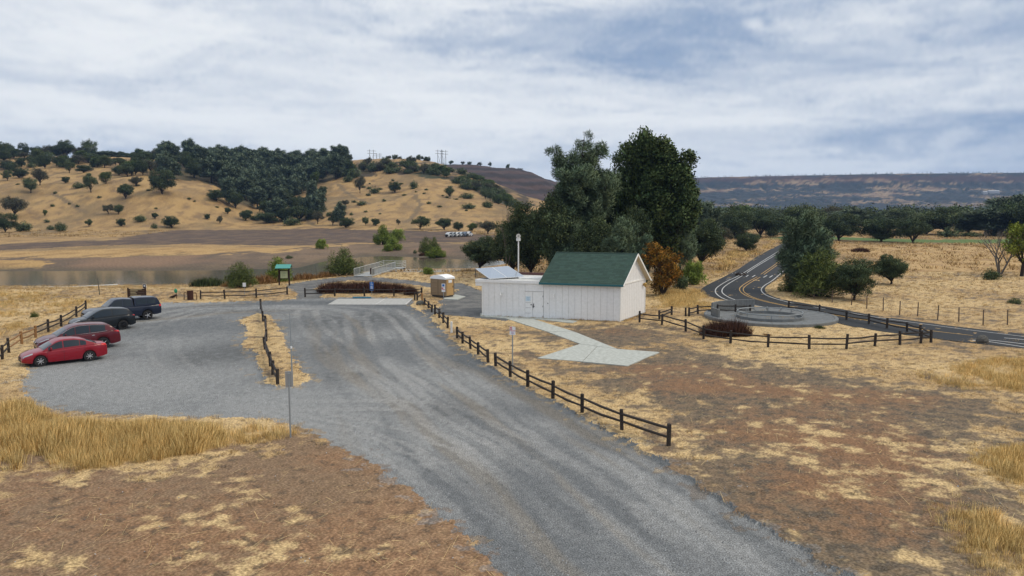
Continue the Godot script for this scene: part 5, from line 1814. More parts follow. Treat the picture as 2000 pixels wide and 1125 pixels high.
func props() -> void:
	var steel := mat("sign_steel", Color(0.3, 0.33, 0.35), 0.5, 0.5)
	var white := mats["sign_white"] as Material
	var red := mat("sign_red", Color(0.5, 0.03, 0.07), 0.5)
	var violet := mat("sign_violet", Color(0.25, 0.12, 0.35), 0.5)
	var blue := mat("sign_blue", Color(0.02, 0.14, 0.45), 0.5)
	var brown := mat("sign_brown", Color(0.06, 0.032, 0.022), 0.8, 0.0, "wood", 1.0)
	var cream := mat("sign_cream", Color(0.4, 0.34, 0.2), 0.7)
	var rust := mat("rust", Color(0.085, 0.035, 0.022), 0.85, 0.0, "wood", 1.2)
	# sign seen from behind
	var t := signpost("grey sign seen from behind on a tall steel post at the grass edge", Vector2(-8.96, -31.11), 2.8, [], steel)
	var m := MB.new()
	m.at(Vector3(0.0, 2.47, -0.045), Vector3(0.32, 0.64, 0.012), 0.003)
	part(t, "plate", m, mat("sign_back", Color(0.36, 0.38, 0.39), 0.45, 0.4))
	m = MB.new()
	m.at(Vector3(0, 2.25, 0.0), Vector3(0.09, 0.03, 0.08), 0.005)
	m.at(Vector3(0, 2.7, 0.0), Vector3(0.09, 0.03, 0.08), 0.005)
	part(t, "clamp", m, steel)
	# slim pole
	t = thing("slim_pole", "slim steel pole rising from the straw island behind the grey sign", "pole", Vector3(-12.08, 0, -42.57))
	m = MB.new()
	m.tube(Vector3(0, -0.2, 0), Vector3(0, 1.7, 0), 0.045, 0.04, 8)
	part(t, "lower_pole", m, steel)
	m = MB.new()
	m.tube(Vector3(0, 1.7, 0), Vector3(-0.02, 3.6, 0), 0.03, 0.018, 8)
	part(t, "upper_pole", m, steel)
	m = MB.new()
	m.tube(Vector3(0, 1.64, 0), Vector3(0, 1.76, 0), 0.055, 0.055, 8)
	part(t, "collar", m, white)
	# no-parking sign
	t = signpost("white no-parking sign on a steel post between the drive fence and the concrete path", Vector2(0.03, -44.47), 2.56, [[2.08, 0.47, 0.33, white]], steel, -0.05)
	m = MB.new()
	m.at(Vector3(-0.085, 2.46, 0.058), Vector3(0.13, 0.15, 0.008), 0.002)
	part(t, "red_panel", m, red)
	lettering(t, "lettering", "NO", 0.1, white, Vector3(-0.085, 2.46, 0.064))
	lettering(t, "lettering", "PARKING", 0.075, red, Vector3(0, 2.32, 0.054))
	lettering(t, "lettering", "ANY", 0.07, violet, Vector3(0, 2.235, 0.054))
	lettering(t, "lettering", "TIME", 0.07, violet, Vector3(0, 2.15, 0.054))
	# sign in front of the toilet
	t = signpost("thin steel post with two white sign plates in front of the tan portable toilet", Vector2(-6.03, -69.04), 2.6, [[2.27, 0.32, 0.32, white], [1.86, 0.4, 0.32, white]], steel, -0.1, 0.025)
	m = MB.new()
	m.at(Vector3(0, 2.44, 0.048), Vector3(0.2, 0.2, 0.008), 0.002)
	part(t, "blue_symbol", m, blue)
	m = MB.new()
	m.at(Vector3(-0.08, 2.19, 0.048), Vector3(0.13, 0.1, 0.008), 0.002)
	m.at(Vector3(0.0, 2.06, 0.048), Vector3(0.26, 0.05, 0.008), 0.002)
	part(t, "red_print", m, red)
	# accessible bay sign
	t = signpost("blue accessible parking sign with a white wheelchair symbol by the hedge fence", Vector2(-14.74, -82.4), 1.5, [[0.55, 0.9, 0.4, blue]], steel)
	m = MB.new()
	var c := Vector3(0, 1.22, 0.06)
	for i in 14:
		var a := -0.4 - PI * 1.15 * i / 13.0
		var b := -0.4 - PI * 1.15 * (i + 1) / 13.0
		m.bar(c + Vector3(cos(a), sin(a), 0) * 0.08, c + Vector3(cos(b), sin(b), 0) * 0.08, 0.012, 0.025)
	m.bar(c + Vector3(-0.02, 0.13, 0), c + Vector3(-0.02, 0.02, 0), 0.01, 0.035)
	m.bar(c + Vector3(-0.02, 0.02, 0), c + Vector3(0.08, 0.02, 0), 0.01, 0.03)
	m.bar(c + Vector3(0.08, 0.02, 0), c + Vector3(0.11, -0.09, 0), 0.01, 0.03)
	m.tube(c + Vector3(-0.02, 0.17, -0.004), c + Vector3(-0.02, 0.17, 0.006), 0.03, 0.03, 10)
	part(t, "wheelchair_symbol", m, white)
	m = MB.new()
	for i in 5:
		m.at(Vector3(rng.randf_range(-0.03, 0.03), 1.0 - i * 0.08, 0.058), Vector3(rng.randf_range(0.18, 0.3), 0.035, 0.006))
	part(t, "print", m, white)
	# little white sign, path sign, brown board, trail marker
	t = signpost("small white sign on a thin stake behind the fence below the dark bush", Vector2(-28.11, -82.4), 1.35, [[0.95, 0.42, 0.34, white]], steel, 0.0, 0.02)
	t = thing("path_sign", "grey notice on a broad white post before the olive bush by the ramp", "sign", Vector3(-23.45, 0, -108.22))
	m = MB.new()
	m.at(Vector3(0, 0.4, 0), Vector3(0.17, 0.85, 0.1), 0.015)
	part(t, "post", m, white)
	m = MB.new()
	m.at(Vector3(-0.02, 1.08, 0.02), Vector3(0.44, 0.56, 0.03), 0.008)
	part(t, "plate", m, mat("sign_grey", Color(0.45, 0.44, 0.42), 0.6))
	m = MB.new()
	for i in 3:
		m.at(Vector3(-0.02, 1.24 - i * 0.15, 0.04), Vector3(0.3, 0.07, 0.006))
	part(t, "print", m, mat("print_dark", Color(0.1, 0.09, 0.08), 0.7))
	t = thing("notice_board", "brown wooden board of cream lines behind the pickup truck", "sign", Vector3(-37.19, 0, -77.69), 0.12)
	for x in [-0.82, 0.82]:
		m = MB.new()
		m.at(Vector3(x, 0.66, 0), Vector3(0.14, 1.36, 0.14), 0.02)
		part(t, "post", m, brown)
	for i in 5:
		m = MB.new()
		m.at(Vector3(0, 0.42 + i * 0.18, 0.0), Vector3(1.54, 0.17, 0.06), 0.01)
		part(t, "plank", m, brown)
	m = MB.new()
	for i in 5:
		var w := [1.1, 0.7, 0.5, 0.6, 1.0][i] as float
		m.at(Vector3(-0.6 + w / 2.0, 1.17 - i * 0.15, 0.034), Vector3(w, 0.06, 0.008))
	part(t, "print", m, cream)
	t = signpost("small dark square trail marker with a white symbol above the brown board", Vector2(-36.78, -78.55), 1.65, [[1.18, 0.44, 0.36, white]], brown)
	m = MB.new()
	m.at(Vector3(0, 1.4, 0.058), Vector3(0.31, 0.39, 0.008))
	part(t, "dark_field", m, brown)
	m = MB.new()
	m.tube(Vector3(0, 1.43, 0.06), Vector3(0, 1.43, 0.07), 0.09, 0.09, 14)
	part(t, "symbol", m, white)
	# stake and green marker
	m = MB.new()
	m.tube(Vector3(0, -0.2, 0), Vector3(-0.14, 1.85, 0), 0.04, 0.035, 6)
	single("steel_stake", m, mat("stake_green", Color(0.05, 0.06, 0.05), 0.7), "thin dark steel stake standing in the straw beyond the pickup", "stake", Vector3(-43.47, 0, -82.64))
	t = thing("green_marker", "round green marker on a rusty stake beside the rubbish drum", "marker", Vector3(-33.81, 0, -78.98))
	m = MB.new()
	m.tube(Vector3(0, -0.1, 0), Vector3(-0.04, 0.7, 0), 0.03, 0.03, 6)
	part(t, "stake", m, rust)
	m = MB.new()
	m.lathe(Transform3D(Basis(Vector3.RIGHT, PI / 2).scaled(Vector3(1, 1.35, 1)), Vector3(-0.06, 0.88, 0.02)), [Vector2(0, -0.05), Vector2(0.13, -0.04), Vector2(0.17, 0.0), Vector2(0.13, 0.04), Vector2(0, 0.05)], 16)
	part(t, "disc", m, mat("marker_green", Color(0.02, 0.24, 0.13), 0.4))
	m = MB.new()
	m.tube(Vector3(-0.35, 0.08, 0), Vector3(0.35, 0.36, 0.05), 0.13, 0.1, 8)
	single("fallen_log", m, brown, "short dark log propped beside the green marker", "log", Vector3(-34.51, 0, -79.87))
	# drums
	for k in 2:
		var p := [Vector2(-32.17, -78.33), Vector2(-19.04, -107.01)][k] as Vector2
		t = thing("rubbish_drum", ["rusty rubbish drum hung in a pipe frame beside the gravel", "rusty rubbish drum at the foot of the lake ramp"][k], "rubbish drum", Vector3(p.x, 0, p.y))
		m = MB.new()
		m.lathe(Transform3D(), [Vector2(0.0, 0.06), Vector2(0.3, 0.06), Vector2(0.3, 0.32), Vector2(0.315, 0.34), Vector2(0.3, 0.36), Vector2(0.3, 0.62), Vector2(0.315, 0.64), Vector2(0.3, 0.66), Vector2(0.3, 0.93), Vector2(0.315, 0.96), Vector2(0.28, 0.96), Vector2(0.26, 0.8), Vector2(0, 0.8)], 22)
		part(t, "drum", m, rust)
		if k == 0:
			m = MB.new()
			for s in [-1.0, 1.0]:
				m.pipe([Vector3(s * 0.3, 0.74, 0), Vector3(s * 0.56, 0.76, 0), Vector3(s * 0.61, 0.7, 0), Vector3(s * 0.62, -0.1, 0)], 0.035, 8)
			part(t, "pipe_frame", m, rust)
	# map kiosk
	t = thing("map_kiosk", "wooden map kiosk with a teal roof beside the footpath gap", "kiosk", Vector3(-27.02, 0, -93.12), 0.1)
	for x in [-0.58, 0.58]:
		m = MB.new()
		m.at(Vector3(x, 1.08, 0), Vector3(0.17, 2.2, 0.17), 0.02)
		part(t, "post", m, brown)
	m = MB.new()
	m.at(Vector3(0, 1.32, 0.0), Vector3(1.0, 1.0, 0.07), 0.012)
	part(t, "panel", m, brown)
	m = MB.new()
	m.at(Vector3(0, 1.3, 0.045), Vector3(0.84, 0.86, 0.02), 0.004)
	var mp := part(t, "map_sheet", m, mat("map_green", Color(0.42, 0.46, 0.27), 0.5))
	m = MB.new()
	for i in 7:
		var y := 1.02 + i * 0.09
		m.bar(Vector3(-0.3 + 0.04 * i, y, 0.058), Vector3(0.1 + 0.03 * i, y + 0.1 * sin(i * 2.0), 0.058), 0.006, 0.014)
	part(mp, "map_lines", m, mat("map_ink", Color(0.1, 0.2, 0.16), 0.6))
	m = MB.new()
	m.bar(Vector3(-0.75, 2.05, 0), Vector3(0.75, 2.05, 0), 0.12, 0.12, 0.01)
	part(t, "beam", m, brown)
	for far in 2:
		m = MB.new()
		var s := 1.0 if far == 0 else -1.0
		m.box(Transform3D(Basis(Vector3.RIGHT, 0.42 * s), Vector3(0, 2.3, 0.42 * s)), Vector3(1.75, 0.05, 1.0), 0.01)
		part(t, "roof", m, mat("teal_roof", Color(0.06, 0.27, 0.24), 0.5))
	m = MB.new()
	m.at(Vector3(0, 2.2, 0), Vector3(1.3, 0.3, 0.1), 0.01)
	part(t, "gable_block", m, brown)
	# white marker post, red post, boulders, debris
	m = MB.new()
	m.at(Vector3(0, 0.42, 0), Vector3(0.15, 0.9, 0.15), 0.02)
	single("marker_post", m, mat("post_white", Color(0.7, 0.71, 0.7), 0.6, 0.0, "plaster", 0.7), "white marker post ending the short fence by the path", "post", Vector3(-4.48, 0, -57.79))
	boulder("grey boulder at the corner of the concrete bays", Vector2(-8.7, -74.26), Vector3(0.42, 0.3, 0.3), Color(0.13, 0.14, 0.135))
	boulder("round dark boulder on the verge of the asphalt road", Vector2(32.25, -53.42), Vector3(0.4, 0.36, 0.36), Color(0.12, 0.12, 0.115))
	m = MB.new()
	for i in 40:
		var a := Vector3(rng.randf_range(-0.8, 0.8), rng.randf_range(0.0, 0.25), rng.randf_range(-0.4, 0.4))
		m.tube(a, a + Vector3(rng.randf_range(-0.5, 0.5), rng.randf_range(0.0, 0.3), rng.randf_range(-0.3, 0.3)), 0.05, 0.02, 4)
	single("brush_heap", m, mat("brush_brown", Color(0.045, 0.028, 0.02), 0.9), "dark heap of brush lying on the road's bicycle lane", "brush heap", Vector3(30.84, 0.08, -105.83))
	pier()
	pylons()


func boulder(label: String, at: Vector2, size: Vector3, colour: Color) -> void:
	var m := MB.new()
	var g := []
	for i in 9:
		var row := []
		for j in 15:
			var th := PI * i / 8.0
			var ph := TAU * (j % 14) / 14.0
			var d := Vector3(sin(th) * cos(ph), cos(th), sin(th) * sin(ph))
			row.append(d * size * (1.0 + 0.28 * fine.get_noise_3d(d.x * 2.0 + at.x, d.y * 2.0, d.z * 2.0)))
		g.append(row)
	for i in 8:
		for j in 14:
			m.out4(g[i][j], g[i][j + 1], g[i + 1][j + 1], g[i + 1][j], Vector3.ZERO)
	single("boulder", m, mat("rock_%d" % int(colour.r * 1000), colour * 1.2, 0.95, 0.0, "far_grain", 0.8), label, "boulder", Vector3(at.x, size.y * 0.6, at.y))


func pier() -> void:
	var a := Vector2(-19.79, -104.3)
	var e := Vector2(-18.52, -117.03)
	var d := (e - a).normalized()
	var t := thing("lake_ramp", "grey metal access ramp with railings running out to the lake", "ramp", Vector3(a.x, 0, a.y), atan2(-d.x, -d.y))
	var len := a.distance_to(e)
	var grey := mat("pier_grey", Color(0.34, 0.36, 0.36), 0.5, 0.3)
	var pale := mat("pier_pale", Color(0.5, 0.51, 0.47), 0.5, 0.2)
	var dark := mat("pier_legs", Color(0.03, 0.027, 0.025), 0.85)
	var hw := 1.2
	var n := 16
	for i in n:
		var m := MB.new()
		m.at(Vector3(0, 0.1 + 0.02 * i / n, -len * (i + 0.5) / n), Vector3(hw * 2.0, 0.06, len / n - 0.02), 0.008)
		part(t, "plank", m, grey)
	for i in 8:
		var m := MB.new()
		m.at(Vector3(0.5, 0.12, -len - 0.3 * (i + 0.5)), Vector3(3.4, 0.06, 0.28), 0.008)
		part(t, "plank", m, grey)
	for s in [-1.0, 1.0]:
		var m := MB.new()
		m.bar(Vector3(s * hw, 0.02, 0), Vector3(s * hw, 0.04, -len), 0.1, 0.2, 0.01)
		part(t, "beam", m, grey)
		for i in 5:
			var z0 := -len * i / 5.0
			var z1 := -len * (i + 1) / 5.0
			m = MB.new()
			m.pipe([Vector3(s * hw, 0.1, z0), Vector3(s * hw, 1.1, z0), Vector3(s * hw, 1.1, z1)], 0.035, 6)
			m.tube(Vector3(s * hw, 0.2, z0), Vector3(s * hw, 0.2, z1), 0.025, 0.025, 6)
			part(t, "rail", m, pale)
			m = MB.new()
			for k in 18:
				var z := lerpf(z0, z1, (k + 0.5) / 18.0)
				m.tube(Vector3(s * hw, 0.2, z), Vector3(s * hw, 1.08, z), 0.014, 0.014, 4, false)
			part(t, "baluster_panel", m, grey)
	var x0 := -1.2
	var x1 := 2.2
	var z0 := -len
	var z1 := -len - 2.4
	var m := MB.new()
	for y in [0.4, 0.65, 0.9, 1.12]:
		m.pipe([Vector3(hw, y, z0), Vector3(x1, y, z0), Vector3(x1, y, z1), Vector3(x0, y, z1), Vector3(x0, y, z0)], 0.025, 6)
	for p in [Vector2(hw, z0), Vector2(x1, z0), Vector2(x1, z1), Vector2(0.5, z1), Vector2(x0, z1)]:
		m.tube(Vector3(p.x, 0.1, p.y), Vector3(p.x, 1.14, p.y), 0.035, 0.035, 6)
	part(t, "platform_rail", m, pale)
	for p in [Vector2(-0.9, z0 + 3.0), Vector2(1.0, z0 + 3.0), Vector2(-0.9, z0 - 0.3), Vector2(2.0, z0 - 0.3), Vector2(2.0, z1 + 0.2), Vector2(-1.0, z1 + 0.2)]:
		m = MB.new()
		m.tube(Vector3(p.x, -2.0, p.y), Vector3(p.x, 0.08, p.y), 0.1, 0.1, 8)
		part(t, "leg", m, dark)
	m = MB.new()
	m.bar(Vector3(-1.0, -1.2, z1 + 0.2), Vector3(2.0, 0.0, z1 + 0.2), 0.08, 0.1)
	m.bar(Vector3(2.0, -1.2, z1 + 0.2), Vector3(2.0, 0.0, z0 - 0.3), 0.08, 0.1)
	part(t, "brace", m, dark)


func pylons() -> void:
	var steel := mat("pylon_steel", Color(0.2, 0.21, 0.22), 0.6, 0.3)
	var spots := [Vector3(-126.71, 59.9, -720), Vector3(-134.19, 61.97, -800), Vector3(-65.32, 59.9, -720), Vector3(-63.1, 60.84, -740)]
	var said := ["taller pylon of the pair above the wooded crest", "shorter pylon of the pair above the wooded crest", "pylon above the bare crest on the wooded side of its pair", "pylon above the bare crest on the bluff side of its pair"]
	for i in 4:
		var tip := spots[i] as Vector3
		var foot := land(tip.x, tip.z)
		var h := tip.y - foot
		var t := thing("power_pylon", said[i], "pylon", Vector3(tip.x, foot, tip.z), 0.4, "")
		for s in [-1.0, 1.0]:
			var m := MB.new()
			m.tube(Vector3(s * 1.9, -1.0, 0), Vector3(s * 1.7, h, 0), 0.3, 0.2, 6)
			part(t, "pole", m, steel)
		var m := MB.new()
		for y in [h * 0.86, h * 0.95]:
			m.bar(Vector3(-4.0, y, 0), Vector3(4.0, y, 0), 0.25, 0.3)
		part(t, "crossarm", m, steel)
		m = MB.new()
		m.bar(Vector3(-1.9, h * 0.4, 0), Vector3(1.8, h * 0.84, 0), 0.15, 0.15)
		m.bar(Vector3(1.9, h * 0.4, 0), Vector3(-1.8, h * 0.84, 0), 0.15, 0.15)
		part(t, "brace", m, steel)



# ---------------------------------------------------------------- plants
var stock := {}      # kind -> things to copy
var used := {}
var sizes := {}


func leaves(key: String, n: int, small: float, big: float, c0: Vector3, c1: Vector3, style := 0, flat := 1.0) -> ArrayMesh:
	if shapes.has(key):
		return shapes[key]
	var v := PackedVector3Array()
	var nn := PackedVector3Array()
	var cc := PackedColorArray()
	for i in n:
		var d := Vector3(rng.randfn(), rng.randfn(), rng.randfn()).normalized()
		var s := rng.randf_range(small, big)
		var t := mix3(c0, c1, rng.randf())
		var col := Color(t.x, t.y, t.z)
		if style == 0:      # broad leaves in a loose ball of radius one
			var p := d * pow(rng.randf(), 0.45)
			p.y *= flat
			var u := Vector3(rng.randfn(), rng.randfn() * 0.6, rng.randfn()).normalized()
			var w := u.cross(Vector3(rng.randfn(), rng.randfn(), rng.randfn())).normalized()
			var nor := (u.cross(w).normalized() * 0.5 + d * 0.6 + Vector3(0, 0.35, 0)).normalized()
			var a := p + u * s
			var b := p + w * s * 0.55
			var e := p - u * s
			var f := p - w * s * 0.55
			var ring := [a, e, b, a, f, e] if u.cross(w).dot(nor) > 0.0 else [a, b, e, a, e, f]
			for q in ring:
				v.append(q)
				nn.append(nor)
				cc.append(col)
		elif style == 1:    # needles and fine drooping leaves
			var p := d * pow(rng.randf(), 0.5) * 0.75
			var u := (d + Vector3(rng.randfn() * 0.5, 0.55 * flat + rng.randfn() * 0.3, rng.randfn() * 0.5)).normalized()
			var w := u.cross(Vector3(rng.randfn(), rng.randfn(), rng.randfn())).normalized()
			var nor := (d * 0.8 + Vector3(0, 0.5, 0) + w.cross(u) * 0.3).normalized()
			var k := s * 0.13 * (1.0 if w.cross(u).dot(nor) < 0.0 else -1.0)
			for q in [p - w * k, p + w * k, p + u * s]:
				v.append(q)
				nn.append(nor)
				cc.append(col)
		else:               # blades and twigs springing from the ground, one high
			var ang := rng.randf() * TAU
			var r := sqrt(rng.randf()) * flat
			var p := Vector3(cos(ang) * r * 0.5, 0, sin(ang) * r * 0.5)
			var lean := Vector3(cos(ang), 0, sin(ang)) * r * rng.randf_range(0.2, 1.1) + Vector3(rng.randfn(), 0, rng.randfn()) * 0.12
			var h := rng.randf_range(0.45, 1.0)
			var tip := p + lean * h + Vector3(0, h, 0)
			var mid := p + lean * h * 0.35 + Vector3(0, h * 0.55, 0)
			var w := Vector3(-sin(ang + 1.0), 0, cos(ang + 1.0)).rotated(Vector3.UP, rng.randf() * 3.0) * s
			var nor := (Vector3(0, 1.0, 0) + lean * 0.5 + Vector3(rng.randfn(), 0, rng.randfn()) * 0.25).normalized()
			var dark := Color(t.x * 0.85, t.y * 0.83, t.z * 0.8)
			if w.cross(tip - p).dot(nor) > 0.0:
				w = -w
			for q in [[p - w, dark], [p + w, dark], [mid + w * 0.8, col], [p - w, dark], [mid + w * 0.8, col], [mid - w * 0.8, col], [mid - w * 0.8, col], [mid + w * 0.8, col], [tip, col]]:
				v.append(q[0])
				nn.append(nor)
				cc.append(q[1])
	var arr := []
	arr.resize(Mesh.ARRAY_MAX)
	arr[Mesh.ARRAY_VERTEX] = v
	arr[Mesh.ARRAY_NORMAL] = nn
	arr[Mesh.ARRAY_COLOR] = cc
	var m := ArrayMesh.new()
	m.add_surface_from_arrays(Mesh.PRIMITIVE_TRIANGLES, arr)
	shapes[key] = m
	return m


func leaf_mat(key: String, back := Color(0.2, 0.25, 0.1), rough := 0.7) -> StandardMaterial3D:
	var m := mat(key, Color.WHITE, rough)
	m.metallic_specular = 0.25
	m.backlight_enabled = true
	m.backlight = back
	m.cull_mode = BaseMaterial3D.CULL_DISABLED
	return m


func many(parent: Node3D, called: String, shape: Mesh, m: Material, at: Array, tint: Array) -> MultiMeshInstance3D:
	var mm := MultiMesh.new()
	mm.transform_format = MultiMesh.TRANSFORM_3D
	mm.use_colors = true
	mm.mesh = shape
	mm.instance_count = at.size()
	for i in at.size():
		mm.set_instance_transform(i, at[i])
		mm.set_instance_color(i, tint[i])
	var o := MultiMeshInstance3D.new()
	o.name = called
	o.multimesh = mm
	o.material_override = m
	parent.add_child(o, true)
	return o


func baked(parent: Node3D, called: String, shape: ArrayMesh, m: Material, at: Array, tint: Array) -> MeshInstance3D:   # one crown as one mesh
	var arr := shape.surface_get_arrays(0)
	var v0: PackedVector3Array = arr[Mesh.ARRAY_VERTEX]
	var n0: PackedVector3Array = arr[Mesh.ARRAY_NORMAL]
	var c0: PackedColorArray = arr[Mesh.ARRAY_COLOR]
	var shades := {}
	var v := PackedVector3Array()
	var n := PackedVector3Array()
	var c := PackedColorArray()
	for i in at.size():
		var t: Transform3D = at[i]
		v.append_array(t * v0)
		n.append_array(Transform3D(t.basis.orthonormalized(), Vector3.ZERO) * n0)
		var k: Color = tint[i]
		var key := Vector2i(roundi(k.g * 10.0), roundi((k.r / k.g - 1.0) * 20.0))
		if not shades.has(key):
			var cc := PackedColorArray()
			for q in c0:
				cc.append(q * Color(key.x / 10.0 * (1.0 + key.y / 20.0), key.x / 10.0, key.x / 10.0 * (1.0 - key.y / 20.0)))
			shades[key] = cc
		c.append_array(shades[key])
	var out := []
	out.resize(Mesh.ARRAY_MAX)
	out[Mesh.ARRAY_VERTEX] = v
	out[Mesh.ARRAY_NORMAL] = n
	out[Mesh.ARRAY_COLOR] = c
	var mesh := ArrayMesh.new()
	mesh.add_surface_from_arrays(Mesh.PRIMITIVE_TRIANGLES, out)
	return part(parent, called, mesh, m)


func any_turn() -> Basis:
	return Basis(Vector3(rng.randfn(), rng.randfn(), rng.randfn()).normalized(), rng.randf() * TAU)


func tone(spread := 0.25, warm := 0.06) -> Color:
	var k := rng.randf_range(1.0 - spread, 1.0 + spread)
	var w := rng.randf_range(-warm, warm)
	return Color(k * (1.0 + w), k, k * (1.0 - w))


func bark() -> Material:
	return mat("bark", Color(0.055, 0.042, 0.034), 0.95, 0.0, "wood", 0.7)


func limb(b: MB, a: Vector3, e: Vector3, ra: float, rb: float, sag := 0.15) -> void:
	var m := (a + e) / 2.0 + Vector3(rng.randf_range(-sag, sag), rng.randf_range(0, sag), rng.randf_range(-sag, sag)) * a.distance_to(e) * 0.5
	b.tube(a, m, ra, (ra + rb) / 2.0, 6, false)
	b.tube(m, e, (ra + rb) / 2.0, rb, 6, false)


func broadleaf(called: String, h: float, w: float, sprig: Mesh, lm: Material, blobs: int, per: int, size: float, clear := 0.22, squash := 1.0, top_heavy := 0.0) -> Node3D:
	var o := Node3D.new()
	o.name = called
	var wood := MB.new()
	var fork := Vector3(rng.randf_range(-0.3, 0.3), h * clear, rng.randf_range(-0.3, 0.3))
	wood.tube(Vector3(0, -0.4, 0), fork, h * 0.035, h * 0.026, 8, false)
	var at := []
	var tint := []
	var mid := h * (clear * 0.75 + 1.0) / 2.0
	var ry := (h - h * clear * 0.75) / 2.0
	for k in blobs:
		var d := Vector3(rng.randfn(), rng.randfn() * 0.9, rng.randfn()).normalized()
		var r := 0.35 + 0.4 * rng.randf()
		var wide_here := 1.0 + top_heavy * d.y
		var c := Vector3(d.x * w / 2.0 * r * wide_here, mid + d.y * ry * r, d.z * w / 2.0 * r * wide_here)
		var br := rng.randf_range(0.26, 0.4) * minf(w, h) / 2.0
		if k % 2 == 0:
			limb(wood, fork, c, h * 0.016, h * 0.005)
		var shade := tone(0.2)
		for q in per:
			var e := Vector3(rng.randfn(), rng.randfn() + 0.25, rng.randfn()).normalized()
			var p := c + Vector3(e.x, e.y * 0.75 * squash, e.z) * br * rng.randf_range(0.55, 1.1)
			p.y = maxf(p.y, h * clear * 0.55 + 0.25)
			at.append(Transform3D(any_turn().scaled(Vector3.ONE * size * rng.randf_range(0.7, 1.25)), p))
			tint.append(shade * tone(0.15))
	part(o, "trunk", wood, bark())
	baked(o, "crown", sprig, lm, at, tint)
	return o


func conifer(called: String, h: float, w: float, sprig: Mesh, lm: Material, stems: int, per: int, size: float, least := 0.68) -> Node3D:   # open, many-stemmed grey pine
	var o := Node3D.new()
	o.name = called
	var wood := MB.new()
	var at := []
	var tint := []
	var fork := Vector3(0, h * 0.22, 0)
	wood.tube(Vector3(0, -0.4, 0), fork, h * 0.022, h * 0.018, 8, false)
	for s in stems:
		var an := TAU * (s + rng.randf() * 0.6) / stems
		var reach := (0.0 if s == 0 else rng.randf_range(0.35, 0.75)) * w / 2.0
		var tall := h * (1.0 if s == 0 else rng.randf_range(least, 0.95))
		var tip := Vector3(cos(an) * reach, tall - h * 0.03, sin(an) * reach)
		limb(wood, fork, tip, h * 0.012, h * 0.002)
		for q in per:
			var u := rng.randf_range(0.06, 1.0)
			var c := fork.lerp(tip, u)
			var spread := w * 0.3 * (1.08 - u * 0.72)
			var e := Vector3(rng.randfn(), rng.randfn() * 0.5 + 0.2, rng.randfn()).normalized()
			var p := c + e * spread * rng.randf_range(0.4, 1.1)
			if q % 4 == 0:
				wood.tube(c, p, h * 0.004, h * 0.0015, 4, false)
			at.append(Transform3D(Basis(Vector3.UP, rng.randf() * TAU).scaled(Vector3.ONE * size * rng.randf_range(0.7, 1.2)), p))
			tint.append(tone(0.22))
	part(o, "trunk", wood, bark())
	baked(o, "crown", sprig, lm, at, tint)
	return o


func shrub(called: String, h: float, w: float, sprig: Mesh, lm: Material, n: int, size: float) -> Node3D:
	var o := Node3D.new()
	o.name = called
	var wood := MB.new()
	var at := []
	var tint := []
	for i in n:
		var d := Vector3(rng.randfn(), absf(rng.randfn()) * 0.9, rng.randfn()).normalized()
		var r := pow(rng.randf(), 0.5) * (0.85 + 0.3 * fine.get_noise_3d(d.x * 3.0 + n, d.y * 3.0, d.z * 3.0))
		var p := Vector3(d.x * w / 2.0 * r, h * (0.12 + 0.8 * d.y * r), d.z * w / 2.0 * r)
		at.append(Transform3D(any_turn().scaled(Vector3.ONE * size * rng.randf_range(0.7, 1.25)), p))
		tint.append(tone(0.22))
		if i % 6 == 0:
			wood.tube(Vector3(d.x * 0.1, -0.1, d.z * 0.1), p, 0.03 * h / 2.0, 0.008, 4, false)
	part(o, "stem", wood, bark())
	baked(o, "crown", sprig, lm, at, tint)
	return o


func brush(called: String, h: float, w: float, sprig: Mesh, lm: Material, n: int) -> Node3D:   # reeds, hedges of bare twigs, grass clumps: blades from the ground
	var at := []
	var tint := []
	for i in n:
		var an := rng.randf() * TAU
		var r := sqrt(rng.randf())
		at.append(Transform3D(Basis(Vector3.UP, rng.randf() * TAU).scaled(Vector3(h * 0.8, h * rng.randf_range(0.65, 1.05) * (1.0 - 0.35 * r * r), h * 0.8)), Vector3(cos(an) * r * w / 2.0, 0, sin(an) * r * w / 2.0)))
		tint.append(tone(0.25))
	var holder := Node3D.new()
	holder.name = called
	baked(holder, "stems", sprig, lm, at, tint)
	return holder


func bare_tree(called: String, h: float, w: float, forks: int, m: Material) -> Node3D:
	var o := Node3D.new()
	o.name = called
	var b := MB.new()
	var todo := []
	for s in 3:
		var an := TAU * s / 3.0 + rng.randf()
		todo.append([Vector3(0, -0.3, 0), Vector3(cos(an) * 0.35, 1.0, sin(an) * 0.35).normalized(), h * 0.36, h * 0.018, 0])
	while todo.size():
		var t: Array = todo.pop_back()
		var e: Vector3 = t[0] + t[1] * t[2]
		b.tube(t[0], e, t[3], t[3] * 0.62, 5, false)
		if t[4] < forks:
			for k in (3 if t[4] < 2 else 2):
				var d: Vector3 = (t[1] + Vector3(rng.randfn() * 0.42 * w / h * 1.3, rng.randf_range(-0.1, 0.3), rng.randfn() * 0.42 * w / h * 1.3)).normalized()
				todo.append([e if k else t[0] + t[1] * t[2] * 0.75, d, t[2] * rng.randf_range(0.55, 0.8), t[3] * 0.58, t[4] + 1])
	part(o, "branches", b, m)
	return o


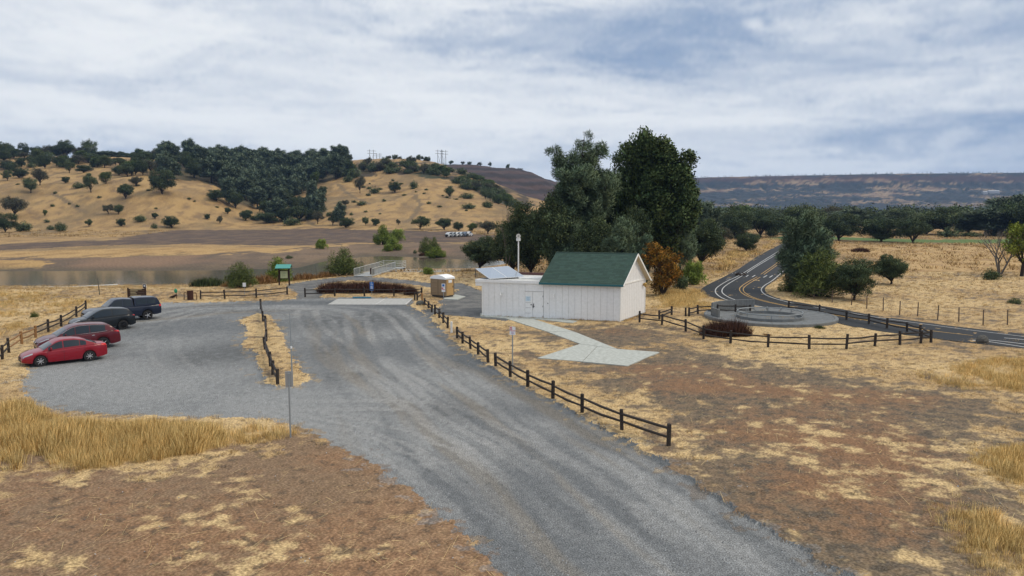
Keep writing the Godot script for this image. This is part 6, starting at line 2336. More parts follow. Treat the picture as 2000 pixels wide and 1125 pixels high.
func raise_stock() -> void:
	var oak := leaves("oak_sprig", 46, 0.13, 0.24, Vector3(0.055, 0.08, 0.037), Vector3(0.14, 0.17, 0.078))
	var oakm := leaf_mat("oak_leaf", Color(0.2, 0.26, 0.1))
	var live := leaves("live_sprig", 46, 0.13, 0.24, Vector3(0.04, 0.058, 0.029), Vector3(0.1, 0.128, 0.06))
	var pine := leaves("pine_sprig", 70, 0.5, 0.95, Vector3(0.06, 0.092, 0.06), Vector3(0.15, 0.19, 0.13), 1)
	var wisp := leaves("wisp_sprig", 120, 0.28, 0.6, Vector3(0.06, 0.095, 0.055), Vector3(0.15, 0.2, 0.12), 1)
	var pinem := leaf_mat("pine_needle", Color(0.15, 0.19, 0.12))
	var gum := leaves("gum_sprig", 54, 0.16, 0.3, Vector3(0.04, 0.066, 0.026), Vector3(0.12, 0.16, 0.058), 0, 1.25)
	var wil := leaves("willow_sprig", 70, 0.3, 0.6, Vector3(0.12, 0.18, 0.03), Vector3(0.27, 0.33, 0.07), 1)
	var wilm := leaf_mat("willow_leaf", Color(0.3, 0.36, 0.08))
	var olive := leaves("olive_sprig", 70, 0.25, 0.55, Vector3(0.065, 0.095, 0.028), Vector3(0.16, 0.19, 0.06), 1)
	var autumn := leaves("autumn_sprig", 46, 0.15, 0.26, Vector3(0.09, 0.085, 0.02), Vector3(0.36, 0.15, 0.02))
	var lime := leaves("lime_sprig", 46, 0.15, 0.27, Vector3(0.11, 0.14, 0.02), Vector3(0.25, 0.28, 0.05))
	var twig := leaves("twig_tuft", 34, 0.008, 0.02, Vector3(0.05, 0.026, 0.02), Vector3(0.12, 0.06, 0.045), 2, 0.7)
	var twigm := leaf_mat("twig", Color(0.05, 0.03, 0.02), 0.9)
	var reed := leaves("reed_tuft", 30, 0.012, 0.025, Vector3(0.03, 0.045, 0.018), Vector3(0.08, 0.1, 0.04), 2, 0.7)
	var sedge := leaves("sedge_tuft", 30, 0.012, 0.025, Vector3(0.19, 0.1, 0.045), Vector3(0.34, 0.2, 0.08), 2, 0.6)
	var keep := func(kind: String, o: Node3D, h: float, w: float, cat: String) -> void:
		o.set_meta("category", cat)
		stock[kind] = stock.get(kind, []) + [o]
		sizes[kind] = Vector2(w, h)
	var dusty := leaves("dusty_sprig", 40, 0.13, 0.24, Vector3(0.06, 0.062, 0.04), Vector3(0.14, 0.135, 0.09))
	var fresh := leaves("fresh_sprig", 46, 0.13, 0.24, Vector3(0.045, 0.075, 0.025), Vector3(0.12, 0.16, 0.055))
	for i in 5:
		keep.call("oak", broadleaf("oak_tree", 8.0, 9.0, [oak, dusty, oak, fresh, dusty][i], oakm, 21, 14, 0.72, 0.13, 0.9), 8.0, 9.0, "oak tree")
	for i in 3:
		keep.call("live", broadleaf("oak_tree", 8.0, 9.0, live, oakm, 26, 15, 0.75, 0.06, 0.9), 8.0, 9.0, "oak tree")
	for i in 3:
		keep.call("pine", conifer("pine_tree", 12.0, 7.0, pine, pinem, 6, 38, 0.95), 12.0, 7.0, "pine tree")
	for i in 3:
		keep.call("scrub", shrub("scrub_bush", 3.0, 4.0, oak, oakm, 46, 0.72), 3.0, 4.0, "bush")
	keep.call("bigpine", conifer("pine_tree", 18.0, 8.5, wisp, pinem, 13, 74, 0.7), 18.0, 8.5, "pine tree")
	keep.call("gum", broadleaf("eucalyptus_tree", 20.0, 8.0, gum, oakm, 34, 22, 0.72, 0.2, 1.5), 20.0, 8.0, "eucalyptus tree")
	keep.call("gum", broadleaf("eucalyptus_tree", 20.0, 8.0, gum, oakm, 46, 24, 0.72, 0.1, 1.5), 20.0, 8.0, "eucalyptus tree")
	for i in 2:
		keep.call("bigoak", broadleaf("oak_tree", 9.0, 9.0, live, oakm, 34, 24, 0.62, 0.12, 0.9), 9.0, 9.0, "oak tree")
	keep.call("softpine", conifer("pine_tree", 10.0, 7.5, wisp, pinem, 11, 70, 0.62, 0.5), 10.0, 7.5, "pine tree")
	for i in 2:
		keep.call("willow", shrub("willow_bush", 3.5, 3.5, wil, wilm, 90, 0.62), 3.5, 3.5, "willow bush")
	keep.call("olive", shrub("willow_bush", 4.0, 5.0, olive, wilm, 150, 0.55), 4.0, 5.0, "bush")
	keep.call("autumn", broadleaf("autumn_shrub", 6.0, 4.0, autumn, wilm, 24, 10, 0.5, 0.0, 1.1), 6.0, 4.0, "autumn shrub")
	keep.call("lime", broadleaf("lime_tree", 7.0, 6.0, lime, wilm, 14, 11, 0.6, 0.2, 0.9), 7.0, 6.0, "tree")
	keep.call("twigs", brush("twig_bush", 1.6, 3.2, twig, twigm, 110), 1.6, 3.2, "bush")
	keep.call("reeds", brush("reed_clump", 1.6, 3.2, reed, twigm, 70), 1.6, 3.2, "reeds")
	keep.call("sedge", brush("sedge_clump", 1.4, 3.0, sedge, twigm, 80), 1.4, 3.0, "sedge")
	keep.call("bare", bare_tree("bare_tree", 8.0, 7.0, 5, mat("grey_bark", Color(0.13, 0.115, 0.1), 0.9)), 8.0, 7.0, "bare tree")


func plant(kind: String, x: float, z: float, h: float, w: float, label: String, group := "") -> Node3D:
	var list: Array = stock[kind]
	var k: int = used.get(kind, 0)
	used[kind] = k + 1
	var src: Node3D = list[k % list.size()]
	var o: Node3D
	if k < list.size():
		o = src
		o.name = numbered(stem_of(o.name))
		add_child(o, true)
	else:
		o = src.duplicate()
		o.name = numbered(stem_of(src.name))
		add_child(o, true)
		if o.has_meta("group"):
			o.remove_meta("group")
	o.set_meta("label", label)
	if group:
		o.set_meta("group", group)
	o.position = Vector3(x, land(x, z) - 0.08, z)
	o.rotation.y = rng.randf() * TAU
	if kind in ["pine", "softpine"]:
		w *= 1.25
	if kind == "gum":
		h *= 1.13
	if kind in ["willow", "olive"]:
		w *= 1.3
		h *= 1.12
	var s: Vector2 = sizes[kind]
	o.scale = Vector3(w / s.x, h / s.y, w / s.x)
	return o


func plants() -> void:
	raise_stock()
	# grove behind the white building
	for t in [
		["bigpine", 8.78, -97, 18.29, 9.83, "tall grey-green pine with many upswept stems above the white building"],
		["gum", 15.98, -103, 20.13, 6.55, "tallest eucalyptus with a gappy top behind the green roof"],
		["gum", 19.66, -100, 17.3, 8.31, "full dark eucalyptus on the road side of the tallest eucalyptus"],
		["gum", 15.01, -108, 14.71, 9.82, "lower eucalyptus filling the grove between the two tall ones"],
		["bigoak", 5.65, -95, 11.47, 7.71, "dark oak under the tall grey-green pine"],
		["bigoak", 2.26, -100, 10.04, 7.27, "dark oak at the lake side of the grove beside the leaning bare trunk"],
		["bigoak", 9.6, -90, 8.36, 7.01, "dark oak directly behind the flat roof and siren pole"],
		["bigoak", 13.97, -96, 9.52, 6.86, "dark oak behind the ridge of the green roof"],
		["bigoak", -4.65, -116, 5.37, 7.16, "dark spreading oak at the lake shore beyond the portable toilet"],
		["bigoak", 0, -108, 7.45, 6.31, "dark oak between the shore oak and the leaning bare trunk"],
		["softpine", 12.38, -84, 7.99, 5.45, "soft grey-green pine just above the green roof's ridge"],
		["softpine", 7.22, -93, 7.72, 6.64, "soft grey-green pine low in the middle of the grove"],
		["softpine", 23.9, -112, 9.54, 5.09, "grey-green pine at the road end of the grove"],
		["autumn", 15.8, -82, 6.55, 4.15, "orange autumn shrub beside the gable of the white building"],
		["bigoak", 28.38, -118, 7.73, 7.05, "large dark oak at the road end of the grove above the bend"],
		["pine", 40.76, -165, 10.04, 6.43, "grey pine top rising behind the dark oak at the bend"],
		["scrub", 18.89, -88, 3.14, 2.4, "dark green bush between the autumn shrub and the road"],
		["willow", 21.7, -94, 3.32, 2.2, "yellow-green bushy tree beside the road bend"],
	]:
		plant(t[0], t[1], t[2], t[3], t[4], t[5])
	var o := plant("bare", -0.81, -105, 11.42, 2.73, "pale bare trunk leaning at the lake side of the grove")
	o.rotation = Vector3(0.0, 0.4, -0.09)
	# beyond and along the asphalt road
	for t in [
		["live", 48.85, -163.44, 4.66, 6.16, "small round dark oak on the straw bank beside the straight road"],
		["live", 75.45, -238.91, 9.4, 11.48, "tall dark oak at the far end of the straight road"],
		["oak", 86.13, -235.04, 10, 14.5, "grey-brown oak behind the roadside pine"],
		["live", 88.95, -214.21, 8.16, 11.68, "dark oak on the green strip beyond the roadside pine"],
		["live", 97.48, -208.07, 7.79, 12.97, "widest dark oak standing on the green strip"],
		["live", 101.37, -199.48, 7.09, 9.07, "dark oak at the end of the oaks on the green strip"],
		["softpine", 31.97, -85.1, 8.74, 6.19, "feathery grey-green pine beside the straight road"],
		["olive", 31.86, -81.23, 4.94, 5.27, "olive-green bush at the foot of the roadside pine"],
		["olive", 30.83, -86.12, 1.98, 2.8, "low green bush at the inside of the road bend"],
		["bigoak", 34.07, -78.12, 4.3, 4.97, "dark round oak in front of the roadside pine"],
		["bigoak", 45.41, -94.04, 3.81, 4.52, "lone round oak on a short trunk in the pale field"],
		["lime", 68.14, -105.06, 8.72, 6.48, "bright yellow-green tree at the edge of the pale field"],
		["scrub", 60.88, -99.94, 1.89, 2.47, "dark low bush below the bare tree in the pale field"],
		["scrub", 48.39, -75.24, 0.79, 1.37, "small dark bush beyond the wire fence"],
		["twigs", 71.41, -161.61, 1.26, 2.94, "rusty low bush in the pale field below the green strip"],
		["bare", 67.21, -108.22, 7.59, 7.73, "large bare tree in the pale field"],
		["oak", 52.62, -196.77, 4.33, 5.11, "grey oak behind the large dark oak at the bend"],
		["live", 63.79, -227.66, 8.96, 13.31, "dark oak between the grove and the straight road"],
		["live", 86.91, -260.33, 8.06, 15.21, "dark oak behind the end of the straight road"],
	]:
		plant(t[0], t[1], t[2], t[3], t[4], t[5])
	var belt := 0
	for p in [[1810, 262, 415, 80], [1850, 255, 408, 95], [1890, 268, 412, 80], [1925, 250, 405, 95], [1968, 262, 396, 90], [2010, 240, 372, 120], [1825, 330, 412, 70], [1905, 340, 406, 80], [1990, 300, 385, 90], [1760, 330, 413, 70], [1690, 330, 413, 70], [1610, 330, 408, 80], [1540, 330, 408, 80], [1470, 330, 409, 80], [1412, 300, 410, 70], [1395, 240, 408, 60], [1448, 280, 404, 70], [1580, 290, 405, 80], [1655, 285, 409, 80]]:
		var deep := float(p[1])
		var x: float = (p[0] - 1000.0) / 1540.0 * deep
		var top: float = 9.4 + (402.0 - p[2] + rng.randf_range(-7.0, 9.0)) / 1540.0 * deep
		var kind := ["live", "oak", "live", "pine", "oak"][belt % 5] as String
		var l := "%s in the %s row of the tree belt, %s" % [{"live": "dark oak", "oak": "grey-green oak", "pine": "grey pine"}[kind], "nearer" if deep < 275.0 else "farther", "behind the straight road" if p[0] < 1530 else ("behind the roadside pine" if p[0] < 1700 else ("behind the green strip's oaks" if p[0] < 1870 else "behind the bare tree"))]
		plant(kind, x, -deep, top - land(x, -deep), p[3] / 1540.0 * deep * rng.randf_range(0.8, 1.3), l, "tree belt: " + l)
		belt += 1
	for i in 34:
		var deep := rng.randf_range(222.0, 330.0)
		var x := rng.randf_range(0.25, 0.7) * deep
		var l := "low scrub bush under the tree belt, %s" % ["road end" if x < 90.0 else ("middle" if x < 130.0 else "bare tree end")]
		plant("scrub", x, -deep, rng.randf_range(2.0, 4.5), rng.randf_range(4.0, 9.0), l, "belt scrub: " + l)
	# lone trees on the golden hills
	for t in [
		["oak", -167.11, -328.01, 4.64, 5.54, "oak with a bare lower trunk, lake-hill slope, west of a twin"],
		["oak", -162.45, -327.15, 4.21, 5.1, "smaller twin oak on the slope above three round bushes"],
		["live", -152.48, -308.6, 3.78, 4.01, "round dark bush tree below the twin oaks"],
		["scrub", -148.72, -316.94, 3.47, 5.76, "spreading dark bush east of the round bush tree"],
		["live", -144.92, -321.38, 2.9, 2.92, "small square dark bush on the slope above the wide shore oak"],
		["live", -133.15, -309.6, 5.19, 8.44, "wide dark shore oak on the burnt ground's upper edge"],
		["scrub", -137.97, -305.15, 2.36, 2.77, "small bush at the foot of the wide shore oak"],
		["live", -128.59, -334.05, 2.8, 3.04, "small dark tree on the open slope east of the wide shore oak"],
		["live", -125.6, -350.01, 3.38, 3.18, "small round tree higher on the open slope"],
		["oak", -121.3, -328.7, 3.81, 2.99, "thin small tree at the foot of the open slope"],
		["live", -116.96, -347.59, 5.15, 6.32, "dark oak where the open slope meets the wooded ravine"],
		["live", -106.28, -345.66, 5.79, 10.32, "broad dark oak at the mouth of the wooded ravine"],
		["scrub", -94.19, -336.73, 4.56, 9.18, "grey-green bush below the mouth of the wooded ravine"],
		["live", -93.94, -349.78, 7.65, 13.63, "large dark oak in the mouth of the wooded ravine"],
		["oak", -164.39, -307.3, 3.17, 3.59, "small oak with a visible trunk near the burnt ground"],
		["scrub", -166.56, -291.75, 4.33, 5.3, "round grey-green bush beside the burnt ground"],
		["scrub", -174.28, -298.89, 2.12, 3.11, "low dark bush beside the round grey-green bush"],
		["scrub", -185.78, -316.12, 1.83, 2.67, "tiny bush on the slope above the round grey-green bush"],
		["oak", -192.85, -326.99, 2.74, 2.12, "tiny thin tree on the slope near the frame edge"],
		["oak", -203, -322.85, 9.95, 10.9, "tall airy oak at the foot of the western slope"],
		["live", -181.42, -283.31, 7.68, 9.2, "dark oak at the western end of the burnt ground"],
		["scrub", -180.42, -291.53, 4.71, 7.57, "broad dark bush beside the dark oak at the burnt ground"],
		["oak", -219.68, -362.48, 6.95, 8, "airy oak midway up the western slope"],
		["oak", -223.72, -376.7, 8.64, 8.81, "larger airy oak above the airy midway oak"],
		["live", -213.02, -379.79, 3.88, 4.44, "compact dark bush tree midway up the western slope"],
		["oak", -189.83, -358.17, 8.92, 7.44, "airy oak in the middle of the western slope"],
		["oak", -189.39, -370.8, 6.15, 6.74, "oak above the airy oak in the middle of the slope"],
		["live", -169.92, -349.31, 7.37, 7.71, "dense dark oak low on the western slope"],
		["oak", -174.07, -368.21, 5.4, 6.69, "oak beside the big dark clump on the western slope"],
		["live", -156.38, -355.55, 11.8, 14.31, "big dark oak clump where the slope turns into the ravine"],
		["scrub", -200.89, -368.99, 3.53, 5.75, "dark bush between two airy oaks on the slope"],
		["live", -250.58, -404.88, 6.44, 9.46, "dark round oak high on the western slope"],
		["oak", -248.44, -391.84, 5.49, 6.11, "small grey tree high at the edge of the western slope"],
		["live", -99.12, -415.22, 6.11, 5.93, "dark bush tree at the western foot of the bare hill"],
		["oak", -80.05, -418.03, 9.35, 7.06, "tall oak on the bare hill's western shoulder"],
		["scrub", -71.98, -415.01, 4.78, 6.47, "dark bush on the bare hill's western shoulder"],
		["live", -60.99, -414.93, 6.36, 9.16, "dark oak clump on the middle of the bare hill"],
		["scrub", -51.79, -420.76, 4.84, 5.46, "green bush on the middle of the bare hill"],
		["oak", -30.8, -394.57, 6.57, 6.15, "oak below the dark brush of the bare hill's eastern side"],
		["scrub", -22.59, -402.5, 3.61, 8.36, "bush beneath the burnt bluff"],
		["scrub", -20.18, -367.42, 3.3, 8.11, "thin grey bush on the lower eastern side of the bare hill"],
		["scrub", -11.39, -375.11, 4.09, 6.82, "dark bush on the lower eastern side of the bare hill"],
		["oak", -2.53, -391, 7.52, 6.09, "pale grey oak low on the eastern side of the bare hill"],
		["scrub", -71.78, -378.01, 2.43, 6.38, "low dark bush halfway up the bare hill"],
		["oak", -79.11, -376.79, 3.63, 4.4, "small spreading oak halfway up the bare hill"],
		["oak", -60.29, -325.58, 3.57, 3.81, "small oak at the bare hill's foot, west of a darker one"],
		["live", -55.79, -322.7, 3.75, 4.19, "darker small oak at the bare hill's foot"],
		["oak", -46.42, -322.94, 2.71, 2.31, "tiny oak at the bare hill's foot"],
		["oak", -35.9, -307.83, 5.36, 9.19, "wide grey-green oak at the bare hill's foot"],
		["live", -26.31, -305.35, 5.12, 7.14, "dark oak at the bare hill's foot beside the distant cars"],
		["live", -20.11, -298.42, 3.85, 5.04, "small dark oak above the distant parked cars"],
		["oak", -14.87, -294.23, 3.42, 4.97, "grey oak east of the distant parked cars"],
		["oak", -8.32, -272.97, 5.29, 8.15, "wide grey oak at the bare hill's foot near the grove"],
		["oak", -74.79, -330.03, 5.96, 7.29, "grey-green oak below the ravine"],
		["live", -66.94, -318.97, 5.14, 7.04, "dark low oak below the ravine's eastern edge"],
		["pine", -71.6, -329.09, 9.32, 4.7, "thin grey pine below the ravine's eastern edge"],
		["oak", -83.12, -337.89, 5.88, 5.7, "oak on the footpath below the ravine"],
	]:
		plant(t[0], t[1], t[2], t[3], t[4], t[5])
	for i in 34:   # the hill goes on past the frame's edge
		var d := rng.randf_range(300.0, 520.0)
		var x := -d * rng.randf_range(0.68, 1.05)
		plant("live" if i % 2 else "oak", x, -d, rng.randf_range(5.0, 9.0), rng.randf_range(7.0, 11.0), "oak on the western slope beyond the edge of the photograph", "oaks beyond the frame's edge")
	# crests
	for t in [[8, 302, 272, 60], [32, 312, 290, 50], [58, 299, 278, 24], [85, 306, 283, 34], [108, 308, 282, 34], [140, 306, 272, 40], [125, 308, 284, 34], [186, 306, 275, 38], [165, 308, 287, 30], [220, 312, 293, 34], [243, 314, 297, 34], [285, 312, 291, 34], [262, 316, 299, 30], [318, 312, 290, 32], [300, 318, 296, 30], [345, 318, 300, 22], [376, 318, 292, 24], [400, 320, 302, 24]]:
		crest(t, "oak on the crest of the western hill", "oaks along the western crest")
	for i in 46:
		var px := 200.0 + i * 10.2 + rng.randf_range(-5.0, 5.0)
		var l := "%s in the tree belt along the ridge, %s" % ["pine" if i % 3 == 0 else "dark oak", "western third" if i < 15 else ("middle third" if i < 31 else "towards the pylons")]
		crest([px, 320, rng.randf_range(294, 309), rng.randf_range(26, 44)], l, "ridge belt: " + l, "pine" if i % 3 == 0 else "")
	for t in [[420, 326, 290, 26], [455, 328, 296, 26], [484, 328, 291, 46], [522, 330, 300, 20], [548, 330, 302, 24], [585, 330, 296, 34], [618, 330, 293, 40], [638, 326, 302, 26]]:
		crest(t, "pine standing above the head of the wooded ravine", "pines above the head of the ravine", "pine")
	for t in [[682, 318, 297, 22, "lone oak on the grassy crest west of the pylons"], [662, 322, 307, 18, "small oak beside the lone crest oak"], [762, 316, 304, 14, "small oak on the crest between the two pylon pairs"], [774, 316, 303, 16, "second small oak between the pylon pairs, on the bluff side"], [783, 318, 308, 12, "lowest oak of the three between the pylon pairs"], [822, 318, 303, 20, "oak on the crest just west of the taller pylons"], [835, 319, 306, 20, "low oak touching the oak west of the taller pylons"]]:
		crest(t, t[4], "")
	for t in [[882, 326, 317, 12], [905, 327, 318, 10], [918, 327, 319, 12], [938, 328, 318, 12], [957, 329, 318, 9], [992, 331, 318, 10], [1015, 333, 323, 14]]:
		var deep := 905.0
		var x: float = (t[0] - 1000.0) / 1540.0 * deep
		plant("oak", x, -deep, (t[1] - t[2]) / 1540.0 * deep, t[3] / 1540.0 * deep, "tiny oak on the rim of the burnt bluff", "oaks on the rim of the burnt bluff")
	# the wooded ravine
	var seen_as := func(p: Vector2, h: float, kind: String, where: String, mid: Vector2, a: String, b: String) -> Array:
		var side := a if p.x < mid.x else b
		var up := "upper" if p.y < mid.y - 25.0 else ("lower" if p.y > mid.y + 25.0 else "middle")
		var l := "%s %s in the %s part of %s, %s" % ["tall" if h > 11.5 or (h > 8.2 and kind != "grey-green pine") else "low", kind, up, where, side]
		return [l]
	var ravine := "the wooded ravine"
	for i in 150:
		var p := some_in(WOODED)
		if rng.randf() < 0.55:
			var h := rng.randf_range(9.0, 15.0)
			var l: Array = seen_as.call(p, h, "grey-green pine", ravine, Vector2(-165, -450), "western side", "eastern side")
			plant("pine", p.x, p.y, h, rng.randf_range(8.0, 12.0), l[0], "ravine trees: " + l[0])
		else:
			var h := rng.randf_range(6.0, 10.0)
			var l: Array = seen_as.call(p, h, "dark oak", ravine, Vector2(-165, -450), "western side", "eastern side")
			plant("live" if rng.randf() < 0.6 else "oak", p.x, p.y, h, rng.randf_range(7.0, 11.0), l[0], "ravine trees: " + l[0])
	for i in 105:
		var p := some_in([Vector2(-104.83, -472.27), Vector2(-98.19, -509.48), Vector2(-76.97, -499.24), Vector2(-48.25, -500.69), Vector2(-38.15, -494.6), Vector2(-21.39, -474.81), Vector2(-2.83, -439.38), Vector2(5.07, -392.18), Vector2(-3.82, -393.82), Vector2(-18.92, -419.02), Vector2(-31.13, -439.35), Vector2(-45.07, -467.15), Vector2(-66.84, -472.51), Vector2(-83.34, -462.63), Vector2(-91.85, -445.65)])
		var h := rng.randf_range(3.0, 6.0)
		var l := "%s in the brush along the bare hill's edge, %s" % ["round bush" if i % 3 else "scrubby oak", "below the pylons" if p.x < -70.0 else ("beside the bluff" if p.x < -20.0 else "down the bluff side")]
		plant("scrub" if i % 3 else "oak", p.x, p.y, h, rng.randf_range(5.0, 9.0), l, "hill brush: " + l)
	for i in 44:
		var p := some_in([Vector2(-318.19, -495.89), Vector2(-274.97, -475.94), Vector2(-221.22, -459.3), Vector2(-198.95, -462.22), Vector2(-172.42, -406.03), Vector2(-189.59, -387.67), Vector2(-225.58, -412.68), Vector2(-250.9, -415.05), Vector2(-262.19, -407.59)])
		var kind := "live" if i % 2 else "oak"
		var l := "%s on the upper western slope, %s" % ["dark oak" if i % 2 else "grey-green oak", "at the frame's edge" if p.x < -250.0 else ("mid slope" if p.x < -200.0 else "towards the ravine")]
		plant(kind, p.x, p.y, rng.randf_range(4.5, 8.5), rng.randf_range(6.0, 11.0), l, "upper slope oaks: " + l)
	for i in 22:
		var p := some_in([Vector2(-136.64, -365.01), Vector2(-124.59, -385.66), Vector2(-98.77, -402.63), Vector2(-77.6, -347.66), Vector2(-97.61, -342.67), Vector2(-119.75, -356.03)])
		var kind := ["live", "pine", "scrub"][i % 3] as String
		var l := "%s at the mouth of the wooded ravine, %s" % [["dark oak", "grey pine", "round bush"][i % 3], "western bank" if p.x < -145.0 else "eastern bank"]
		plant(kind, p.x, p.y, [7.0, 11.0, 3.5][i % 3] * rng.randf_range(0.75, 1.2), [9.0, 8.0, 6.0][i % 3] * rng.randf_range(0.8, 1.2), l, "ravine mouth: " + l)
	for i in 26:
		var p := some_in([Vector2(-313.65, -488.78), Vector2(-272.92, -472.36), Vector2(-219.57, -455.83), Vector2(-198.95, -462.22), Vector2(-177.83, -412.65), Vector2(-199.56, -413.85), Vector2(-233.91, -428.15), Vector2(-264.8, -438.42), Vector2(-274.63, -427.27)])
		var l := "%s just below the western crest, %s" % ["dark bush" if i % 2 else "low oak", "at the frame's edge" if p.x < -265.0 else ("mid crest" if p.x < -215.0 else "near the ravine")]
		plant("scrub" if i % 2 else "oak", p.x, p.y, rng.randf_range(3.0, 5.5), rng.randf_range(4.5, 8.0), l, "crest brush: " + l)
	for i in 24:
		var p := some_in([Vector2(-103.05, -398.95), Vector2(-88.72, -444.38), Vector2(-57.99, -450.47), Vector2(-26.51, -411.05), Vector2(-4.82, -372.64), Vector2(-22.68, -350.74), Vector2(-54.82, -353.26), Vector2(-82.29, -353.39)])
		var l := "little bush dotted on the bare hill, %s" % ["western shoulder" if p.x < -85.0 else "eastern flank"]
		plant("scrub", p.x, p.y, rng.randf_range(0.8, 1.8), rng.randf_range(1.5, 3.5), l, "hill bushes: " + l)
	for i in 16:
		var p := some_in([Vector2(-239.51, -379.48), Vector2(-198.67, -385.84), Vector2(-135.69, -362.39), Vector2(-124.25, -362.68), Vector2(-150.25, -332.12), Vector2(-190.76, -327.78)])
		var l := "little bush dotted on the western slope, %s" % ["towards the frame's edge" if p.x < -200.0 else "towards the ravine"]
		plant("scrub", p.x, p.y, rng.randf_range(0.8, 1.6), rng.randf_range(1.5, 3.0), l, "slope bushes: " + l)
	# by the water
	for t in [
		["willow", -33.86, -206.97, 5.36, 3.76, "tallest yellow-green willow on the lake bed"],
		["willow", -33.15, -228.11, 3.99, 3.56, "pale willow behind the tallest lake-bed willow"],
		["willow", -27.72, -184.72, 3.12, 3.12, "round green willow at the lake edge"],
		["willow", -28.66, -181.51, 1.77, 1.77, "small bright willow touching the round green one"],
		["olive", -18.73, -171.55, 3.9, 2.9, "dark willow clump on the far lake edge"],
		["olive", -17.95, -181.75, 3.3, 2.36, "taller dark willow beside the bright ball-shaped one"],
		["willow", -15.91, -165.35, 2.47, 3.22, "bright ball-shaped willow on the far lake edge"],
		["willow", -45.41, -187.93, 2.8, 2.2, "lone bright willow on the lake bed"],
		["scrub", -21.44, -174.59, 1.25, 1.02, "tiny green bush on the far lake edge"],
		["scrub", -44, -155.54, 0.91, 1.62, "low dark bush on the brown lake bed"],
		["twigs", -19.22, -169.94, 0.88, 1.32, "brown bush beside the dark willow clump"],
		["olive", -23.05, -108, 3.84, 4.35, "large olive-green bush beside the lake ramp"],
		["willow", -30.04, -101, 3.43, 2.62, "bright green willow behind the map kiosk"],
		["olive", -31.54, -91, 3.05, 3.31, "dark olive bush at the shore between kiosk and drum"],
		["reeds", -37.51, -97, 1.68, 3.53, "dark green reed clump at the pond's near edge"],
		["willow", -11.57, -108.23, 1.2, 1.41, "small bright plant on the pale gravel shore"],
		["sedge", -31.18, -98, 1.8, 3.18, "rusty sedge beside the dark olive bush"],
		["sedge", -27.44, -104, 1.45, 3.11, "rusty sedge between the kiosk and the olive-green bush"],
		["sedge", -25.22, -106, 1.27, 2.75, "rusty sedge touching the olive-green bush"],
		["sedge", -33.98, -94, 1.2, 1.46, "small rusty sedge clump beside the reeds"],
		["twigs", -19.35, -86, 1.71, 3.24, "dark twiggy end of the hedge behind the bay fence"],
		["twigs", -17.24, -86, 1.65, 3.24, "dark twiggy part of the hedge below the ramp railing"],
		["twigs", -15.13, -86, 1.71, 3.24, "dark twiggy part of the hedge behind the blue sign"],
		["twigs", -13.12, -86, 1.42, 2.9, "reddish end of the hedge near the portable toilet"],
		["twigs", -10.73, -83, 1.48, 1.19, "sparse bare bush between the hedge and the toilet"],
		["twigs", 14.73, -56.63, 1.65, 1.84, "red-brown twiggy bush in front of the basin, fence side"],
		["twigs", 16.14, -56.86, 1.7, 2.14, "red-brown twiggy bush against the basin rim"],
		["reeds", 23.63, -59.99, 0.44, 0.78, "pale green grass clump beside the basin rim"],
		["sedge", 18.49, -56.63, 0.34, 0.81, "low grey-brown tuft behind the basin fence"],
		["scrub", 19.79, -71.11, 0.38, 0.55, "small round green tuft by the road edge near the basin"],
		["olive", -40.45, -66.15, 0.57, 0.69, "small green weed in the straw behind the car fence"],
	]:
		plant(t[0], t[1], t[2], t[3], t[4], t[5])


func crest(t: Array, label: String, group: String, kind := "") -> void:
	var deep := 540.0 if t[0] < 430 else 565.0
	var x: float = (t[0] - 1000.0) / 1540.0 * deep
	var y := land(x, -deep)
	var top: float = 9.4 + (402.0 - t[2]) / 1540.0 * deep
	plant(kind if kind else ("live" if int(t[0]) % 3 else "oak"), x, -deep, maxf(top - y, 4.0), t[3] / 1540.0 * deep, label, group)


func some_in(poly: Array) -> Vector2:
	var pk := PackedVector2Array(poly)
	var lo := pk[0]
	var hi := pk[0]
	for p in pk:
		lo = lo.min(p)
		hi = hi.max(p)
	for i in 400:
		var p := Vector2(rng.randf_range(lo.x, hi.x), rng.randf_range(lo.y, hi.y))
		if Geometry2D.is_point_in_polygon(p, pk):
			return p
	return pk[0]



# ---------------------------------------------------------------- grass, stones
const TALL_GRASS := [Vector2(-25.17, -35.79), Vector2(-22.78, -36.54), Vector2(-20.98, -34.71), Vector2(-17.58, -33.05), Vector2(-15.75, -33.86), Vector2(-12.81, -33.21), Vector2(-10.55, -33.05), Vector2(-8.73, -31.98), Vector2(-9.04, -30.83), Vector2(-10.66, -30.15), Vector2(-11.76, -29.38), Vector2(-12.72, -28.4), Vector2(-14.08, -27.71), Vector2(-15.33, -26.95), Vector2(-16.83, -26.73), Vector2(-18.8, -26.47)]
const TALL_EAST := [Vector2(22.19, -43.63), Vector2(25.91, -46.22), Vector2(32.82, -49.83), Vector2(38.4, -50.73), Vector2(30.36, -39.9), Vector2(25.68, -38.78), Vector2(22.91, -39.33), Vector2(21.15, -40.47)]
const TALL_SOUTHEAST := [Vector2(17.79, -29.63), Vector2(22.08, -33.21), Vector2(25.39, -33.21), Vector2(13.97, -17.83), Vector2(11.18, -17.83), Vector2(12.21, -21.26), Vector2(12.64, -23.49), Vector2(14.93, -26.22)]
const TALL_BANK := [Vector2(-45.67, -60.5), Vector2(-66.27, -88.25), Vector2(-57.63, -88.25), Vector2(-45.89, -83.61), Vector2(-41.52, -83.61), Vector2(-39.89, -77.69), Vector2(-39.57, -71.11), Vector2(-36.53, -60.5), Vector2(-35.86, -56.86), Vector2(-35, -53.22)]
const TALL_VERGE := [Vector2(15.67, -88.25), Vector2(19.49, -90.48), Vector2(21.21, -88.25), Vector2(20.14, -78.98), Vector2(21.22, -73.68), Vector2(23.85, -68.7), Vector2(22.29, -68.05), Vector2(18.53, -70.75), Vector2(15.44, -71.46), Vector2(12.6, -70.75)]
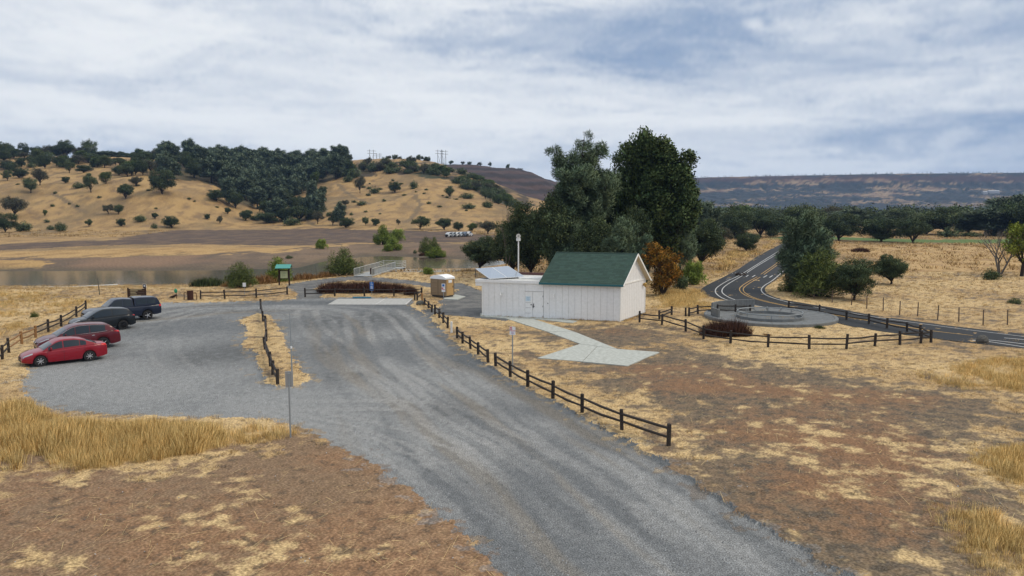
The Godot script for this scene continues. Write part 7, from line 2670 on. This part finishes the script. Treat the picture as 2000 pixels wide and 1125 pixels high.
const TALL_CUT := [Vector2(27.2, -104.3), Vector2(34.09, -118.96), Vector2(47.75, -153.05), Vector2(66.41, -196.77), Vector2(73.32, -220.74), Vector2(50.48, -165.31), Vector2(46.16, -169.17), Vector2(30.84, -123.03), Vector2(24.78, -101.35)]


func scatter(poly: Array, n: int, lo: float, hi: float, spread := 0.25, ragged := 0.0) -> Array:
	var at := []
	var tint := []
	var pk := PackedVector2Array(poly)
	for i in n:
		var p := some_in(poly)
		var away := 9.0      # thin and shorten towards the edge
		for j in pk.size():
			away = minf(away, Geometry2D.get_closest_point_to_segment(p, pk[j], pk[(j + 1) % pk.size()]).distance_to(p))
		var core := smoothstep(0.0, 1.9, away + 1.2 * wide.get_noise_2d(p.x * 14.0, p.y * 14.0))
		if rng.randf() > 0.22 + core:
			continue
		if ragged > 0.0 and wide.get_noise_2d(p.x * 9.0, p.y * 9.0) < -ragged * rng.randf():
			continue
		var k := 0.45 + 0.9 * wide.get_noise_2d(p.x * 16.0 + 40.0, p.y * 16.0) + rng.randf_range(-0.3, 0.35)
		var h := lerpf(lo, hi, clampf(k, 0.0, 1.0) * (0.35 + 0.65 * core))
		at.append(Transform3D(Basis(Vector3.UP, rng.randf() * TAU) * Basis(Vector3.RIGHT, rng.randf_range(-0.35, 0.35)) * Basis().scaled(Vector3(h * 0.9, h, h * 0.9)), Vector3(p.x, land(p.x, p.y) - 0.02, p.y)))
		tint.append(tone(spread, 0.1) * (0.75 if rng.randf() < 0.15 else 1.0))
	return [at, tint]


func grass() -> void:
	var m := leaf_mat("dry_blade", Color(0.3, 0.22, 0.08), 0.8)
	var tall := leaves("tall_tuft", 34, 0.004, 0.011, Vector3(0.55, 0.38, 0.15), Vector3(0.93, 0.69, 0.3), 2, 0.7)
	var low := leaves("low_tuft", 16, 0.02, 0.045, Vector3(0.36, 0.24, 0.1), Vector3(0.6, 0.43, 0.2), 2, 1.4)
	var dead := leaves("dead_tuft", 18, 0.015, 0.035, Vector3(0.07, 0.065, 0.05), Vector3(0.19, 0.16, 0.11), 2, 1.3)
	for g in [[TALL_GRASS, 8500, 0.25, 1.0, "tall golden grass along the near edge of the gravel"], [TALL_EAST, 5500, 0.15, 0.6, "tall golden grass near the road verge"], [TALL_SOUTHEAST, 5200, 0.1, 0.55, "golden grass in the near corner of the dirt field"], [TALL_BANK, 4500, 0.1, 0.55, "golden grass on the bank behind the parked cars"], [TALL_VERGE, 2200, 0.2, 0.75, "golden grass between the white building and the road"], [TALL_CUT, 2000, 0.2, 0.8, "golden grass on the bank of the straight road"]]:
		var s := scatter(g[0], g[1], g[2], g[3], 0.33, 0.3)
		var o := many(self, numbered("tall_grass"), tall, m, s[0], s[1])
		o.set_meta("kind", "stuff")
		o.set_meta("label", g[4])
	# low straw over all the open dry ground
	var lot := PackedVector2Array(LOT)
	var isle := PackedVector2Array(ISLAND)
	var trail := PackedVector2Array(TRAIL)
	var slabs_ := [PackedVector2Array([Vector2(-2.79, -68.7), Vector2(5.35, -63.77), Vector2(4.77, -61.56), Vector2(-2.66, -65.54)]), PackedVector2Array([Vector2(-0.87, -66.15), Vector2(1.97, -66.77), Vector2(7.09, -51.28), Vector2(9.75, -50.19), Vector2(6.78, -45.04), Vector2(1.25, -47.47), Vector2(4.53, -53.02)]), PackedVector2Array([Vector2(-7.37, -77.69), Vector2(-5.44, -77.69), Vector2(-4.67, -81.23), Vector2(-6.67, -85.1), Vector2(-8.69, -83.12)])]
	var at := []
	var tint := []
	var at2 := []
	var tint2 := []
	for i in 46000:
		var d := 17.0 + 95.0 * pow(rng.randf(), 1.25)
		var x := rng.randf_range(-0.72, 0.72) * d
		var p := Vector2(x, -d)
		if x > -4.0 and x < 11.5 and d > 62.0 and d < 73.0:
			continue
		if inside(p, lot) and not inside(p, isle) or d > 60.0 and (inside(p, trail) or slabs_.any(func(s): return inside(p, s))) or inside(p, slabs_[1]):
			continue
		if d > 55.0 and (inside(p, road_area)):
			continue
		var n := wide.get_noise_2d(x * 5.0, -d * 5.0) * 0.4 + fine.get_noise_2d(x * 0.9, -d * 0.9) * 0.7
		var bare := 0.0
		for q in patches:
			var r := Vector2((x - q[0].x) / q[1], (-d - q[0].y) / q[2]).length_squared()
			if r < 4.0:
				bare += exp(-r * 1.1) * q[3]
		if n + bare * 1.0 > 0.12 + rng.randf() * 0.25:
			if rng.randf() < 0.12:
				var h2 := rng.randf_range(0.04, 0.14)
				at2.append(Transform3D(Basis(Vector3.UP, rng.randf() * TAU).scaled(Vector3(h2 * 1.4, h2, h2 * 1.4)), Vector3(x, land(x, -d) + 0.02, -d)))
				tint2.append(tone(0.3, 0.1))
			continue
		var h := rng.randf_range(0.05, 0.16) * (1.0 + maxf(d - 55.0, 0.0) / 60.0)
		at.append(Transform3D(Basis(Vector3.UP, rng.randf() * TAU).scaled(Vector3(h * 1.3, h, h * 1.3)), Vector3(x, land(x, -d) + 0.02, -d)))
		tint.append(tone(0.22, 0.08))
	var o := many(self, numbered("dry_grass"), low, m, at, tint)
	o.set_meta("kind", "stuff")
	o.set_meta("label", "short dry straw over the open ground")
	o = many(self, numbered("dead_weeds"), dead, leaf_mat("twig"), at2, tint2)
	o.set_meta("kind", "stuff")
	o.set_meta("label", "dark dead weeds on the bare soil")
	# weeds along the foot of the white building
	at = []
	tint = []
	for i in 150:
		var u := rng.randf()
		var p := Vector2(8.75, -63.4) + (Vector2(-11.4, -3.43) * u + Vector2(-0.3, 1.0) * rng.randf_range(0.08, 0.4) if i < 90 else Vector2(2.87, -5.16) * u + Vector2(0.9, 0.45) * rng.randf_range(0.1, 0.5))
		var h := rng.randf_range(0.05, 0.24)
		at.append(Transform3D(Basis(Vector3.UP, rng.randf() * TAU).scaled(Vector3(h, h, h)), Vector3(p.x, 0.05, p.y)))
		tint.append(tone(0.3, 0.1))
	o = many(self, numbered("dead_weeds"), low, m, at, tint)
	o.set_meta("kind", "stuff")
	o.set_meta("label", "dry weeds along the foot of the white building")
	# field tufts farther out
	at = []
	tint = []
	for i in 9000:
		var d := rng.randf_range(112.0, 300.0)
		var x := rng.randf_range(-0.7, 0.7) * d
		var p := Vector2(x, -d)
		var y := land(x, -d)
		if y < -0.4 or inside(p, road_area) or inside(p, burnt) or inside(p, lakebed) or inside(p, green):
			continue
		var h := rng.randf_range(0.2, 0.7)
		at.append(Transform3D(Basis(Vector3.UP, rng.randf() * TAU).scaled(Vector3(h * 1.8, h, h * 1.8)), Vector3(x, y, -d)))
		tint.append(tone(0.3, 0.1) * (0.55 if rng.randf() < 0.2 else 1.0))
	o = many(self, numbered("dry_grass"), low, m, at, tint)
	o.set_meta("kind", "stuff")
	o.set_meta("label", "tufts of dry grass in the fields beyond the road and lake")
	# long straws lying on the bare ground
	at = []
	tint = []
	var stalk := MB.new()
	stalk.out4(Vector3(-0.5, 0, -0.008), Vector3(0.0, 0.008, -0.008), Vector3(0.0, 0.008, 0.008), Vector3(-0.5, 0, 0.008), Vector3(0, -9, 0))
	stalk.out4(Vector3(0.0, 0.008, -0.008), Vector3(0.5, 0.0, -0.006), Vector3(0.5, 0.0, 0.006), Vector3(0.0, 0.008, 0.008), Vector3(0, -9, 0))
	for i in 1800:
		var d := 17.0 + 34.0 * pow(rng.randf(), 1.3)
		var x := rng.randf_range(-0.72, 0.72) * d
		var p := Vector2(x, -d)
		if inside(p, lot) and not inside(p, isle) or wide.get_noise_2d(x * 7.0, -d * 7.0) < rng.randf_range(-0.4, 0.2):
			continue
		var l := rng.randf_range(0.1, 0.45)
		at.append(Transform3D(Basis(Vector3.UP, rng.randfn() * 0.7 + 0.3).scaled(Vector3(l, l, 1.0)), Vector3(x, 0.09, -d)))
		tint.append(tone(0.2, 0.08))
	o = many(self, numbered("loose_straw"), stalk.done(), mat("straw_stalk", Color(0.62, 0.47, 0.22), 0.8), at, tint)
	o.set_meta("kind", "stuff")
	o.set_meta("label", "long dry stalks lying on the bare soil")
	# loose stones on the gravel
	var st := MB.new()
	for f in [[0, 1, 2], [0, 2, 3], [0, 3, 4], [0, 4, 1], [5, 2, 1], [5, 3, 2], [5, 4, 3], [5, 1, 4]]:
		var q := [Vector3(0, 0.7, 0), Vector3(1, 0, 0.2), Vector3(0.1, 0.1, 1), Vector3(-1, 0, -0.1), Vector3(0.1, -0.1, -0.9), Vector3(0, -0.6, 0)]
		st.out3(q[f[0]], q[f[1]], q[f[2]], Vector3.ZERO)
	at = []
	tint = []
	for i in 9000:
		var d := 17.0 + 30.0 * pow(rng.randf(), 1.6)
		var x := rng.randf_range(-0.72, 0.72) * d
		var p := Vector2(x, -d)
		if not inside(p, lot) and rng.randf() < 0.9:
			continue
		var r := rng.randf_range(0.008, 0.03)
		at.append(Transform3D(any_turn().scaled(Vector3.ONE * r), Vector3(x, r * 0.4 + (0.0 if inside(p, lot) else 0.05), -d)))
		tint.append(Color.WHITE * rng.randf_range(0.5, 1.7))
	o = many(self, numbered("loose_stones"), st.done(), mat("stone", Color(0.27, 0.28, 0.29), 0.9), at, tint)
	o.set_meta("kind", "stuff")
	o.set_meta("label", "loose stones on the gravel drive")


var road_area := PackedVector2Array([Vector2(38.04, -44.32), Vector2(33.51, -50.91), Vector2(29.58, -54.87), Vector2(27, -58.75), Vector2(24.54, -69.37), Vector2(21.25, -76.44), Vector2(20.41, -85.61), Vector2(23.05, -93.43), Vector2(33.88, -117.99), Vector2(64.66, -191.56), Vector2(91.31, -247.04), Vector2(105.29, -255.74), Vector2(62.83, -165.31), Vector2(42.72, -119.96), Vector2(30.67, -93.43), Vector2(28.58, -88.25), Vector2(27.59, -83.61), Vector2(27.52, -79.42), Vector2(30.24, -72.19), Vector2(33.84, -62.92), Vector2(37.8, -57.55), Vector2(42.66, -49.83)])


func far_woods() -> void:
	var sprig: ArrayMesh = shapes["live_sprig"]
	var at := []
	var tint := []
	for i in 2600:   # wooded flat between the green strip and the mesa
		var d := rng.randf_range(330.0, 900.0)
		var x := rng.randf_range(0.2, 0.78) * d
		var c := fine.get_noise_2d(x * 0.05, d * 0.05)
		var h := rng.randf_range(2.0, 8.0) + c * 2.0
		at.append(Transform3D(any_turn().scaled(Vector3.ONE * rng.randf_range(2.0, 3.6)), Vector3(x, land(x, -d) + h, -d)))
		tint.append(tone(0.3))
	var o := many(self, numbered("woods"), sprig, mats["oak_leaf"], at, tint)
	o.set_meta("kind", "stuff")
	o.set_meta("label", "dark woods on the flat below the mesa")
	at = []
	tint = []
	for i in 2400:   # trees on the mesa: along its rim and down its benches
		var rim := i < 320
		var d := rng.randf_range(2552.0, 2600.0) if rim else rng.randf_range(2010.0, 2480.0)
		var x := rng.randf_range(0.225, 0.74) * d
		var k := wide.get_noise_2d(x * 0.25, d * 0.25)
		if k < (-0.2 if rim else 0.0) + rng.randf_range(-0.2, 0.2):
			continue
		var s := rng.randf_range(1.4, 3.8)
		at.append(Transform3D(Basis(Vector3.UP, rng.randf() * TAU).scaled(Vector3(s * 0.7, s * 1.2, s * 0.7)), Vector3(x, land(x, -d) + s * 0.7, -d)))
		tint.append(tone(0.3))
	o = many(self, numbered("woods"), sprig, mats["oak_leaf"], at, tint)
	o.set_meta("kind", "stuff")
	o.set_meta("label", "scattered trees on the rim and benches of the mesa")
	for i in 2:
		var p := [Vector2(1410.18, -2369.07), Vector2(1454.12, -2399.19)][i] as Vector2
		var t := thing("farm_shed", ["smaller pale shed far off on the mesa bench", "longer pale shed far off on the mesa bench"][i], "shed", on_land(p))
		var w := [12.0, 32.0][i] as float
		var m := MB.new()
		m.at(Vector3(0, 3, 0), Vector3(w, 8, 10), 0.2)
		part(t, "wall", m, mat("shed_wall", Color(0.4, 0.4, 0.4), 0.7))
		m = MB.new()
		m.box(Transform3D(Basis(Vector3.RIGHT, 0.3), Vector3(0, 7.6, 2.6)), Vector3(w + 1, 0.4, 6.2))
		m.box(Transform3D(Basis(Vector3.RIGHT, -0.3), Vector3(0, 7.6, -2.6)), Vector3(w + 1, 0.4, 6.2))
		part(t, "roof", m, mat("shed_roof", Color(0.5, 0.52, 0.54), 0.5))
